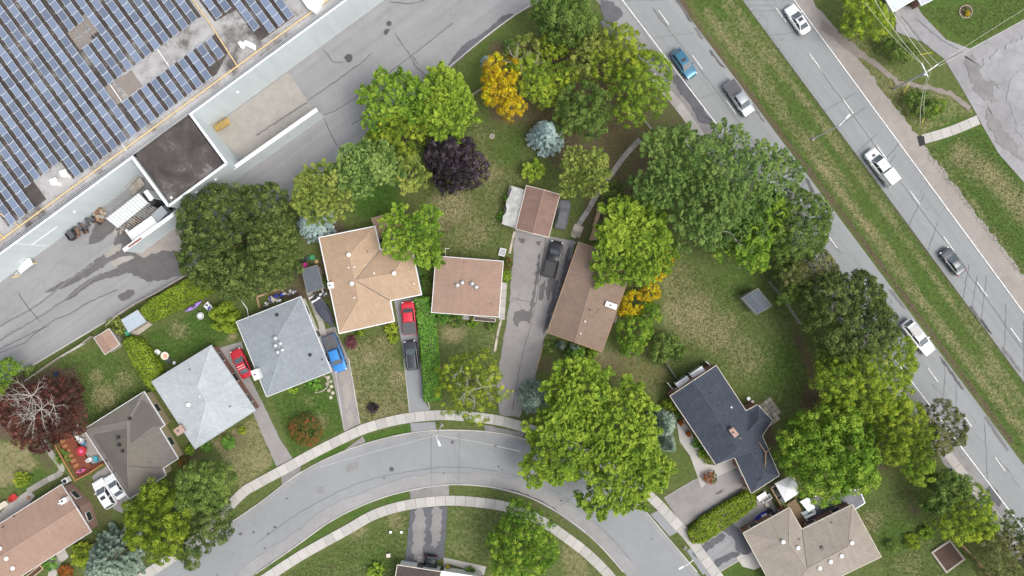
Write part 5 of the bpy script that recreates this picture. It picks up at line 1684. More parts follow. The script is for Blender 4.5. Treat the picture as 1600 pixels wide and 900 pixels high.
def car(kind, name, label, cat, front, rear, paint, group, wid=None, extras=()):
    f, r = W(*front, .7), W(*rear, .7)
    L = math.hypot(f[0] - r[0], f[1] - r[1])
    cx, cy = (f[0] + r[0]) / 2, (f[1] + r[1]) / 2
    rz = math.atan2(f[1] - r[1], f[0] - r[0])
    t = thing(name, label, cat, (cx, cy, L2 + .01), rz, group, local=True)
    hw = (wid or 1.84) / 2 * 1.06
    h = L / 2
    P = CP[paint] if isinstance(paint, str) else paint
    hood = .95 if kind in ('sedan', 'hatch') else 1.05
    if kind == 'pickup': hood = 1.12
    front_st = [(.42, 1.0, .28, hood + .02), (.62, .99, .28, hood - .02), (.80, .96, .28, hood - .07), (.91, .90, .28, hood - .15), (.97, .80, .30, hood - .26), (1.0, .66, .36, hood - .40)]
    mb = MB()
    if kind == 'sedan':
        st = [(-1.0, .70, .36, .78), (-.965, .84, .30, .92), (-.90, .93, .28, .98), (-.75, .98, .28, 1.0), (-.4, 1.0, .28, .97), (0, 1.0, .28, .96)]
    elif kind == 'pickup':
        st = [(-.23 if 'longcab' in extras else -.06, .985, .34, 1.14), (.1, 1.0, .34, 1.14), (.3, 1.0, .34, 1.13)]
    else:
        st = [(-1.0, .74, .38, .92), (-.97, .87, .32, 1.0), (-.92, .95, .28, hood + .05), (-.6, 1.0, .28, hood + .04), (0, 1.0, .28, hood + .02)]
    st = [(x * h, w * hw, a, b_) for x, w, a, b_ in st + front_st]
    loft(mb, st); body = mb.build('body', P, t, smooth=False)
    spec = {'sedan': (-.74, -.40, .04, .44, hood - .02, 1.44), 'hatch': (-.93, -.74, .08, .46, hood, 1.50), 'suv': (-.96, -.82, .06, .44, hood, 1.68),
            'wagon': (-.97, -.90, .02, .36, hood, 1.78), 'pickup': (-.07, -.035, .27, .52, hood - .01, 1.80)}[kind]
    if 'longcab' in extras: spec = (-.22, -.18, .34, .58, hood - .01, 1.80)
    roofm = None
    A, B = cabin(t, L, hw, spec, P, roofm)
    del t['_mx']
    zr = spec[5]
    if kind == 'pickup':
        x0, x1 = -h, (-.24 if 'longcab' in extras else -.08) * h
        o = [(x0, -hw * .96), (x1, -hw * .985), (x1, hw * .985), (x0, hw * .96)]
        mb = MB(); mb.ring(o, offset(o, -.09), .36, 1.12); mb.build('bed_wall', P, t)
        i_ = offset(o, -.09)
        mb = MB(); mb.face([(x, y, .62) for x, y in i_]); mb.build('bed_floor', BLACKM, t)
        if 'tonneau' in extras:
            mb = MB(); p = offset(o, -.04); mb.prism(p, 1.12, 1.17, bottom=True); mb.build('tonneau_cover', TONNEAU, t)
            for k in (1, 2):
                mb = MB(); x = x0 + (x1 - x0) * k / 3; mb.box((x, 0, 1.178), (.03, hw * 1.8, .012)); mb.build('cover_seam', DARKM, t)
        if 'cap' in extras:
            mb = MB(); p = offset(o, -.03); q = offset(o, -.16)
            V = [(x, y, 1.12) for x, y in p] + [(x, y, 1.80) for x, y in q]
            mb.mesh(V, [(0, 1, 5, 4), (1, 2, 6, 5), (2, 3, 7, 6), (3, 0, 4, 7), (4, 5, 6, 7)]); mb.build('bed_cap', P, t)
    elif 'cap' in extras: pass
    if 'sunroof' in extras:
        x = (B[0][0] * .25 + B[1][0] * .75); mb = MB(); mb.box((x - .12, 0, zr + .075), (.55, hw * .78, .02)); mb.build('sunroof', SUNROOF, t)
    if 'pano' in extras:
        x = (B[0][0] * .58 + B[1][0] * .42); mb = MB(); mb.box((x, 0, zr + .08), ((B[1][0] - B[0][0]) * .62, hw * 1.2, .02)); mb.build('panoramic_roof', PANOROOF, t)
        for k in (-.33, 0, .33):
            mb = MB(); mb.box((x + k * (B[1][0] - B[0][0]) * .6, 0, zr + .094), (.03, hw * 1.16, .012)); mb.build('roof_seam', DARKM, t)
    if 'rails' in extras:
        for s in (-1, 1):
            mb = MB(); mb.tube([(B[0][0] + .1, s * hw * .62, zr + .10), (B[1][0] - .1, s * hw * .64, zr + .10)], .03, 6); mb.build('roof_rail', ALLOY, t)
    if 'stripes' in extras:
        for xx in (.2, .55):
            mb = MB(); mb.box((B[0][0] + (B[1][0] - B[0][0]) * xx, 0, zr + .082), (.06, hw * 1.25, .01)); mb.build('roof_seam', WHITEM, t)
    if 'scoop' in extras:
        mb = MB(); mb.box((.70 * h, 0, hood - .01), (.45, .55, .08), taper=.8); mb.build('hood_scoop', DARKM, t)
    wheels(t, L, hw, .38 if kind in ('pickup', 'suv', 'wagon') else .33, (.62, -.60))
    for s in (-1, 1):
        mb = MB(); mb.box((.925 * h, s * hw * .70, hood - .27), (.20, .34, .15), s * -.45); mb.build('headlight', LAMPW, t)
        mb = MB(); mb.box((-.965 * h, s * hw * .80, .86), (.12, .22, .18)); mb.build('tail_light', LAMPR, t)
        mb = MB(); mb.box((-.05 * h, s * (hw - .02), .32), (L * .42, .08, .14)); mb.build('sill', BLACKM, t)
    mb = MB(); mb.box((.975 * h, 0, .50), (.10, hw * 1.3, .22)); mb.build('grille', BLACKM, t)
    mb = MB(); mb.box((-.985 * h, 0, .48), (.10, hw * 1.35, .20)); mb.build('bumper', BLACKM if kind != 'pickup' else ALLOY, t)
    for s in (-1, 1):
        mb = MB(); mb.bar((spec[3] * h + .02, s * .12, spec[4] + .03), (spec[3] * h - .10, s * .55, spec[4] + .10), .02, .02); mb.build('wiper', BLACKM, t)
    # shut lines of hood and boot
    mb = MB(); mb.bar((.62 * h, -hw * .78, hood + .012), (.62 * h, hw * .78, hood + .028), .025, .012); mb.build('hood_seam', BLACKM, t)
    return t


G1, G2 = 'vehicles driving on the highway', 'vehicles parked at the houses'
car('sedan', 'car', 'white sedan with a dark sunroof near the top edge of the highway', 'car', (1232, 10), (1260, 52), 'white', G1, extras=('sunroof',))
car('hatch', 'car', 'teal blue hatchback ahead of the silver pickup on the highway', 'car', (1083, 120), (1054, 80), 'teal', G1, 1.9, ('sunroof',))
car('pickup', 'pickup_truck', 'silver pickup with a dark covered bed following the teal car', 'pickup truck', (1172, 179), (1137, 129), 'silver', G1, 1.98, ('tonneau', 'longcab'))
car('pickup', 'pickup_truck', 'white pickup with a white bed cap beside the grass median', 'pickup truck', (1357, 236), (1396, 287), 'white', G1, 2.05, ('cap', 'scoop', 'longcab'))
car('sedan', 'car', 'dark grey sedan on the far highway lanes near the right edge', 'car', (1474, 390), (1503, 427), 'slate', G1)
car('suv', 'car', 'white suv with a black panoramic roof on the near highway lanes', 'car', (1454, 552), (1414, 502), 'white', G1, 1.95, ('pano', 'sunroof'))
car('hatch', 'car', 'pale car hidden under the big tree beside the highway', 'car', (1226, 324), (1199, 288), 'white', G1)
car('pickup', 'pickup_truck', 'blue pickup with a dark covered bed on the narrow driveway', 'pickup truck', (534, 580), (514, 524), 'blue', G2, 2.0, ('tonneau', 'longcab'))
car('pickup', 'pickup_truck', 'red pickup with a grey bed cover beside the tall hedge', 'pickup truck', (637, 471), (641.5, 523), 'brightred', G2, 2.0, ('tonneau', 'longcab'))
car('suv', 'car', 'dark grey suv with roof rails parked behind the red pickup', 'car', (640, 532), (646, 578), 'darkgrey', G2, 1.92, ('rails',))
car('sedan', 'car', 'bright red car on the driveway between the two grey roofed houses', 'car', (367, 546), (388, 589), 'red', G2, 1.85, ('stripes',))
car('pickup', 'pickup_truck', 'dark grey pickup parked on the wide driveway in front of the garage', 'pickup truck', (871, 377), (857, 434), 'black', G2, 2.05, ())
car('suv', 'car', 'white suv with a black sunroof and black side windows beside the grey brown house', 'car', (152, 750), (177, 791), 'white', G2, 1.95, ('sunroof',))
car('sedan', 'car', 'white car half under the eave of the grey brown house', 'car', (170, 742), (193, 777), 'white', G2, 1.8)
car('hatch', 'car', 'black car parked nose in at the house on the bottom edge', 'car', (671, 890), (674.5, 868), 'black', G2, 1.85)

# covered car: one sheet of cloth over a car shape
t = thing('covered_car', 'car under a grey cloth cover beside the red brown garage', 'covered car', (0, 0, 0), group=G2, local=True)
f, r = W(884, 312, .8), W(875, 358, .8)
t.location = ((f[0] + r[0]) / 2, (f[1] + r[1]) / 2, 0); t.rotation_euler = (0, 0, math.atan2(f[1] - r[1], f[0] - r[0]))
L = math.hypot(f[0] - r[0], f[1] - r[1]); h = L / 2
mb = MB(); V = []; F = []
prof = [(-1.0, .55, .30, .4), (-.985, .78, .80, .5), (-.90, .90, 1.02, .66), (-.78, .95, 1.12, .66), (-.62, .97, 1.42, .60), (-.35, .98, 1.56, .62), (0, .98, 1.56, .62), (.18, .98, 1.46, .60), (.44, .96, 1.08, .68), (.75, .92, .98, .66), (.92, .80, .86, .56), (.985, .64, .66, .44), (1.0, .5, .25, .36)]
wob = random.Random(4)
for x, w, z, cw in prof:
    zb = min(z * .93, .92)
    half = [(w, .04), (w * .99, .45), (w * .95, zb * .98), (cw, z * .975), (cw * .5, z + .02), (0, z + .03)]
    ring = [(y, q) for y, q in half] + [(-y, q) for y, q in half[-2::-1]]
    V += [(x * h, y + wob.uniform(-.018, .018), q + wob.uniform(-.018, .018)) for y, q in ring]
k = 11
for i in range(len(prof) - 1):
    for j in range(k - 1): F.append((i * k + j, i * k + j + 1, (i + 1) * k + j + 1, (i + 1) * k + j))
F.append(tuple(range(k - 1, -1, -1))); F.append(tuple((len(prof) - 1) * k + j for j in range(k)))
mb.mesh(V, F); mb.build('cover', COVER, t)
mb = MB()
for s in (-1, 1): mb.tube([(-.9 * h, s * .8, .06), (.9 * h, s * .8, .06)], .04, 6)
mb.build('hem', DARKM, t); wheels(t, L, .85)

# boat on its trailer
f, r = W(521, 511, 1), W(494, 469, 1)
L = math.hypot(f[0] - r[0], f[1] - r[1]); h = L / 2
t = thing('covered_boat', 'motor boat under a dark blue grey cover beside the tan roofed house', 'boat', ((f[0] + r[0]) / 2, (f[1] + r[1]) / 2, 0), math.atan2(f[1] - r[1], f[0] - r[0]), local=True)
prof = [(-1.0, .80, 1.0), (-.6, .90, 1.15), (-.2, .92, 1.35), (.15, .85, 1.35), (.5, .62, 1.15), (.8, .32, 1.05), (1.0, .05, 1.0)]
mb = MB(); V = []; F = []
for x, w, z in prof: V += [(x * h, -w, .95), (x * h, -w * .75, .5), (x * h, 0, .38 + .3 * max(0, x)), (x * h, w * .75, .5), (x * h, w, .95)]
for i in range(len(prof) - 1):
    for j in range(4): F.append((i * 5 + j + 1, i * 5 + j, (i + 1) * 5 + j, (i + 1) * 5 + j + 1))
F.append((0, 1, 2, 3, 4)); mb.mesh(V, F); mb.build('hull', WHITEM, t, smooth=True)
mb = MB(); V = []; F = []
for x, w, z in prof: V += [(x * h, -w * 1.03, .90), (x * h, -w * .6, .95 + (z - .95) * .75), (x * h, 0, z), (x * h, w * .6, .95 + (z - .95) * .75), (x * h, w * 1.03, .90)]
for i in range(len(prof) - 1):
    for j in range(4): F.append((i * 5 + j, i * 5 + j + 1, (i + 1) * 5 + j + 1, (i + 1) * 5 + j))
F.append((4, 3, 2, 1, 0)); mb.mesh(V, F); mb.build('cover', BOATCOVER, t, smooth=False)
mb = MB(); mb.box((-h - .35, 0, 1.0), (.6, .45, .6), taper=.8); mb.box((-h - .3, 0, .55), (.2, .16, .7)); mb.build('outboard_motor', BLACKM, t)
mb = MB(); mb.box((-h - .05, 0, 1.0), (.25, 1.5, .18)); mb.build('transom', WHITEM, t)
mb = MB(); mb.bar((-h, -.5, .35), (h * .6, -.3, .35), .08, .1); mb.bar((-h, .5, .35), (h * .6, .3, .35), .08, .1); mb.bar((h * .5, 0, .35), (h * 1.25, 0, .4), .09, .1); mb.build('trailer_frame', GREYMETAL, t)
for s in (-1, 1):
    mb = MB(); mb.tube([(-.3 * h, s * .85 - .09, .3), (-.3 * h, s * .85 + .09, .3)], .3, 14); mb.build('trailer_wheel', RUBBER, t)
mb = MB(); mb.tube([(h * 1.2, 0, 0), (h * 1.2, 0, .55)], .05, 6); mb.build('jockey_wheel', GREYMETAL, t)

# ------------------------------------------------------------------ trees, shrubs and hedges
def leaf_quads(c, nrm, size, rg, asp=1.0, along_=None):
    """diamond leaf clumps around points c facing nrm"""
    n = len(c)
    nrm = nrm / (np.linalg.norm(nrm, axis=1, keepdims=True) + 1e-9)
    r = rg.normal(size=(n, 3)) if along_ is None else along_ + rg.normal(size=(n, 3)) * .25
    a = np.cross(nrm, r); a /= (np.linalg.norm(a, axis=1, keepdims=True) + 1e-9)
    b = np.cross(a, nrm)
    s = size[:, None]
    k = s * asp
    fold = nrm * s * .22
    v = np.stack([c + b * k * .55, c + a * s * .34 - fold + b * k * .05, c - b * k * .5, c - a * s * .34 - fold + b * k * .05], 1)
    return v


def build_leaves(name, V, T, mat, parent):
    n = len(V)
    f = np.arange(n * 4).reshape(n, 4)
    o = OFF[parent.name]
    v = V.reshape(-1, 3) - np.array(o)
    return link(name, np_mesh(name, v, f, mat, tint=np.repeat(np.clip(T, 0, 1), 4)), parent)


def unit(n, rg):
    v = rg.normal(size=(n, 3))
    return v / (np.linalg.norm(v, axis=1, keepdims=True) + 1e-9)


def lumps(d, rg, amp=.16, k=9):
    """uneven outline: sum of a few random bulges over directions d"""
    o = np.zeros(len(d))
    for _ in range(k):
        q = unit(1, rg)[0]
        o += rg.uniform(-1, 1) * np.exp(4 * (d @ q - 1))
    return 1 + amp * o


def crown_round(C, R, Rz, rg, leaf=.30, cr=.62, dens=1.0, bias=0.0, low=-.35, fluff=1.0, tb=0.0):
    """broadleaf crown: overlapping leafy clumps over and inside an uneven dome"""
    area = 2 * math.pi * R * (R + Rz) / 2
    K = max(8, int(area / (math.pi * cr * cr) * 1.5 * dens))
    d = unit(K * 3, rg); d = d[d[:, 2] > low][:K]
    rr = (1 - .5 * rg.random(len(d)) ** 1.8) * lumps(d, rg)
    P = np.array(C) + d * rr[:, None] * np.array([R - cr * .6, R - cr * .6, Rz])
    ct = rg.normal(.5 + bias, .23, len(d))
    crs = cr * rg.uniform(.6, 1.5, len(d))
    m = max(14, int(46 * fluff * (cr / .62) ** 2 * (.30 / leaf) ** 2))
    cc = np.repeat(np.arange(len(d)), m)
    q = unit(len(cc), rg) * 1.0 + d[cc] * .55 + np.array([0, 0, .45])
    q /= np.linalg.norm(q, axis=1, keepdims=True)
    pos = P[cc] + q * (crs[cc] * rg.uniform(.55, 1.05, len(cc)))[:, None]
    nr = q + rg.normal(size=q.shape) * .5
    T = ct[cc] + rg.normal(0, .18, len(cc)) + tb
    return leaf_quads(pos, nr, leaf * rg.uniform(.7, 1.35, len(cc)), rg, 1.25), T


def crown_spray(C, R, Rz, rg, leaf=.30, dens=1.0, bias=0.0, nb=None, droop=.15):
    """feathery crown: leafy boughs radiating from the stem, each fanning out in sprays"""
    nb = nb or int(34 + R * 15)
    VV, TT = [], []
    az = rg.random(nb) * 2 * math.pi
    el = np.arcsin(rg.uniform(-.15, 1.0, nb))
    lump = rg.uniform(.72, 1.08, nb)
    for i in range(nb):
        d = np.array([math.cos(az[i]) * math.cos(el[i]), math.sin(az[i]) * math.cos(el[i]), math.sin(el[i])])
        tip = np.array(C) + d * np.array([R, R, Rz]) * lump[i]
        root = np.array(C) + np.array([0, 0, -Rz * .45]) + d * np.array([R, R, Rz]) * .18
        L = np.linalg.norm(tip - root)
        m = int(L * 34 * dens * (.3 / leaf) ** 1.5)
        s = .25 + .75 * rg.random(m) ** .75
        ax = (tip - root) / L
        wdt = (.10 + .55 * np.sin(np.clip(s, 0, 1) * math.pi * .85)) * min(1.0, R * .24)
        base = root + (tip - root) * s[:, None] - np.array([0, 0, 1]) * (droop * L * s ** 3)[:, None]
        lat = np.cross(ax, [0, 0, 1.0]); lat /= (np.linalg.norm(lat) + 1e-6)
        sd_ = rg.uniform(-1, 1, m)
        pos = base + lat * (sd_ * wdt)[:, None] + np.array([0, 0, 1]) * (rg.normal(0, .16, m) - np.abs(sd_) * .12)[:, None]
        al = ax + lat * (sd_ * 1.0)[:, None]
        nr = np.array([0, 0, 1.0]) + rg.normal(size=(m, 3)) * .45
        VV.append(leaf_quads(pos, nr, leaf * rg.uniform(.7, 1.3, m), rg, 1.6, al))
        TT.append(rg.normal(.5 + bias, .2) + (s - .6) * .3 + rg.normal(0, .17, m))
    return np.concatenate(VV), np.concatenate(TT)


def crown_stars(C, R, Rz, rg, leaf, dens, tb, sub=2.0):
    """wide feathery crown: many star shaped tufts of boughs set over a dome"""
    if R < sub * 1.3: return crown_spray(C, R, Rz, rg, leaf, dens, tb)
    VV, TT = [], []
    n = int(1.8 * (R / sub) ** 2) + 3
    for i in range(n):
        r = R * math.sqrt((i + .5) / n) * .86; az = i * 2.39996 + rg.normal(0, .25)
        z = Rz * (math.sqrt(max(0, 1 - (r / R) ** 2)) * .9 - .15) + rg.normal(0, .55)
        s = sub * rg.uniform(.5, 1.45)
        v, q = crown_spray((C[0] + r * math.cos(az), C[1] + r * math.sin(az), C[2] + z - s * .5), s, s * .85, rg, leaf, dens, tb + rg.normal(0, .09), nb=int(15 + s * 7), droop=.2)
        VV.append(v); TT.append(q)
    return np.concatenate(VV), np.concatenate(TT)


def crown_spruce(base, R, h, rg, leaf=.26, dens=1.0, bias=0.0, tips=True):
    """conifer: whorls of boughs, longest at the bottom, needles in flat sprays along each bough"""
    VV, TT = [], []
    z = h * .10
    lev = 0
    while z < h * .97:
        t = z / h
        r = R * (1 - t) ** .85 + .12
        nb = max(5, int(8 + 9 * (1 - t)))
        a0 = rg.random() * 6.28
        for i in range(nb):
            az = a0 + 2 * math.pi * i / nb + rg.normal(0, .12)
            rl = r * rg.uniform(.85, 1.08)
            d = np.array([math.cos(az), math.sin(az), 0]); lat = np.array([-d[1], d[0], 0])
            m = max(8, int(rl * 46 * dens * (.26 / leaf) ** 1.4))
            s = rg.random(m) ** .7
            wdt = .12 + .42 * rl * (1 - s) * .8
            sd_ = rg.uniform(-1, 1, m)
            pos = np.array(base) + np.array([0, 0, z]) + d * (s * rl)[:, None] + lat * (sd_ * wdt)[:, None] + np.array([0, 0, 1]) * (-.30 * rl * s + .16 * rl * s ** 2 + rg.normal(0, .06, m))[:, None]
            nr = np.array([0, 0, 1.0]) + d * .35 + rg.normal(size=(m, 3)) * .4
            al = d + lat * (sd_ * .9)[:, None]
            VV.append(leaf_quads(pos, nr, leaf * rg.uniform(.7, 1.3, m), rg, 1.7, al))
            TT.append(.30 + bias + .38 * s + rg.normal(0, .10) + rg.normal(0, .10, m))
        z += max(.22, h * .055 * (1 - .4 * t))
        lev += 1
    return np.concatenate(VV), np.concatenate(TT)


def trunk(t, x, y, h, r, R, rg, m=BARK, limbs=6, zl=.45):
    mb = MB()
    mb.tube([(x, y, 0), (x + .02, y, .25), (x + rg.normal(0, .06), y + rg.normal(0, .06), h * .4), (x + rg.normal(0, .1), y + rg.normal(0, .1), h * .78)], [r * 1.35, r, r * .7, r * .2], 9)
    for i in range(limbs):
        az = 6.283 * i / limbs + rg.normal(0, .25)
        z0 = h * rg.uniform(.3, .55)
        L = R * rg.uniform(.55, .85)
        e = (x + math.cos(az) * L, y + math.sin(az) * L, min(h * .66, z0 + L * rg.uniform(.3, .6)))
        mid = (x + math.cos(az + .1) * L * .5, y + math.sin(az + .1) * L * .5, z0 + (e[2] - z0) * .6)
        mb.tube([(x, y, z0), mid, e], [r * .45, r * .28, r * .08], 6)
    return mb.build('trunk', m, t)


def bare_limbs(t, lst, rg, m, n=16):
    """pale leafless limbs that stand out of the crown"""
    for (px, py, z, L, k) in lst:
        mb = MB()
        x, y, _ = W(px, py, z)
        for i in range(k):
            az = 6.283 * i / k + rg.normal(0, .3)
            p = Vector((x, y, z - .6)); d = Vector((math.cos(az), math.sin(az), .35))
            pts = [p]
            for s in range(4):
                d = (d + Vector((rg.normal(0, .28), rg.normal(0, .28), rg.normal(.02, .1)))).normalized()
                pts.append(pts[-1] + d * L / 4)
            mb.tube(pts, [.065, .05, .038, .028, .014], 5)
            for s in range(1, 5):
                for sgn in (-1, 1):
                    e = pts[s] + (d + Vector((-d.y, d.x, .1)) * sgn * rg.uniform(.5, 1.0)).normalized() * L * rg.uniform(.15, .3)
                    mb.tube([pts[s], e], [.026, .010], 4)
        mb.build('bare_limb', m, t)


NLEAF = 0


def tree(name, cat, label, style, pal, lobes, h, seed, leaf=.30, cr=.62, dens=1.0, group=None, bare=None, barem=BARKPALE, trunkr=None, squash=.62, nb=None):
    """lobes: (px, py, radius px, optional height of its middle, optional tint shift)"""
    global NLEAF
    rg = np.random.default_rng(seed)
    leaf *= {'round': .62, 'spray': .58, 'spruce': .74}[style] * (.8 if pal == 'willow' else 1)
    cr *= .9
    zc = h * .62
    tot = sum(l[2] ** 2 for l in lobes)
    bx, by = sum(l[0] * l[2] ** 2 for l in lobes) / tot, sum(l[1] * l[2] ** 2 for l in lobes) / tot
    x, y, _ = W(bx, by, zc)
    t = thing(name, label, cat, (x, y, 0), group=group)
    VV, TT, EL = [], [], []
    rmax = 0
    for l in lobes:
        z = l[3] if len(l) > 3 and l[3] else zc
        tb = .32 * l[4] if len(l) > 4 else 0.0
        R = l[2] / 10 * (H - z) / H * (.93 if seed < 9 else 1)
        rmax = max(rmax, R)
        c = W(l[0], l[1], z)
        if style == 'round': v, q = crown_round(c, R, min(R * .9, h * .42) * (squash / .62), rg, leaf, cr, dens, tb)
        elif style == 'spray': v, q = crown_stars(c, R, min(R * .95, h * .45), rg, leaf, dens, tb, nb or 2.0)
        else:
            c = W(l[0], l[1], h * .30)
            v, q = crown_spruce((c[0], c[1], 0), l[2] / 10 * (H - h * .3) / H, h, rg, leaf, dens, tb)
        VV.append(v); TT.append(q); EL.append((c, R if style != 'spruce' else 0, min(R * .9, h * .42) if style != 'spruce' else 1))
    V, T = np.concatenate(VV), np.concatenate(TT)
    m = V.mean(1)
    for _ in range(9):                         # whole boughs differ in hue
        k = m[rg.integers(len(m))]
        T = T + rg.uniform(-.32, .26) * np.exp(-((m - k) ** 2).sum(1) / (2 * (.28 * rmax + .15) ** 2))
    m = V.mean(1)                              # leaves buried deep under the canopy never see the light: thin them out
    col = np.floor(m[:, 0] / .4).astype(np.int64) * 100003 + np.floor(m[:, 1] / .4).astype(np.int64)
    od = np.lexsort((-m[:, 2], col))
    cs = col[od]
    first = np.concatenate([[True], cs[1:] != cs[:-1]])
    st = np.maximum.accumulate(np.where(first, np.arange(len(cs)), 0))
    rank = np.empty(len(cs), np.int64); rank[od] = np.arange(len(cs)) - st
    keep = (rank < 40) | (rg.random(len(m)) < .05)
    V, T = V[keep], T[keep]
    NLEAF += len(V)
    build_leaves('crown', V, T, PAL[pal], t)
    trunk(t, x, y, h * (.9 if style != 'spruce' else 1.0), trunkr or max(.08, h * .022), rmax * (.9 if style != 'spruce' else .25), rg, BARK, 7 if len(lobes) > 2 else 6)
    if bare: bare_limbs(t, bare, rg, barem)
    return t


GT = 'trees around the gardens'
T_ = tree
# top cluster beside the lane
T_('tree', 'tree', 'round dark green tree at the top edge beside the pale driveway stub', 'round', 'green', [(880, 28, 46, None, -.3), (905, 40, 36, None, -.2), (855, 15, 30, None, -.3)], 9, 1, .34, .72)
T_('tree', 'tree', 'small yellow green feathery tree in front of the dark tree at the top', 'spray', 'yellowgreen', [(866, 70, 27)], 6.5, 2)
T_('tree', 'tree', 'rust tinged tree between the top dark tree and the lime tree by the highway', 'round', 'olive', [(925, 75, 34, None, .12), (908, 105, 30)], 8, 3, .28, .5)
T_('tree', 'tree', 'thin crowned olive tree leaning over the sidewalk by the teal car', 'round', 'yellowgreen', [(968, 72, 38), (985, 95, 34, None, .1), (945, 100, 34, None, -.12)], 8.5, 4, .25, .5, .8)
T_('tree', 'tree', 'bright lime tree next to the highway sidewalk left of the silver pickup', 'round', 'lime', [(1010, 118, 40, None, -.12), (1018, 150, 32, None, -.05), (990, 140, 38, None, -.3), (985, 175, 28, None, -.4)], 8.5, 5, .25, .5)
T_('tree', 'tree', 'dense round deep green tree right of the blue spruce', 'round', 'green', [(910, 168, 45, None, .15), (895, 185, 34, None, 0), (928, 190, 30, None, .1)], 8, 6, .30, .6)
T_('tree', 'tree', 'golden yellow tree left of the olive tree near the lane', 'round', 'gold', [(786, 115, 33), (778, 140, 30, None, -.05), (800, 168, 24), (765, 125, 18, None, .1)], 7.5, 7, .27, .55)
T_('tree', 'tree', 'olive tree with golden tips between the golden tree and the round green tree', 'round', 'autumn', [(838, 125, 38, None, -.3), (850, 145, 28, None, 0), (820, 105, 28, None, -.35), (880, 120, 28, None, -.4)], 7, 8, .25, .5)
T_('tree', 'tree', 'sparse olive tree with bare grey twigs behind the golden tree', 'round', 'olive', [(822, 82, 28), (800, 90, 18, None, -.1)], 6.5, 9, .25, .5, .6, bare=[(808, 92, 6.5, 2.2, 5), (835, 96, 6.2, 1.6, 4)])
T_('spruce_tree', 'spruce tree', 'pale blue spruce between the golden tree and the brown roofed garage', 'spruce', 'blue', [(853, 213, 31)], 9, 10, .26)
T_('tree', 'tree', 'bright lime tree above the dark purple tree', 'spray', 'lime', [(690, 150, 36, None, -.05), (712, 170, 34, None, -.12), (690, 185, 32, None, -.1), (705, 130, 22)], 9, 11, .30)
T_('tree', 'tree', 'mid green feathery tree overhanging the lane left of the lime tree', 'spray', 'bright', [(612, 150, 42, None, -.2), (595, 185, 28, None, -.3), (640, 165, 34, None, -.3)], 10, 12, .30)
T_('tree', 'tree', 'olive green bushy tree below the feathery tree at the lane', 'round', 'yellowgreen', [(625, 210, 40, None, -.22), (600, 225, 30, None, -.3), (655, 195, 28, None, -.3)], 8, 13, .26, .5)
T_('tree', 'tree', 'dark purple leaved tree on the pale lawn', 'round', 'purple', [(712, 250, 44), (695, 245, 34), (730, 262, 34), (708, 275, 32)], 7.5, 14, .34, .5, 1.1)
T_('spruce_tree', 'spruce tree', 'light olive spruce directly left of the dark purple tree', 'spray', 'spruce', [(640, 272, 33)], 9, 15, .24, nb=9)
T_('spruce_tree', 'spruce tree', 'large green spruce between the yellowish spruce and the lane trees', 'spray', 'sprucegreen', [(550, 268, 38), (575, 255, 34, None, -.1), (560, 285, 28, None, -.1), (595, 268, 24, None, .1)], 11, 16, .26, nb=1.6)
T_('spruce_tree', 'spruce tree', 'yellowish green spruce at the lane kerb above the small blue spruce', 'spray', 'spruce', [(508, 292, 36, None, .1), (490, 310, 26, None, .05), (530, 312, 26, None, .05), (505, 325, 24), (480, 292, 20)], 10.5, 17, .26, nb=1.6)
T_('spruce_tree', 'spruce tree', 'small blue spruce at the corner of the tan roofed house', 'spruce', 'blue', [(491, 349, 33, None, -.14)], 6.5, 18, .26)
T_('tree', 'tree', 'feathery green tree over the wooden deck of the tan roofed house', 'spray', 'bright', [(640, 360, 44, None, -.12), (655, 385, 30, None, -.1), (618, 375, 24, None, -.15)], 9, 19, .28)
T_('tree', 'tree', 'huge dark green round tree between the lane and the slate grey shed', 'round', 'dark', [(378, 372, 82, 6.2), (340, 345, 55, 5.5), (410, 335, 52, 5.5), (330, 400, 48, 5.0), (420, 405, 52, 5.2), (375, 425, 45, 5)], 11, 20, .34, .62, 1.35)
# right hand side of the plot
T_('spruce_tree', 'spruce tree', 'olive spruce above the covered car', 'spray', 'spruce', [(915, 255, 34, None, -.02), (902, 275, 28, None, -.15), (925, 280, 24, None, -.15)], 9, 21, .24, nb=1.5)
T_('shrub', 'shrub', 'small bright lime shrub just above the garage', 'spray', 'lime', [(834, 266, 19, None, -.2)], 2.6, 22, .26)
T_('shrub', 'shrub', 'dark green shrub beside the stone path under the yellow green tree', 'round', 'green', [(957, 303, 20), (946, 295, 12)], 2.4, 23, .26, .45)
T_('tree', 'tree', 'very large grey green willow like tree reaching to the highway', 'spray', 'willow', [(1048, 268, 60, 7, -.08), (1108, 264, 58, 8.5, 0), (1165, 285, 54, 8, -.05), (1105, 318, 60, 7.5, -.15), (1030, 300, 46, 5.5, -.2), (1202, 262, 40, 7, .15), (1150, 345, 50, 6, -.2), (1085, 355, 40, 5, -.2), (1060, 225, 30, 7, -.05), (1140, 235, 34, 8.5, .1)], 14, 24, .30, dens=1.15, bare=[(1128, 362, 8.5, 3.5, 2), (1083, 233, 11, 1.8, 2)])
T_('tree', 'tree', 'mid green tree between the willow like tree and the dark tree by the highway', 'spray', 'bright', [(1180, 375, 48, 5.5, -.28), (1200, 340, 38, 6, -.2), (1150, 385, 34, 4.5, -.3)], 9, 25, .28, dens=1.4)
T_('tree', 'tree', 'deep green round tree at the highway below the willow like tree', 'round', 'green', [(1248, 345, 48, None, -.05), (1235, 375, 42), (1262, 370, 36), (1240, 318, 28)], 9.5, 26, .28, .55, 1.5)
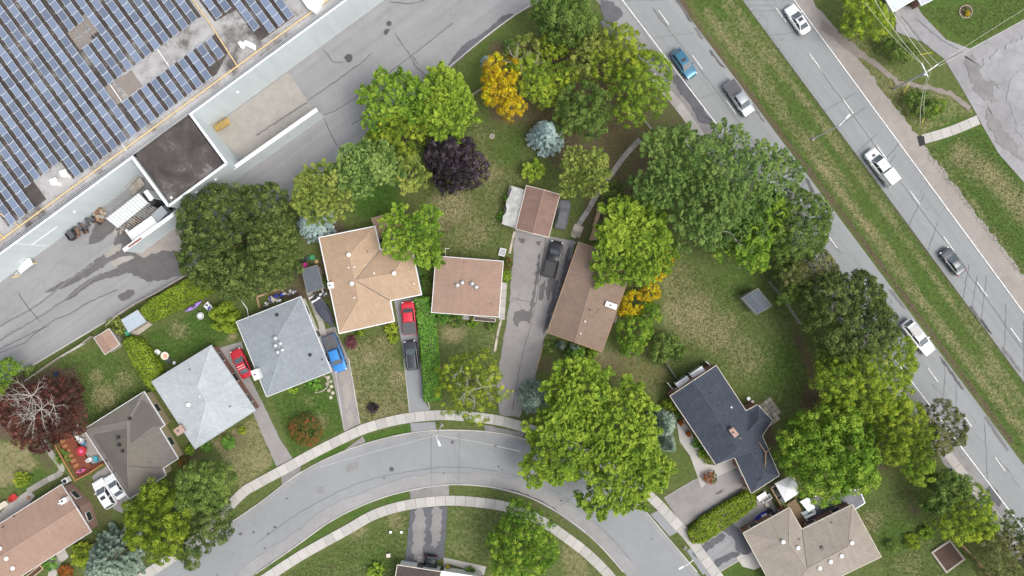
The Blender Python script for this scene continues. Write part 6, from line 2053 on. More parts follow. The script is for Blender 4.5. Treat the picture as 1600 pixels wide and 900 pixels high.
T_('tree', 'tree', 'yellow green spreading tree over the roof of the long brown house', 'spray', 'lime', [(985, 375, 58, None, -.6), (1010, 395, 42, None, -.45), (960, 395, 38, None, -.5), (985, 345, 40, None, -.3), (1005, 425, 24, None, -.05)], 8.5, 27, .28)
T_('shrub', 'shrub', 'strip of golden yellow shrubs right of the long brown house', 'round', 'gold', [(1040, 405, 12, 1.5), (1032, 425, 14, 1.5), (1015, 455, 18, 1.8), (990, 475, 22, 2), (975, 485, 12, 1.6)], 3, 28, .26, .4)
T_('shrub', 'shrub', 'round bright green shrub between the golden shrubs and the dark shrubs', 'round', 'bright', [(992, 518, 30, 2.2, -.15), (1012, 490, 22, 2.0, -.15), (985, 540, 20, 1.8, -.2)], 4, 29, .27, .5)
T_('shrub', 'shrub', 'dark green leafy shrub at the end of the black fence', 'round', 'green', [(1040, 540, 24, 1.6), (1030, 552, 18, 1.5), (1060, 550, 14, 1.2)], 3, 30, .30, .5)
T_('tree', 'tree', 'brownish olive tree between the dark highway trees', 'round', 'brownolive', [(1268, 415, 34, None, 0), (1240, 430, 26), (1290, 430, 24, None, -.1)], 7, 31, .25, .5, 1.6)
T_('tree', 'tree', 'bushy mid green tree at the garden corner by the slate blue shed', 'round', 'green', [(1228, 420, 26), (1245, 450, 24, None, .05), (1225, 465, 14, None, .1)], 6, 32, .27, .5)
T_('tree', 'tree', 'largest dark green round tree on the highway side', 'round', 'dark', [(1320, 495, 66, 6.5, .02), (1295, 470, 46, 6), (1350, 510, 44, 6), (1310, 535, 40, 5.5), (1340, 460, 38, 6)], 11, 33, .34, .62, 1.7)
T_('tree', 'tree', 'yellow and olive mottled tree reaching over the highway edge by the white suv', 'round', 'autumn', [(1345, 590, 60, None, -.36), (1390, 570, 40, None, -.28), (1310, 590, 42, None, -.38), (1400, 545, 26, None, -.15), (1370, 620, 44, None, -.3)], 9.5, 34, .28, .52, 1.4)
T_('tree', 'tree', 'olive green tree below the yellow mottled tree', 'round', 'yellowgreen', [(1400, 660, 46, None, -.3), (1425, 680, 36, None, -.28), (1385, 690, 36, None, -.35)], 8.5, 35, .27, .52, 1.3)
T_('tree', 'tree', 'small yellow green tree in front of the olive tree at the lawn', 'round', 'lime', [(1428, 715, 28, None, -.25), (1435, 735, 22, None, -.15), (1410, 705, 20, None, -.35)], 6.5, 36, .27, .5)
T_('tree', 'tree', 'thin brown green tree at the roadside between trees and highway dashes', 'round', 'brownolive', [(1470, 662, 36), (1455, 690, 28), (1485, 680, 24)], 7.5, 37, .24, .5, 1.1)
T_('tree', 'tree', 'large bright green maple over the navy roof and the white tent', 'round', 'bright', [(1290, 695, 66, 6.5, -.12), (1250, 700, 44, 6, -.05), (1330, 700, 46, 6, 0), (1280, 740, 46, 5.5, -.05), (1310, 655, 38, 6, -.1), (1335, 740, 34, 5.2, .05)], 10.5, 38, .42, .75, 1.0)
T_('tree', 'tree', 'broad leaved green tree above the orange and yellow tree', 'round', 'green', [(1478, 765, 34, None, .05), (1460, 780, 24), (1495, 760, 20, None, .1)], 6.5, 39, .36, .6)
T_('tree', 'tree', 'orange and yellow tree beside the tan plank fence', 'round', 'autumn', [(1515, 800, 38, None, -.12), (1490, 815, 30, None, -.1), (1530, 820, 30, None, -.05), (1520, 780, 26, None, -.2)], 7, 40, .26, .5)
T_('tree', 'tree', 'dull olive tree in the bottom right corner behind the plank fence', 'round', 'brownolive', [(1560, 870, 42), (1545, 845, 28), (1590, 885, 30, None, -.1)], 7, 41, .25, .5, 1.2)
T_('tree', 'tree', 'thin dark tree over the sidewalk at the right edge', 'round', 'dark', [(1590, 825, 20), (1575, 812, 14), (1600, 845, 18)], 6, 42, .25, .45, .6)
# along the street
T_('tree', 'tree', 'huge lime green spreading tree over the street in front of the navy roofed house', 'spray', 'lime', [(900, 625, 62, 6.5, -.12), (880, 690, 62, 6.5, -.2), (965, 670, 62, 7, -.15), (945, 740, 60, 6.5, -.2), (1005, 720, 46, 6, -.18), (860, 715, 40, 5.5, -.2), (990, 765, 34, 5, -.2), (985, 640, 32, 6.5, .02)], 11.5, 43, .34, dens=.85)
T_('spruce_tree', 'spruce tree', 'grey blue spruce at the foot of the wide driveway', 'spruce', 'bluegreen', [(836, 622, 29, None, .08)], 7.5, 44, .26)
T_('spruce_tree', 'spruce tree', 'grey blue spruce at the front corner of the navy roofed house', 'spruce', 'bluegreen', [(1034, 662, 27), (1040, 690, 17)], 8, 45, .26)
T_('tree', 'tree', 'thinning olive tree with bare pale limbs at the end of the tall hedge', 'round', 'yellowgreen', [(735, 590, 40, None, -.2), (710, 620, 30, None, -.15), (765, 610, 34, None, -.18), (740, 640, 30, None, -.1), (755, 575, 28, None, -.1), (705, 585, 24, None, -.2)], 8, 46, .24, .5, .38, bare=[(727, 612, 8, 1.8, 5), (755, 605, 8, 2.2, 5), (742, 630, 7, 1.5, 4), (720, 580, 7.6, 1.4, 4), (785, 602, 6.5, 1.2, 3)])
T_('tree', 'tree', 'light green bushy tree over the sidewalk at the bottom left', 'round', 'green', [(318, 755, 38, None, .5), (345, 745, 26, None, .5), (300, 775, 28, None, .2), (330, 775, 28, None, .3)], 7.5, 47, .30, .62)
T_('tree', 'tree', 'dense yellow green tree in front of the white suv at the bottom left', 'round', 'hedge', [(250, 815, 44, None, -.5), (225, 800, 30, None, -.3), (265, 845, 34), (275, 790, 28, None, -.15), (220, 835, 26), (245, 770, 26, None, -.2)], 8, 48, .32, .66)
T_('tree', 'tree', 'darker green tree hanging over the street kerb at the bottom left', 'round', 'dark', [(335, 815, 30), (310, 845, 26), (345, 800, 22), (302, 872, 18), (350, 830, 18)], 6.5, 49, .30, .58)
T_('spruce_tree', 'spruce tree', 'large silvery blue spruce at the bottom edge', 'spruce', 'bluegreen', [(178, 870, 50, None, .05)], 10, 50, .28)
T_('tree', 'tree', 'dark wine red tree with grey bare limbs near the left edge', 'round', 'wine', [(70, 640, 54), (40, 640, 44), (95, 625, 42), (60, 672, 38), (105, 655, 30)], 7, 51, .28, .52, .95, bare=[(45, 620, 7.6, 3.6, 9), (25, 640, 7, 2.6, 6), (60, 640, 7.8, 3.4, 8), (80, 635, 7.2, 2.4, 6), (50, 655, 7.2, 2.6, 6)])
T_('tree', 'tree', 'green tree cut off by the left edge above the wine red tree', 'round', 'bright', [(8, 585, 26, None, -.25), (20, 575, 16, None, -.1), (-8, 600, 22, None, -.2)], 5.5, 52, .28, .5)
T_('tree', 'tree', 'leafy green tree on the lawn below the street', 'round', 'bright', [(820, 835, 46, None, -.22), (790, 850, 32, None, -.15), (845, 860, 32, None, -.25), (820, 880, 36, None, -.12), (795, 885, 30, None, -.1), (810, 800, 24, None, -.3)], 8, 53, .30, .55)
T_('tree', 'tree', 'orange tinged tree at the top edge behind the utility wires', 'round', 'autumn', [(1350, 22, 36, None, -.2), (1368, 40, 28, None, -.05), (1335, 10, 28, None, -.3), (1330, 40, 20, None, -.4)], 6.5, 54, .26, .5)
T_('shrub', 'shrub', 'dark green shrubs beside the driveway near the utility pole', 'round', 'green', [(1400, 78, 20, 1.6), (1415, 85, 16, 1.4), (1385, 65, 14, 1.6)], 3, 55, .28, .5)
T_('shrub', 'shrub', 'green thicket at the foot of the utility wires', 'round', 'green', [(1435, 163, 22, 1.0), (1452, 172, 16, .9), (1420, 155, 12, .9)], 2.2, 56, .27, .45)
T_('shrub', 'shrub', 'yellow shrub next to the green thicket', 'round', 'lime', [(1465, 165, 13, .8, -.1), (1457, 175, 9, .7)], 1.8, 57, .22, .35)
T_('shrub', 'shrub', 'yellow and orange shrub at the fence end near the highway', 'round', 'gold', [(1024, 214, 10, .9)], 1.8, 58, .22, .35)
# shrubs and flower clumps in the gardens
GS = 'garden shrubs'
for i, (pal, lab, x, y, r, h, st) in enumerate([
        ('redgreen', 'red and green shrub on the lawn left of the blue pickup driveway', 478, 672, 27, 2.2, 'round'), ('magenta', 'magenta shrub at the front corner of the tan roofed house', 549, 536, 10, 1.2, 'round'),
        ('purple', 'small dark purple clump on the lawn above the sidewalk', 583, 638, 9, .8, 'spray'), ('hedge', 'yellow green round shrub under the tan eave', 562, 519, 8, 1.0, 'round'),
        ('yellowgreen', 'yellow green clump at the corner by the red pickup', 611, 514, 11, 1.1, 'spray'), ('yellowgreen', 'smaller yellow clump below the corner clump', 614, 530, 9, .9, 'spray'),
        ('hedgegreen', 'leafy green shrub below the square pinkish house', 692, 496, 12, 1.2, 'spray'), ('green', 'dark green shrub in the middle under the square pinkish house', 712, 500, 13, 1.0, 'round'),
        ('bright', 'bright green shrub beside the slatted porch', 738, 503, 9, 1.0, 'spray'), ('green', 'green shrub below the slatted porch', 768, 508, 9, 1.0, 'round'),
        ('redgreen', 'reddish shrub at the top right corner of the square pinkish house', 793, 412, 11, 1.2, 'round'), ('bright', 'green shrub beside the square pinkish house at the driveway', 790, 432, 10, 1.2, 'round'),
        ('green', 'leftmost green shrub in the bed before the brown house', 859, 541, 10, 1.0, 'spray'), ('bluegreen', 'grey green shrub in the bed before the brown house', 877, 540, 8, 1.0, 'round'),
        ('green', 'dark shrub in the middle of the bed before the brown house', 888, 552, 10, .9, 'round'), ('hedgegreen', 'large leaved green shrub in the bed before the brown house', 904, 552, 10, 1.1, 'spray'),
        ('bright', 'rightmost bright shrub in the bed before the brown house', 925, 553, 9, .9, 'spray'), ('bluegreen', 'pale shrub against the eave of the brown house', 898, 541, 8, 1.0, 'round'),
        ('hedge', 'yellow green shrub at the left corner of the navy roofed house', 1046, 632, 13, 1.5, 'round'), ('green', 'dark shrub under the left eave of the navy roofed house', 1060, 648, 8, 1.0, 'round'),
        ('hedgegreen', 'green planting along the front eave of the navy roofed house', 1089, 692, 9, .9, 'spray'), ('bright', 'green planting near the front walk of the navy roofed house', 1098, 708, 9, .9, 'spray'),
        ('olive', 'small olive clump under the wall of the navy roofed house', 1104, 718, 7, .8, 'round'), ('yellowgreen', 'yellow green bush by the red chair at the bottom left', 34, 750, 14, 1.4, 'spray'),
        ('green', 'green climber beside the red stained deck', 98, 714, 13, 1.2, 'spray'), ('yellowgreen', 'yellow green bush in front of the large silvery spruce', 130, 868, 22, 1.8, 'spray'),
        ('orange', 'orange flowering bush at the bottom edge', 104, 893, 12, 1.2, 'round'), ('hedgegreen', 'small green bush between the walk and the pinkish brown house', 80, 880, 12, 1.0, 'round'),
        ('bright', 'green shrub at the bottom corner of the pale grey house', 297, 702, 9, .9, 'round'), ('hedgegreen', 'green shrub right of the bottom corner of the pale grey house', 322, 698, 9, .9, 'round'),
        ('hedgegreen', 'round green shrub on the dry lawn below the pale grey house', 358, 690, 12, 1.1, 'round'), ('hedge', 'lime plants at the right corner of the pale grey house', 378, 672, 7, .7, 'spray'),
        ('bright', 'leafy plants under the front eave of the blue grey house', 458, 606, 9, .8, 'spray'), ('hedgegreen', 'plants in the curved bed of the blue grey house', 488, 598, 14, .8, 'round'),
        ('olive', 'overgrown shrub between the two sheds at the lane', 182, 510, 15, 1.3, 'round'), ('redgreen', 'rusty shrub at the corner of the grey brown house', 288, 722, 9, .9, 'round'),
        ('green', 'weedy shrub by the slate grey shed', 508, 440, 8, .9, 'round'), ('green', 'ivy clump beside the tan roofed house near the hedge', 665, 440, 9, 1.0, 'round'),
        ('bright', 'bright sapling on the lawn near the beige house', 1448, 832, 12, 1.0, 'spray'), ('yellowgreen', 'pale green weed bed by the fence on the right lawn', 1425, 846, 14, .7, 'round'),
        ('green', 'dark round shrub on the lawn right of the beige house', 1394, 852, 10, 1.1, 'round'), ('bright', 'green bush at the bottom edge left of the dark roofed house', 588, 893, 14, 1.2, 'spray'),
        ('blue', 'tiny blue spruce beside the golden tree', 760, 96, 9, 1.8, 'spruce'), ('sprucegreen', 'small dark conifer behind the golden tree', 798, 70, 12, 2.2, 'spruce'),
        ('willow', 'low juniper mat beside the long white sheds at the lane corner', 47, 582, 12, .9, 'round'), ('green', 'sapling at the fence by the slate blue shed', 1222, 468, 10, 1.5, 'spray'),
        ('hedgegreen', 'weeds along the left side of the concrete slab by the garage', 783, 338, 7, .6, 'round'), ('hedgegreen', 'weeds at the top left of the concrete slab by the garage', 791, 310, 6, .6, 'round'),
        ('redgreen', 'rusty round topiary on the front walk of the navy roofed house', 1110, 746, 11, 1.1, 'round'), ('green', 'planting in the bed of the white porch', 735, 892, 8, .6, 'spray')]):
    T_('shrub', 'shrub', lab, st, pal, [(x, y, r, h * .5)], h, 200 + i, .22, .34, 1.8, group=GS, trunkr=.04)


def hedge(label, poly, h, pal, seed, clump=.5):
    """clipped hedge: leafy clumps over its top and sides"""
    global NLEAF
    rg = np.random.default_rng(seed)
    p = WP(poly, h * .8)
    cx = sum(a[0] for a in p) / len(p); cy = sum(a[1] for a in p) / len(p)
    t = thing('hedge', label, 'hedge', (cx, cy, 0), group='hedges')
    core = offset(p, -.3)
    mb = MB(); mb.prism(core, 0, h * .82)
    mb.build('stems', BARK, t)
    xs_, ys_ = [a[0] for a in p], [a[1] for a in p]
    A = abs(area2(p)) / 2
    n = int(A * 95)
    X = rg.uniform(min(xs_), max(xs_), n * 3); Y = rg.uniform(min(ys_), max(ys_), n * 3)
    D = poly_dist(X, Y, p)
    k = D > -.05
    X, Y, D = X[k][:n], Y[k][:n], D[k][:n]
    bumps = np.zeros(len(X)); tn = np.zeros(len(X))
    for _ in range(int(A * 1.2) + 6):
        bx, by = rg.uniform(min(xs_), max(xs_)), rg.uniform(min(ys_), max(ys_))
        g = np.exp(-((X - bx) ** 2 + (Y - by) ** 2) / .35)
        bumps += g * rg.uniform(-.2, .25); tn += g * rg.uniform(-.25, .25)
    top = h * (1 - np.clip((.35 - D) / .35, 0, 1) ** 2 * .35) + bumps
    Z = top - rg.random(len(X)) ** 2 * .35
    P = np.stack([X, Y, Z], 1)
    nr = np.array([0, 0, 1.0]) + rg.normal(size=P.shape) * .6
    v1 = leaf_quads(P, nr, .24 * rg.uniform(.7, 1.3, len(P)), rg, 1.3); t1 = .5 + tn + rg.normal(0, .16, len(P))
    per = p + [p[0]]
    ls = [math.hypot(b_[0] - a[0], b_[1] - a[1]) for a, b_ in zip(per[:-1], per[1:])]
    sg = 1 if area2(p) > 0 else -1
    VV, TT = [v1], [t1]
    for a, b_, l in zip(per[:-1], per[1:], ls):
        m = int(l * h * 45)
        if m < 1: continue
        s = rg.random(m); z = rg.uniform(.05, h * .9, m)
        o = np.array([(b_[1] - a[1]) / l * sg, -(b_[0] - a[0]) / l * sg, 0])
        q = np.stack([a[0] + (b_[0] - a[0]) * s, a[1] + (b_[1] - a[1]) * s, z], 1) + o * (rg.uniform(-.2, .05, m))[:, None]
        VV.append(leaf_quads(q, o + np.array([0, 0, .3]) + rg.normal(size=q.shape) * .5, .24 * rg.uniform(.7, 1.3, m), rg, 1.3)); TT.append(.45 + rg.normal(0, .16, m))
    V, T = np.concatenate(VV), np.concatenate(TT)
    NLEAF += len(V)
    build_leaves('foliage', V, T, PAL[pal], t)
    return t


hedge('long yellow green hedge along the lane above the kayak', [(217, 485), (235, 468), (290, 436), (335, 425), (338, 452), (290, 478), (237, 502), (222, 500)], 2.0, 'hedge', 61)
hedge('yellow green hedge between the brown tiled shed and the pale grey house', [(190, 533), (205, 525), (222, 532), (250, 575), (255, 600), (240, 612), (226, 600), (208, 570)], 1.8, 'hedge', 62)
hedge('tall narrow green hedge right of the red pickup', [(647, 466), (670, 463), (678, 490), (686, 560), (689, 625), (662, 628), (658, 560), (652, 500)], 1.7, 'hedgegreen', 63)
hedge('loose green hedge between the two right hand driveways', [(1075, 832), (1095, 810), (1165, 768), (1182, 775), (1182, 790), (1150, 815), (1100, 848), (1082, 850)], 1.3, 'hedge', 64)
for i, (x, y, r) in enumerate([(338, 490, 12), (352, 482, 12), (350, 498, 13), (358, 510, 12), (342, 508, 10), (365, 495, 10)]):
    lab = ['cedar beside the white garden table', 'topmost cedar of the clump', 'cedar in the middle of the clump', 'lowest cedar of the clump above the pale spot', 'cedar at the left foot of the clump', 'cedar nearest the blue grey house'][i]
    T_('cedar', 'cedar', lab + ' right of the kayak', 'spruce', 'hedge', [(x, y, r, None, -.2)], 3.4, 300 + i, .24, group='clump of cedars')

# grass blades, weeds and fallen leaves scattered over the open ground
def scatter(name, mat, n, seed, regions, size, zl=.05, tint=(.5, .2)):
    rg = np.random.default_rng(seed)
    VV = []
    tot = [abs(area2(WP(r))) for r in regions]
    for r, a in zip(regions, tot):
        p = WP(r); m = int(n * a / sum(tot))
        X = rg.uniform(min(q[0] for q in p), max(q[0] for q in p), m * 3); Y = rg.uniform(min(q[1] for q in p), max(q[1] for q in p), m * 3)
        k = poly_dist(X, Y, p) > 0
        X, Y = X[k][:m], Y[k][:m]
        P = np.stack([X, Y, np.full(len(X), zl)], 1)
        VV.append(leaf_quads(P, np.array([0, 0, 1.0]) + rg.normal(size=P.shape) * .35, size * rg.uniform(.6, 1.4, len(P)), rg, 1.3))
    V = np.concatenate(VV)
    f = np.arange(len(V) * 4).reshape(-1, 4)
    T = rg.normal(tint[0], tint[1], len(V))
    link(name, np_mesh(name, V.reshape(-1, 3), f, mat, tint=np.repeat(np.clip(T, 0, 1), 4)), None, 'stuff')


scatter('fallen_leaves', foliage('fallen_leaf', (.11, .05, .025), (.20, .11, .05), (.33, .24, .10), 0), 7000, 71,
        [[(940, 200), (1000, 190), (1030, 215), (990, 300), (930, 330), (905, 300)], [(1235, 490), (1275, 540), (1290, 640), (1245, 650), (1262, 590)], [(1370, 690), (1420, 740), (1440, 800), (1380, 740)], [(1270, 770), (1335, 775), (1330, 790), (1290, 800)],
         [(840, 560), (1040, 560), (1050, 610), (850, 590)], [(20, 580), (130, 580), (140, 660), (20, 690)], [(760, 70), (960, 70), (1000, 200), (850, 230), (770, 180)]], .16, .03)
scatter('grass_tufts', foliage('grass_tuft', (.035, .065, .014), (.085, .110, .030), (.26, .23, .12), .2), 42000, 72,
        [[(1075, -10), (1160, -10), (1325, 225), (1490, 450), (1600, 600), (1600, 720), (1390, 440), (1225, 215)], [(660, 200), (840, 190), (800, 290), (780, 395), (665, 400)], [(1045, 400), (1230, 480), (1280, 640), (1120, 570), (1050, 580)],
         [(545, 525), (612, 520), (640, 650), (565, 662)], [(425, 625), (522, 585), (538, 670), (458, 712)], [(225, 520), (345, 470), (372, 520), (330, 540), (250, 575)], [(95, 560), (195, 560), (235, 605), (140, 660)],
         [(1440, 235), (1530, 200), (1600, 290), (1600, 440)], [(1440, 15), (1600, -5), (1600, 25), (1515, 72)], [(475, 880), (640, 800), (632, 900), (440, 905)], [(1340, 790), (1430, 760), (1520, 900), (1385, 900)]], .17, .04, (.42, .25))
open('/tmp/nleaf', 'w').write(str(NLEAF))

# ------------------------------------------------------------------ fences
def fence(label, pts, h, m, bay=2.2, style='board', z=None, group='garden fences', postm=None):
    p = WP(pts, 0 if z is None else z)
    cx = sum(a[0] for a in p) / len(p); cy = sum(a[1] for a in p) / len(p)
    t = thing('fence', label, 'fence', (cx, cy, 0), group=group)
    for a, b_ in zip(p[:-1], p[1:]):
        l = math.hypot(b_[0] - a[0], b_[1] - a[1]); n = max(1, round(l / bay))
        d = ((b_[0] - a[0]) / l, (b_[1] - a[1]) / l); rz = math.atan2(d[1], d[0])
        for k in range(n):
            x0, y0 = a[0] + d[0] * l * k / n, a[1] + d[1] * l * k / n
            x1, y1 = a[0] + d[0] * l * (k + 1) / n, a[1] + d[1] * l * (k + 1) / n
            mb = MB(); mb.box((x0, y0, (h + .06) / 2), (.11, .11, h + .06), rz); mb.build('post', postm or m, t)
            mb = MB()
            if style == 'board':
                c = int((l / n) / .165)
                for i in range(c):
                    f = (i + .5) / c
                    s = .028 if i % 2 else -.028
                    mb.box((x0 + (x1 - x0) * f - d[1] * s, y0 + (y1 - y0) * f + d[0] * s, h / 2 + .03 + random.uniform(-.02, .02)), (.15, .03, h - .06), rz)
                o = mb.build('boards', m, t); o['kind'] = 'stuff'
                mb = MB(); mb.bar((x0, y0, h - .02), (x1, y1, h - .02), .14, .035); mb.build('top_rail', m, t)
            else:
                for zz in (h * .35, h - .05): mb.tube([(x0, y0, zz), (x1, y1, zz)], .03, 5)
                for i in range(int((l / n) / .18)):
                    f = (i + .5) / int((l / n) / .18); mb.tube([(x0 + (x1 - x0) * f, y0 + (y1 - y0) * f, .05), (x0 + (x1 - x0) * f, y0 + (y1 - y0) * f, h)], .012, 4)
                o = mb.build('mesh_panel', m, t); o['kind'] = 'stuff'
    mb = MB(); mb.box((p[-1][0], p[-1][1], (h + .06) / 2), (.11, .11, h + .06), 0); mb.build('post', postm or m, t)
    return t


fence('tan plank fence running out of the bottom right corner', [(1492, 838), (1530, 880), (1555, 908), (1600, 960)], 1.8, TANWOOD, z=1.8)
fence('grey wooden fence along the lane left of the brown tiled shed', [(46, 594), (98, 558), (134, 536), (149, 525)], 1.2, GREYWOOD)
fence('grey wooden fence between the lane and the long hedge', [(172, 508), (190, 492), (217, 474), (252, 456), (300, 428)], 1.2, GREYWOOD)
fence('white boards leaning on the lane fence left of the brown tiled shed', [(101, 556), (133, 537)], .9, WHITEM)
fence('black garden fence leading to the corner of the navy roofed house', [(1037, 565), (1061, 600)], 1.4, BLACKM)
fence('tan yard fence beside the white tent', [(1199, 758), (1222, 798)], 1.6, TANWOOD)
fence('brown fence between the navy roofed house and the white tent', [(1199, 758), (1219, 747)], 1.6, GREYWOOD)
fence('low dark brown fence along the beige house at its driveway', [(1164, 826), (1220, 797)], .9, wood('dark_brown_wood', (.13, .07, .05)))
fence('grey wire fence behind the slate blue shed', [(1198, 440), (1222, 468), (1246, 505)], 1.4, GREYMETAL, style='wire')
fence('grey rail fence at the yellow shrub near the highway', [(1003, 186), (1021, 208)], 1.0, GREYMETAL, style='wire')
fence('wire fence between the tan roofed house and the square pinkish house', [(654, 398), (658, 440), (655, 462)], 1.3, plain('green_wire', (.03, .07, .05), .6), style='wire')
fence('short white fence at the left corner of the brick end wall', [(1041, 597), (1053, 612)], 1.0, WHITEM)
fence('short white fence at the right corner of the brick end wall', [(1101, 564), (1110, 573)], 1.0, WHITEM)
fence('timber fence at the lane between the yellowish spruce and the kerb', [(437, 330), (464, 306)], 1.0, GREYWOOD)
fence('light fence between the lime tree and the golden tree', [(733, 153), (757, 138)], 1.0, GREYWOOD)

# ------------------------------------------------------------------ poles and wires
def lamp(label, base, top, head, z, r=.09, cat='street lamp'):
    b_ = W(*base); t = thing('street_lamp', label, cat, b_)
    tp, hd = W(*top, z), W(*head, z + .15)
    mb = MB(); mb.lathe(b_, [(.3, 0), (.3, .12), (r * 1.5, .2)], 10); mb.build('base', PAD, t)
    mb = MB(); mb.tube([(b_[0], b_[1], .1), (tp[0], tp[1], z)], [r * 1.3, r * .9], 8); mb.build('pole', LAMPPOLE, t)
    mb = MB(); mb.tube([(tp[0], tp[1], z - .05), ((tp[0] + hd[0]) / 2, (tp[1] + hd[1]) / 2, z + .2), hd], .07, 6); mb.build('arm', LAMPPOLE, t)
    d = Vector((hd[0] - tp[0], hd[1] - tp[1])); rz = math.atan2(d.y, d.x)
    mb = MB(); mb.box((hd[0], hd[1], hd[2]), (.85, .32, .16), rz, taper=.8); lh = mb.build('lamp_head', WHITEM, t)
    mb = MB(); mb.box((hd[0], hd[1], hd[2] - .09), (.5, .22, .05), rz); mb.build('lens', LAMPW, lh)
    return t


lamp('tall grey street lamp standing on the grass median of the highway', (1270, 217), (1311.5, 196.3), (1325, 182), 9.0)
lamp('street lamp with a white head at the top of the curved street', (690, 664), (681.3, 681), (686, 693), 8.0)
lamp('street lamp with a white head at the bottom right bend of the street', (1070, 856), (1083, 875.6), (1064, 887), 5.0)

b_ = W(1397, 139)
t = thing('utility_pole', 'wooden utility pole with two crossarms by the parking lot', 'utility pole', b_)
tp = W(1449.5, 111, 9)
mb = MB(); mb.tube([(b_[0], b_[1], 0), (tp[0], tp[1], 9.2)], [.19, .13], 10); mb.build('pole', WOODPOLE, t)
A1, A2 = W(1440, 99, 8.9), W(1450, 121, 8.9)
mb = MB(); mb.bar(A1, A2, .13, .16); ca_ = mb.build('crossarm', WHITEM, t)
B1 = W(1466, 100, 8.3); B0 = W(1448, 113, 8.3)
mb = MB(); mb.bar(B0, B1, .13, .16); cb_ = mb.build('crossarm', WHITEM, t)
for q, par in ((A1, ca_), (W(1445, 110, 8.9), ca_), (A2, ca_), (B1, cb_), (W(1457, 106, 8.3), cb_)):
    mb = MB(); mb.lathe((q[0], q[1], q[2] + .08), [(.05, 0), (.08, .06), (.05, .12), (.07, .16), (.03, .22)], 8); mb.build('insulator', CREAM, par)
mb = MB(); mb.cyl((tp[0] + .3, tp[1] - .1, 7.2), .22, .7, 10); mb.build('transformer', GREYMETAL, t)
WG = 'overhead wires'
PALEW = plain('pale_cable', (.62, .60, .50), .5)
for lab, p, q, z0, z1, r in [('wire from the utility pole to the top edge, nearest the highway', (1440, 99), (1360, -12), 9.1, 9.3, .035), ('wire from the inner crossarm end to the white garage', (1457, 106), (1378, -12), 8.5, 8.9, .035),
                             ('wire from the outer crossarm end to the white garage', (1466, 100), (1396, 8), 8.5, 6, .03), ('guy wire from the utility pole down to the green thicket', (1449, 120), (1438, 192), 8.9, 1, .03),
                             ('second guy wire beside the first one at the green thicket', (1454, 112), (1444, 180), 8.6, 1.5, .025), ('upper wire crossing the grass to the right edge', (1466, 100), (1610, 8), 8.5, 8.6, .022),
                             ('lower wire crossing the grass to the right edge', (1466, 104), (1612, 25), 8.3, 8.4, .022), ('thin wire over the dark shrubs at the utility pole', (1441, 101), (1352, 4), 8.0, 8.3, .022)]:
    a, b2 = Vector(W(*p, z0)), Vector(W(*q, z1))
    t = thing('overhead_wire', lab, 'wire', tuple(a), group=WG)
    mb = MB(); mb.tube([a + (b2 - a) * f - Vector((0, 0, .6 * 4 * f * (1 - f))) for f in [i / 8 for i in range(9)]], r, 5); mb.build('cable', PALEW, t)
for lab, p, q in [('wire from the top street lamp to the left over the street', (683, 680), (500, 730)), ('wire from the top street lamp to the right over the street', (683, 680), (812, 705))]:
    a, b2 = Vector(W(*p, 7.8)), Vector(W(*q, 7.0))
    t = thing('overhead_wire', lab, 'wire', tuple(a), group=WG)
    mb = MB(); mb.tube([a + (b2 - a) * f - Vector((0, 0, .5 * 4 * f * (1 - f))) for f in [i / 6 for i in range(7)]], .02, 5); mb.build('cable', PALEW, t)
for i, (px, py, l) in enumerate([(1443, 86, 'yellow wire marker tube lying by the crossarm'), (1412, 138, 'yellow guy wire guard by the footpath'), (1440, 184, 'yellow guy wire guard in the green thicket')]):
    t = thing('guy_guard', l, 'guy wire guard', W(px, py), group='yellow guy wire guards')
    a = W(px, py); mb = MB(); mb.tube([(a[0] - (.7 if i == 0 else .1), a[1] - (0 if i == 0 else .8), .2), (a[0] + (.7 if i == 0 else .25), a[1] + (0 if i == 0 else .7), 1.2)], .07, 6)
    mb.build('guard', plain('guard_yellow', (.66, .55, .06), .5), t)

# ------------------------------------------------------------------ decks and garden things
def plankdeck(name, label, poly, z, m, dirpx, group=None, pw=.16):
    """deck of planks laid along dirpx, clipped to the outline by sampling"""
    p = WP(poly)
    cx = sum(a[0] for a in p) / len(p); cy = sum(a[1] for a in p) / len(p)
    t = thing(name, label, 'deck', (cx, cy, 0), group=group)
    d = Vector((dirpx[0], -dirpx[1])).normalized(); s = Vector((-d.y, d.x))
    us = [Vector(a).dot(d) for a in p]; ws = [Vector(a).dot(s) for a in p]
    mb = MB()
    w = min(ws) + pw / 2
    n = len(p)
    while w < max(ws):
        xs_ = []
        for i in range(n):
            w1, w2 = ws[i], ws[(i + 1) % n]
            if (w1 - w) * (w2 - w) < 0: f = (w - w1) / (w2 - w1); xs_.append(us[i] + (us[(i + 1) % n] - us[i]) * f)
        xs_.sort()
        for a, b2 in zip(xs_[0::2], xs_[1::2]):
            c = d * ((a + b2) / 2) + s * w
            mb.box((c.x, c.y, z - .02 + random.uniform(-.004, .004)), (b2 - a, pw - .015, .04), math.atan2(d.y, d.x))
        w += pw
    o = mb.build('planks', m, t); o['kind'] = 'stuff'
    mb = MB(); mb.prism(offset(p, -.1), 0, z - .045); mb.build('frame', m, t)
    return t


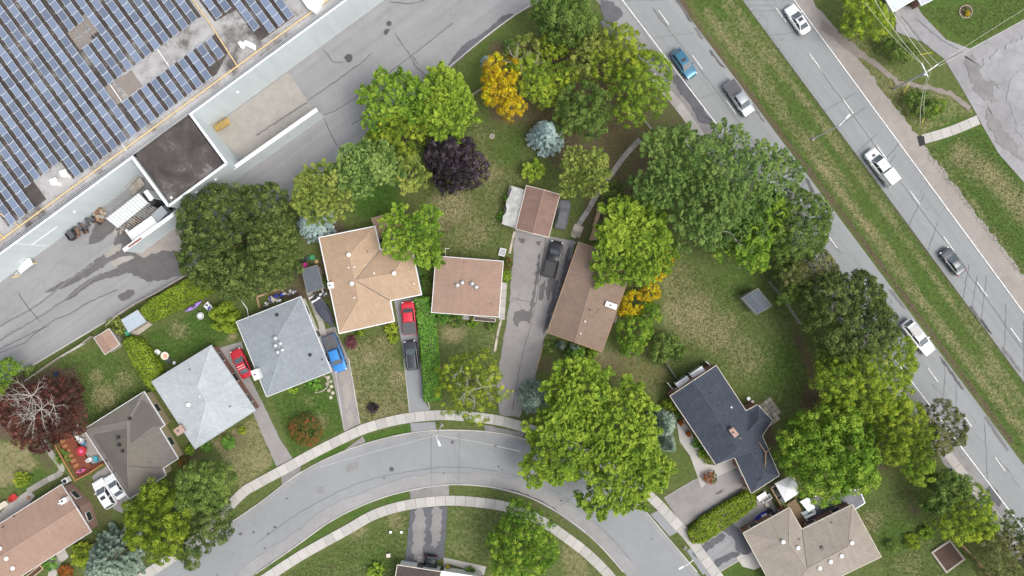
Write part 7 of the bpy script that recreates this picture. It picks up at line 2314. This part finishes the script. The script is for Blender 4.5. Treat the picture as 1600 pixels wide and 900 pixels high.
plankdeck('wooden_deck', 'red stained deck with an orange rail beside the grey brown house', [(90, 681), (112, 674), (146, 726), (166, 719), (167, 722), (126, 747)], .5, DECKRED, (36, 66))
sheet('patio', [(112, 674), (131, 671), (166, 721), (146, 727)], GRAVEL, L3)
t = thing('deck_rail', 'orange stained railing round the red deck', 'railing', (*W(120, 730)[:2], .5))
rp = WP([(89, 682), (107, 714), (126, 747), (147, 736), (168, 722)])
for a, b2 in zip(rp[:-1], rp[1:]):
    mb = MB(); mb.bar((*a, 1.45), (*b2, 1.45), .16, .06); mb.build('top_rail', DECKORANGE, t)
    mb = MB(); mb.bar((*a, .75), (*b2, .75), .07, .06)
    for k in range(12): 
        f = (k + .5) / 12; mb.box((a[0] + (b2[0] - a[0]) * f, a[1] + (b2[1] - a[1]) * f, 1.1), (.05, .05, .7))
    o = mb.build('balusters', DECKORANGE, t); o['kind'] = 'stuff'
for a in rp:
    mb = MB(); mb.box((a[0], a[1], 1.0), (.14, .14, 1.1)); mb.build('post', DECKORANGE, t)
mb = MB()
for k in range(7): 
    a, b2 = W(98 + k * 4.2, 690 + k * 7.6), W(105 + k * 4.2, 686 + k * 7.6); mb.bar((*a[:2], .56), (*b2[:2], .56), .5, .08)
t2 = thing('deck_bench', 'orange slatted bench along the rail of the red deck', 'bench', (*W(110, 712)[:2], .5)); mb.build('slats', DECKORANGE, t2)['kind'] = 'stuff'
plankdeck('wooden_deck', 'tan wooden deck behind the tan roofed house', [(580, 341), (614, 332), (648, 377), (594, 392), (587, 360)], .45, DECKTAN, (34, -9))
plankdeck('wooden_deck', 'brown wooden deck strip between the beige roof and the white hot tub', [(1228, 787), (1242, 778), (1262, 819), (1252, 828)], .3, wood('brown_deck', (.20, .14, .075)), (21, 35))
plankdeck('wooden_deck', 'tan wooden deck beside the long brown house', [(934, 320), (944, 318), (932, 350), (940, 375), (920, 376), (927, 350)], .4, DECKTAN, (-10, 32))


def chair(label, px, py, rz, m, z=0.0, group='garden chairs', legs=ALLOY, s=1.0):
    x, y, _ = W(px, py, z + .4)
    t = thing('garden_chair', label, 'chair', (x, y, z), R_(rz), group, local=True)
    mb = MB()
    for k in range(4): mb.box((-.22 * s + k * .145 * s, 0, .42), (.125 * s, .52 * s, .03))
    mb.build('seat', m, t)
    mb = MB()
    for k in range(3): mb.bar((-.30 * s - .05 * k, -.26 * s, .55 + .16 * k), (-.30 * s - .05 * k, .26 * s, .55 + .16 * k), .03, .14)
    mb.build('backrest', m, t)
    for a in (-1, 1):
        mb = MB(); mb.bar((-.3 * s, a * .29 * s, .64), (.28 * s, a * .29 * s, .64), .07, .03); mb.build('armrest', m, t)
        for b3 in (-.28, .24):
            mb = MB(); mb.bar((b3 * s, a * .26 * s, 0), (b3 * s, a * .27 * s, .63), .04, .04); mb.build('leg', legs, t)
    return t


def pot(label, px, py, r, h, m, pal=None, z=0.0, group='plant pots', cat='pot', seed=1, lift=.15):
    x, y, _ = W(px, py, z + h)
    t = thing('plant_pot', label, cat, (x, y, z), group=group)
    mb = MB(); mb.lathe((x, y, z), [(r * .7, 0), (r * .98, h * .85), (r * 1.06, h * .87), (r * 1.06, h), (r * .92, h), (r * .9, h * .86)], 14); mb.build('pot', m, t)
    if pal:
        rg = np.random.default_rng(seed)
        v, q = crown_round((x, y, z + h + lift), r * 1.15, r * .9, rg, .14, .18)
        build_leaves('plant', v, q, PAL[pal], t)
    return t


WHITEPL = plain('white_plastic', (.76, .77, .77), .4, var=.05)
BLUEPL = plain('blue_fabric', (.10, .30, .52), .7); TEALPL = plain('teal_fabric', (.045, .36, .46), .7); REDPL = plain('red_plastic', (.52, .035, .035), .45); PINKPL = plain('pink_plastic', (.62, .12, .28), .45)
PURPLE = plain('purple_plastic', (.34, .22, .60), .4); TERRA = plain('terracotta', (.38, .17, .085), .8); BLUETARP = plain('blue_tarp', (.022, .035, .36), .5, var=.25); GREENPL = plain('green_plastic', (.05, .28, .12), .5)
TEALTARP = plain('teal_tarp', (.03, .28, .22), .6)
chair('white chair on the patio, uppermost beside the red deck', 122, 684, 200, WHITEPL)
chair('white lounge chair below the uppermost one beside the red deck', 128, 688, 160, WHITEPL, s=1.2)
chair('pale blue chair on the patio beside the red deck', 131, 692, 150, BLUEPL, s=1.1)
chair('white chair between the red table and the teal chair', 141, 718, 30, WHITEPL)
chair('teal chair at the grey brown eave', 150, 717, 190, TEALPL, s=1.3)
chair('red garden chair at the patio of the pinkish brown house', 22, 777, 40, REDPL, s=1.6)
chair('white chair at the round table behind the pale grey house', 248, 550, -40, WHITEPL)
chair('dark chair at the round table behind the pale grey house', 264, 563, 140, DARKM, s=1.15)
chair('grey chair on the tan wooden deck', 617, 376, 180, ALLOY, z=.45)
def rtable(label, px, py, r, m, z=0, hgt=.72, topm=None, name='round_table', cat='table'):
    x, y, _ = W(px, py, z + hgt); t = thing(name, label, cat, (x, y, z))
    mb = MB(); mb.lathe((x, y, z + hgt - .04), [(r, 0), (r, .04)], 20); mb.build('tabletop', topm or m, t)
    mb = MB(); mb.lathe((x, y, z), [(r * .6, 0), (r * .6, .05), (.06, .08), (.06, hgt - .04)], 12); mb.build('pedestal', m, t)
    return t, x, y
t, x, y = rtable('round table with a pink cushion behind the pale grey house', 257.5, 556, .62, GREYWOOD)
mb = MB(); mb.lathe((x, y, .72), [(.62, 0), (.64, .05), (.52, .06), (.50, .02)], 20); mb.build('rim', CREAM, t)
mb = MB(); mb.lathe((x + .1, y - .05, .72), [(.3, 0), (.28, .10), (.1, .13)], 12); mb.build('cushion', plain('peach_cloth', (.62, .30, .20), .8), t)
pot('round white pot beside the dark chair', 272, 567, .25, .35, WHITEPL)
t, x, y = rtable('red round table on the red stained deck', 127, 705, .75, REDPL, .5, .72)
mb = MB(); mb.lathe((x, y, 1.22), [(.3, 0), (.3, .1), (.15, .12)], 12); mb.build('bowl', PINKPL, t)
mb = MB(); mb.lathe((x, y, 1.225), [(.76, 0), (.76, .03), (.62, .04)], 20); mb.build('rim', plain('dark_red', (.40, .02, .03), .5), t)
t, x, y = rtable('round white fire bowl on the lawn near the kayak', 313, 493.5, .55, WHITEPL, 0, .4, name='fire_bowl', cat='fire bowl')
mb = MB(); mb.ring([(x + .5 * math.cos(a), y + .5 * math.sin(a)) for a in np.arange(0, 6.2, .42)], [(x + .34 * math.cos(a), y + .34 * math.sin(a)) for a in np.arange(0, 6.2, .42)], .4, .46); mb.build('rim', GREYMETAL, t)
# white table with odds and ends under the cedars
t = thing('garden_table', 'white garden table cluttered with tools left of the cedars', 'table', (*W(327, 483)[:2], 0))
p = WP([(318, 478), (324, 471), (338, 486), (331, 494)], .75)
mb = MB(); mb.prism(p, .7, .75, bottom=True); mb.build('tabletop', WHITEPL, t)
for a in p:
    mb = MB(); mb.box((a[0] * .985 + W(327, 483)[0] * .015, a[1] * .985 + W(327, 483)[1] * .015, .35), (.07, .07, .7)); mb.build('leg', WHITEPL, t)
for i, (px, py, m, sz) in enumerate([(323, 477, DARKM, (.4, .25, .2)), (327, 481, BLUETARP, (.5, .3, .15)), (331, 487, REDPL, (.3, .2, .2)), (326, 485, DARKM, (.3, .3, .25)), (333, 484, BLACKM, (.35, .2, .2)), (329, 477, CREAM, (.3, .25, .15))]):
    o = thing('garden_item', ['dark box at the top of the white table', 'blue bundle on the white table', 'red tool box on the white table', 'dark crate in the middle of the white table', 'black tool case on the white table', 'cream tin on the white table'][i], 'box', (*W(px, py, .75)[:2], .75))
    mb = MB(); mb.box((*W(px, py, .75)[:2], .755 + sz[2] / 2), sz, i * .7, taper=.85); mb.build('box', m, o)
    mb = MB(); mb.box((*W(px, py, .75)[:2], .76 + sz[2]), (sz[0] * .4, .05, .04), i * .7); mb.build('handle', GREYMETAL, o)


def kayak(label, a, b2, w, m, name='kayak'):
    A, B = Vector(W(*a, .2)), Vector(W(*b2, .2)); L = (B - A).length; h = L / 2
    t = thing(name, label, 'kayak', ((A.x + B.x) / 2, (A.y + B.y) / 2, .0), math.atan2(B.y - A.y, B.x - A.x), local=True)
    mb = MB(); V = []; F = []
    for x in np.linspace(-1, 1, 13):
        ww = max(.02, w * (1 - abs(x) ** 2.2)); z = .30 + .12 * x * x
        V += [(x * h, -ww, z * .8), (x * h, -ww * .55, .06 + .22 * x * x), (x * h, ww * .55, .06 + .22 * x * x), (x * h, ww, z * .8), (x * h, ww * .5, z + .05), (x * h, -ww * .5, z + .05)]
    for i in range(12):
        for j in range(6): j2 = (j + 1) % 6; F.append((i * 6 + j, (i + 1) * 6 + j, (i + 1) * 6 + j2, i * 6 + j2))
    mb.mesh(V, F); mb.build('hull', m, t, smooth=True)
    mb = MB(); q = [(.40 * math.cos(k * .524) * min(1, h / 1.4), w * .55 * math.sin(k * .524)) for k in range(12)]
    mb.ring(q, offset(q, -.05), .36, .42); mb.build('cockpit_rim', BLACKM, t)
    mb = MB(); mb.prism(offset(q, -.05), .33, .365); mb.build('cockpit', DARKM, t)
    return t


kayak('purple kayak lying on the lawn under the long hedge', (290, 487), (316, 470), .36, PURPLE)
kayak('pink toy kayak on the red stained deck', (122, 737), (138, 731), .30, PINKPL)['_'] = 1
for o in bpy.data.objects:
    if '_' in o: o.location.z = .5; del o['_']
# barbecue on the deck
x, y, _ = W(597.5, 378, 1.3)
t = thing('barbecue', 'black covered barbecue on the tan wooden deck', 'barbecue', (x, y, .45))
mb = MB(); mb.box((x, y, .95), (1.0, .6, .6), R_(-78)); mb.build('cabinet', BLACKM, t)
mb = MB(); mb.lathe((x, y, 1.2), [(.55, 0), (.52, .15), (.35, .3), (.1, .36)], 12); mb.build('lid', BLACKM, t)
for s in (-1, 1):
    mb = MB(); mb.box((x - .02 * s, y + s * .68, 1.15), (.5, .32, .05), R_(12)); mb.build('side_shelf', DARKM, t)
# air conditioning unit
x, y, _ = W(101, 752, .9)
t = thing('air_conditioner', 'white air conditioner cube at the gable of the pinkish brown house', 'air conditioner', (x, y, 0))
mb = MB(); mb.box((x, y, .45), (.85, .85, .9), R_(30)); mb.build('case', WHITEM, t)
mb = MB(); mb.lathe((x, y, .9), [(.3, 0), (.3, .03), (.12, .05)], 14); mb.build('fan_grille', BLACKM, t)
# bench
x, y, _ = W(4, 790, .45)
t = thing('garden_bench', 'cream slatted bench at the left edge', 'bench', (x, y, 0), R_(35), local=True)
for k in range(4):
    mb = MB(); mb.box((0, -.3 + .2 * k, .45), (1.6, .16, .04)); mb.build('slat', CREAM, t)
for s in (-1, 1):
    mb = MB(); mb.box((s * .7, 0, .21), (.08, .6, .42)); mb.build('leg', CREAM, t)
mb = MB(); mb.box((0, .38, .7), (1.6, .05, .4)); mb.build('backrest', CREAM, t)
# white tent, hot tub and pool deck behind the beige house
t = thing('gazebo_tent', 'white peaked garden tent half under the large green maple', 'tent', (*W(1230, 764)[:2], 0))
q = [W(1211, 755.5, 2.2), (W(1240, 741, 2.2)), W(1249.5, 770, 2.2), W(1227, 784.5, 2.2)]
pk = W(1231, 762, 2.9)
mb = MB()
for i in range(4):
    a, b2 = q[i], q[(i + 1) % 4]; mb.face([b2, a, pk]); mb.face([a, b2, (b2[0], b2[1], 1.98), (a[0], a[1], 1.98)])
mb.build('canopy', plain('tent_cloth', (.80, .80, .79), .7, var=.03), t)
for a in q:
    mb = MB(); mb.cyl((a[0] * .998 + pk[0] * .002, a[1] * .998 + pk[1] * .002, 0), .04, 2.15, 6); mb.build('leg', ALLOY, t)
p = WP([(1258, 807), (1273, 799), (1262, 779), (1282, 770), (1340, 764), (1348, 784), (1334, 793), (1297, 806), (1264, 821)])
t = thing('pool_cover', 'dark blue grey covered pool deck behind the beige house', 'pool cover', (*W(1300, 790)[:2], 0))
mb = MB(); mb.prism(p, 0, .5); mb.build('cover', plain('pool_tarp', (.060, .070, .088), .5, var=.45, scale=.8), t)
mb = MB(); mb.ring(offset(p, .14), p, 0, .54); mb.build('edge', COPING, t)
t = thing('hot_tub', 'white covered hot tub on the brown deck', 'hot tub', (*W(1262, 787)[:2], 0))
p = WP([(1251, 784), (1262, 778), (1273, 793), (1263, 799)], .9)
mb = MB(); mb.prism(p, 0, .8); mb.build('tub', GREYMETAL, t)
mb = MB(); mb.prism(offset(p, .06), .8, .92, bottom=True); mb.build('cover', WHITEPL, t)
mb = MB(); a, b2 = along(p[0], p[3], .5), along(p[1], p[2], .5); mb.bar((*a, .925), (*b2, .925), .04, .02); mb.build('seam', DARKM, t)
t = thing('patio_sofa', 'pale grey corner sofa beside the hot tub', 'sofa', (*W(1262, 803)[:2], .0))
mb = MB(); mb.prism(WP([(1251, 801), (1270, 795), (1274, 800), (1257, 808)], .5), .05, .5); mb.build('seat', plain('pale_cushion', (.52, .58, .58), .8), t)
mb = MB(); mb.prism(WP([(1256, 808), (1273, 800), (1275, 803), (1259, 811)], .8), .05, .85); mb.build('backrest', WHITEPL, t)
mb = MB(); mb.prism(WP([(1262, 802), (1269, 799), (1270, 801), (1263, 804)], .55), .5, .56); mb.build('cushion', BLACKM, t)
heap('leaf_pile', 'tan heap of leaves and sticks on the covered pool deck', 'leaf heap', [(1292, 800), (1298, 790), (1325, 783), (1320, 790), (1300, 804)], 30, [TANWOOD, DECKTAN, GREYWOOD], 15, (.2, .7), .75)
heap('patio_furniture', 'dark stacked furniture beside the white tent', 'furniture', [(1205, 764), (1212, 758), (1226, 782), (1219, 784)], 14, [BLACKM, DARKM], 16, (.4, 1.0), .8)
# blue tarp, bins and frames on the side drive of the beige house
t = thing('tarp_bundle', 'bright blue tarp bundle on the side drive of the beige house', 'tarp', (*W(1191, 807)[:2], 0))
p = WP([(1181, 812), (1188, 804), (1202, 799), (1203, 804), (1190, 811), (1183, 816)], .6)
mb = MB(); mb.prism(rough(p, .08, .5, 3), 0, .55); mb.build('tarp', BLUETARP, t)
mb = MB(); mb.box((*W(1194, 805, .6)[:2], .6), (.9, .3, .12), R_(25)); mb.build('white_bag', WHITEPL, t)
pot('black bin beside the blue tarp', 1204, 800, .5, .8, BLACKM, cat='bin'); pot('white pail at the end of the blue tarp', 1208, 797, .26, .4, WHITEPL, cat='pail')
pot('cream round pot on the side drive', 1199, 789, .3, .35, CREAM)
for i, (px, py) in enumerate([(1191, 776), (1198, 779)]):
    x, y, _ = W(px, py, .5)
    t = thing('garden_lounger', ['pale framed lounger on the side drive, the one nearer the loose hedge', 'pale framed lounger on the side drive, the one nearer the tan yard fence'][i], 'lounger', (x, y, 0), R_(32), local=True, group='loungers on the side drive')
    mb = MB(); q = [(-.8, -.42), (.8, -.42), (.8, .42), (-.8, .42)]; mb.ring(q, offset(q, -.07), .45, .52); mb.build('rim', WHITEM, t)
    mb = MB()
    for a in q: mb.tube([(a[0] * .96, a[1] * .96, 0), (a[0] * .96, a[1] * .96, .46)], .035, 6)
    mb.build('legs', WHITEM, t)
    mb = MB(); mb.box((0, 0, .40), (1.4, .7, .04)); mb.build('sling', DARKM if i else GREYMETAL, t)
# raised bed
t = thing('raised_bed', 'square raised garden bed with dark soil on the right lawn', 'raised bed', (*W(1480, 868)[:2], 0))
p = WP([(1453, 862), (1483, 842), (1507, 873), (1477, 895)])
pi_ = offset(p, -.28)
for i in range(4):
    mb = MB(); mb.prism([p[i], p[(i + 1) % 4], pi_[(i + 1) % 4], pi_[i]], 0, .3 + .003 * i); mb.build('board', GREYWOOD, t)
mb = MB(); mb.face([(x, y, .25) for x, y in (pi_ if area2(pi_) > 0 else pi_[::-1])]); mb.build('soil', MULCH, t)
# flower ring of stones on the top right lawn
x, y, _ = W(1508.5, 18.5)
t = thing('flower_ring', 'round stone edged flower bed on the top right lawn', 'flower bed', (x, y, 0))
for k in range(22):
    a = 6.283 * k / 22; mb = MB(); mb.box((x + .98 * math.cos(a), y + .98 * math.sin(a), .07), (.15, .24, .16 + .02 * (k % 3)), a, taper=.8); mb.build('stone', STONE, t)
mb = MB(); mb.lathe((x, y, .0), [(.92, 0), (.9, .06), (.3, .1)], 18); mb.build('soil', MULCH, t)
rgf = np.random.default_rng(5)
v, q_ = crown_round((x + .2, y - .3, .15), .5, .35, rgf, .14, .18); build_leaves('plant', v, q_, PAL['gold'], t)
v, q_ = crown_round((x - .2, y + .2, .12), .6, .3, rgf, .14, .18, .5); build_leaves('plant', v, q_, PAL['green'], t)
# pots round the navy roofed house and others
for i, (px, py, r, l, pal) in enumerate([(1063, 660, .38, 'orange flowering pot at the left end of the front walk', 'orange'), (1076, 678, .38, 'orange flowering pot on the front walk below the first', 'orange'), (1149.5, 723.5, .38, 'orange flowering pot at the garage door', 'orange')]):
    pot(l, px, py, r, .35, TERRA, pal, seed=20 + i)
pot('white round planter at the patio, the upper one', 1170, 623, .28, .4, WHITEPL); pot('cream round planter at the patio, the lower one', 1176, 628, .24, .35, CREAM)
pot('yellow straw pot beside the black car', 699, 885, .3, .4, plain('straw', (.50, .34, .10), .8), 'gold', seed=33)
pot('pink tub above the slate grey shed', 476.5, 414, .38, .4, plain('hot_pink', (.62, .03, .28), .5)); pot('green tub above the slate grey shed', 488, 402.5, .42, .4, GREENPL); pot('black tub above the slate grey shed', 474, 406, .5, .5, BLACKM)
pot('dark green tub beside the black tub', 481, 404, .35, .45, plain('dark_green', (.03, .09, .05), .6)); pot('yellow bowl at the corner of the slate grey shed', 494.5, 408.5, .3, .25, plain('straw_bowl', (.50, .38, .16), .7)); pot('pale stone pot left of the pink tub', 467.5, 414.5, .3, .35, STONE)
pot('dark blue bin on the bare ground near the wine red tree', 87, 585, .38, .6, plain('navy_plastic', (.02, .03, .09), .5), cat='bin')
pot('orange bucket between the patio and the pinkish brown house', 44, 778, .24, .3, TERRA)
x, y, _ = W(1077, 587.5, .5)
t = thing('hose_reel', 'round black hose reel with white spokes by the brick end wall', 'hose reel', (x, y, 0))
mb = MB(); q = [(x + .45 * math.cos(a), y + .45 * math.sin(a)) for a in np.arange(0, 6.2, .4)]; mb.ring(q, offset(q, -.13), .1, .5); mb.build('hose', BLACKM, t)
mb = MB(); mb.bar((x - .36, y, .45), (x + .36, y, .45), .06, .05); mb.bar((x, y - .36, .46), (x, y + .36, .46), .06, .05); mb.build('spokes', WHITEM, t)
# white slatted rack by the driveway
x, y, _ = W(785, 394, .4)
t = thing('slatted_rack', 'white slatted rack lying by the wide driveway', 'rack', (x, y, 0), R_(-15), local=True)
q = [(-.5, -.6), (.5, -.6), (.5, .6), (-.5, .6)]
mb = MB(); mb.ring(q, offset(q, -.09), .2, .4); mb.build('frame', WHITEPL, t)
for k in range(5):
    mb = MB(); mb.bar((-.40, -.42 + k * .21, .38), (.40, -.42 + k * .21, .38), .09, .04); mb.build('slat', WHITEPL, t)
mb = MB(); mb.box((0, 0, .1), (.9, 1.1, .18)); mb.build('base', BLACKM, t)
t = thing('clothes_post', 'white clothes post behind the square pinkish house', 'post', W(696, 400))
a = W(696, 400); b2 = W(695.5, 388, 2.2)
mb = MB(); mb.tube([(a[0], a[1], 0), (b2[0], b2[1], 1.9)], .05, 6); mb.build('post', WHITEM, t)
mb = MB(); mb.bar((b2[0], b2[1], 1.9), (b2[0] + .6, b2[1], 1.9), .06, .06); mb.build('arm', WHITEM, t)
t = thing('white_hose', 'white pipe curving from the lawn to the corner of the blue grey house', 'pipe', W(380, 480))
mb = MB(); mb.tube([W(374, 464, .1), W(380, 474, .1), W(386, 482, .15), W(388, 495, .3)], .07, 6); mb.build('pipe', WHITEM, t)
t = thing('fallen_branch', 'forked tan branch lying on the navy roof', 'branch', W(1196, 707, 4))
mb = MB(); jn = W(1196.5, 707, 3.95)
mb.tube([W(1194.5, 736, 3.8), W(1196, 722, 3.95), jn], [.06, .08, .10], 6); mb.tube([jn, W(1191, 699, 3.9), W(1185.5, 691, 3.9)], [.10, .07, .04], 6); mb.tube([jn, W(1201, 703, 3.9), W(1205, 699, 3.8)], [.10, .08, .05], 6)
mb.build('wood', wood('dead_wood', (.42, .27, .13)), t)
for i, (px, py, l) in enumerate([(607, 868, 'white utility box on the lawn below the street'), (610, 832, 'small white marker left on the lawn below the street'), (627, 832, 'small white marker right on the lawn below the street')]):
    x, y, _ = W(px, py, .4); s = .55 if i == 0 else .35
    t = thing('utility_box', l, 'utility box', (x, y, 0)); mb = MB(); mb.box((x, y, s * .45), (s, s * .9, s * .9), R_(8)); mb.build('box', CREAM if i == 0 else WHITEM, t)
    mb = MB(); mb.box((x, y, s * .92), (s * 1.08, s, .04), R_(8)); mb.build('lid', CREAM if i == 0 else WHITEM, t)
x, y, _ = W(769, 213)
t = thing('drain_cover', 'round pale drain cover in the grass right of the dark purple tree', 'drain cover', (x, y, 0)); mb = MB(); mb.lathe((x, y, 0), [(.42, 0), (.42, .08), (.30, .09), (.28, .07)], 16); mb.build('ring', STONE, t)
mb = MB(); mb.box((x, y, .09), (.12, .2, .03)); mb.build('grip', DARKM, t)
# clutter behind the blue grey house, in a timber edged plot
t = thing('timber_edging', 'timber edged plot behind the blue grey house', 'edging', (*W(425, 458)[:2], 0))
for a, b2 in (((402, 464), (440, 450)), ((402, 464), (406, 481)), ((440, 450), (442, 455))):
    mb = MB(); mb.bar((*W(*a)[:2], .12), (*W(*b2)[:2], .12), .28, .24); mb.build('timber', TANWOOD, t)
heap('garden_clutter', 'mixed clutter of tubs and boards against the blue grey house', 'clutter', [(420, 468), (426, 460), (464, 450), (468, 458), (440, 470), (410, 484), (408, 480)], 34, [DARKM, STONE, BLACKM, CREAM, BLUETARP, GREYMETAL, WHITEPL], 17, (.25, .8), .6)
heap('boat_clutter', 'white and grey odds and ends between the slate grey shed and the boat', 'clutter', [(486, 462), (510, 455), (512, 460), (498, 472), (486, 472)], 16, [WHITEPL, GREYMETAL, DARKM, BLACKM], 18, (.3, 1.2), .7)
heap('teal_tarp', 'teal tarp and green tubs between the two sheds', 'tarp', [(193, 512), (199, 509), (208, 521), (200, 525)], 10, [TEALTARP, GREENPL], 19, (.3, .8), .6)
heap('log_pile', 'grey logs and stumps beside the red deck under the wine red tree', 'logs', [(108, 668), (124, 662), (130, 668), (118, 676)], 14, [DARKM, GREYWOOD], 20, (.4, 1.0), .6)
for i, (px, py, l) in enumerate([(1476, 117, 'black cable drum cover on the lot edge'),]): pass
t = thing('planter_box', 'tan window planter frame at the bottom left corner', 'planter', (*W(57, 888)[:2], 0))
p = WP([(44, 898), (66, 880), (71, 887), (50, 904)])
mb = MB(); mb.ring(p, offset(p, -.15), 0, .5); mb.build('frame', DECKTAN, t)
mb = MB(); mb.prism(offset(p, -.15), 0, .4); mb.build('soil', MULCH, t)
t = thing('curved_edging', 'curved pale stone edging in front of the blue grey house', 'edging', (*W(500, 605)[:2], 0))
for k in range(12):
    a = R_(-60 + 150 * k / 11) ; px, py = 494 + 19 * math.cos(a), 598 + 15 * math.sin(a)
    mb = MB(); mb.box((*W(px, py)[:2], .08), (.32, .2, .17), -a + 1.57, taper=.85); mb.build('stone', STONE, t)
for i, (px, py) in enumerate([(513, 590), (517, 596), (511, 600), (518, 604), (514, 610), (520, 614), (517, 621)]):
    mb = MB(); mb.lathe((*W(px, py)[:2], 0), [(.3, 0), (.28, .05), (.15, .06)], 9)
    if i == 0: sp = thing('stepping_stones', 'stepping stones beside the narrow driveway', 'stones', (*W(515, 603)[:2], 0))
    mb.build('stone', STONE, sp)

# sagging sheet lean-to on the left side of the garage
t = thing('lean_to', 'pale grey sagging lean-to roof along the left side of the garage', 'lean-to', (*W(803, 323)[:2], 0))
rl = random.Random(9); mb = MB(); n = 10; V = []; F = []
for i in range(n + 1):
    f = i / n
    a = W(821 + (806 - 821) * f, 296.5 + (357 - 296.5) * f, 2.3); b2 = W(799 + (784 - 799) * f + rl.uniform(-2.5, 2.5), 290 + (350 - 290) * f, 1.7)
    for j in range(5): g = j / 4; V.append((a[0] + (b2[0] - a[0]) * g, a[1] + (b2[1] - a[1]) * g, a[2] + (b2[2] - a[2]) * g - .12 * math.sin(3.14 * g) + rl.uniform(-.03, .03)))
for i in range(n):
    for j in range(4): F.append((i * 5 + j, i * 5 + j + 1, (i + 1) * 5 + j + 1, (i + 1) * 5 + j))
mb.mesh(V, F); mb.build('roof_sheet', plain('weathered_sheet', (.42, .42, .40), .8, var=.35, scale=.9), t, smooth=True)
for (px, py) in ((800, 293), (793, 318), (786, 347)):
    a = W(px, py, 1.6); mb = MB(); mb.box((a[0], a[1], .8), (.09, .09, 1.6)); mb.build('post', GREYWOOD, t)
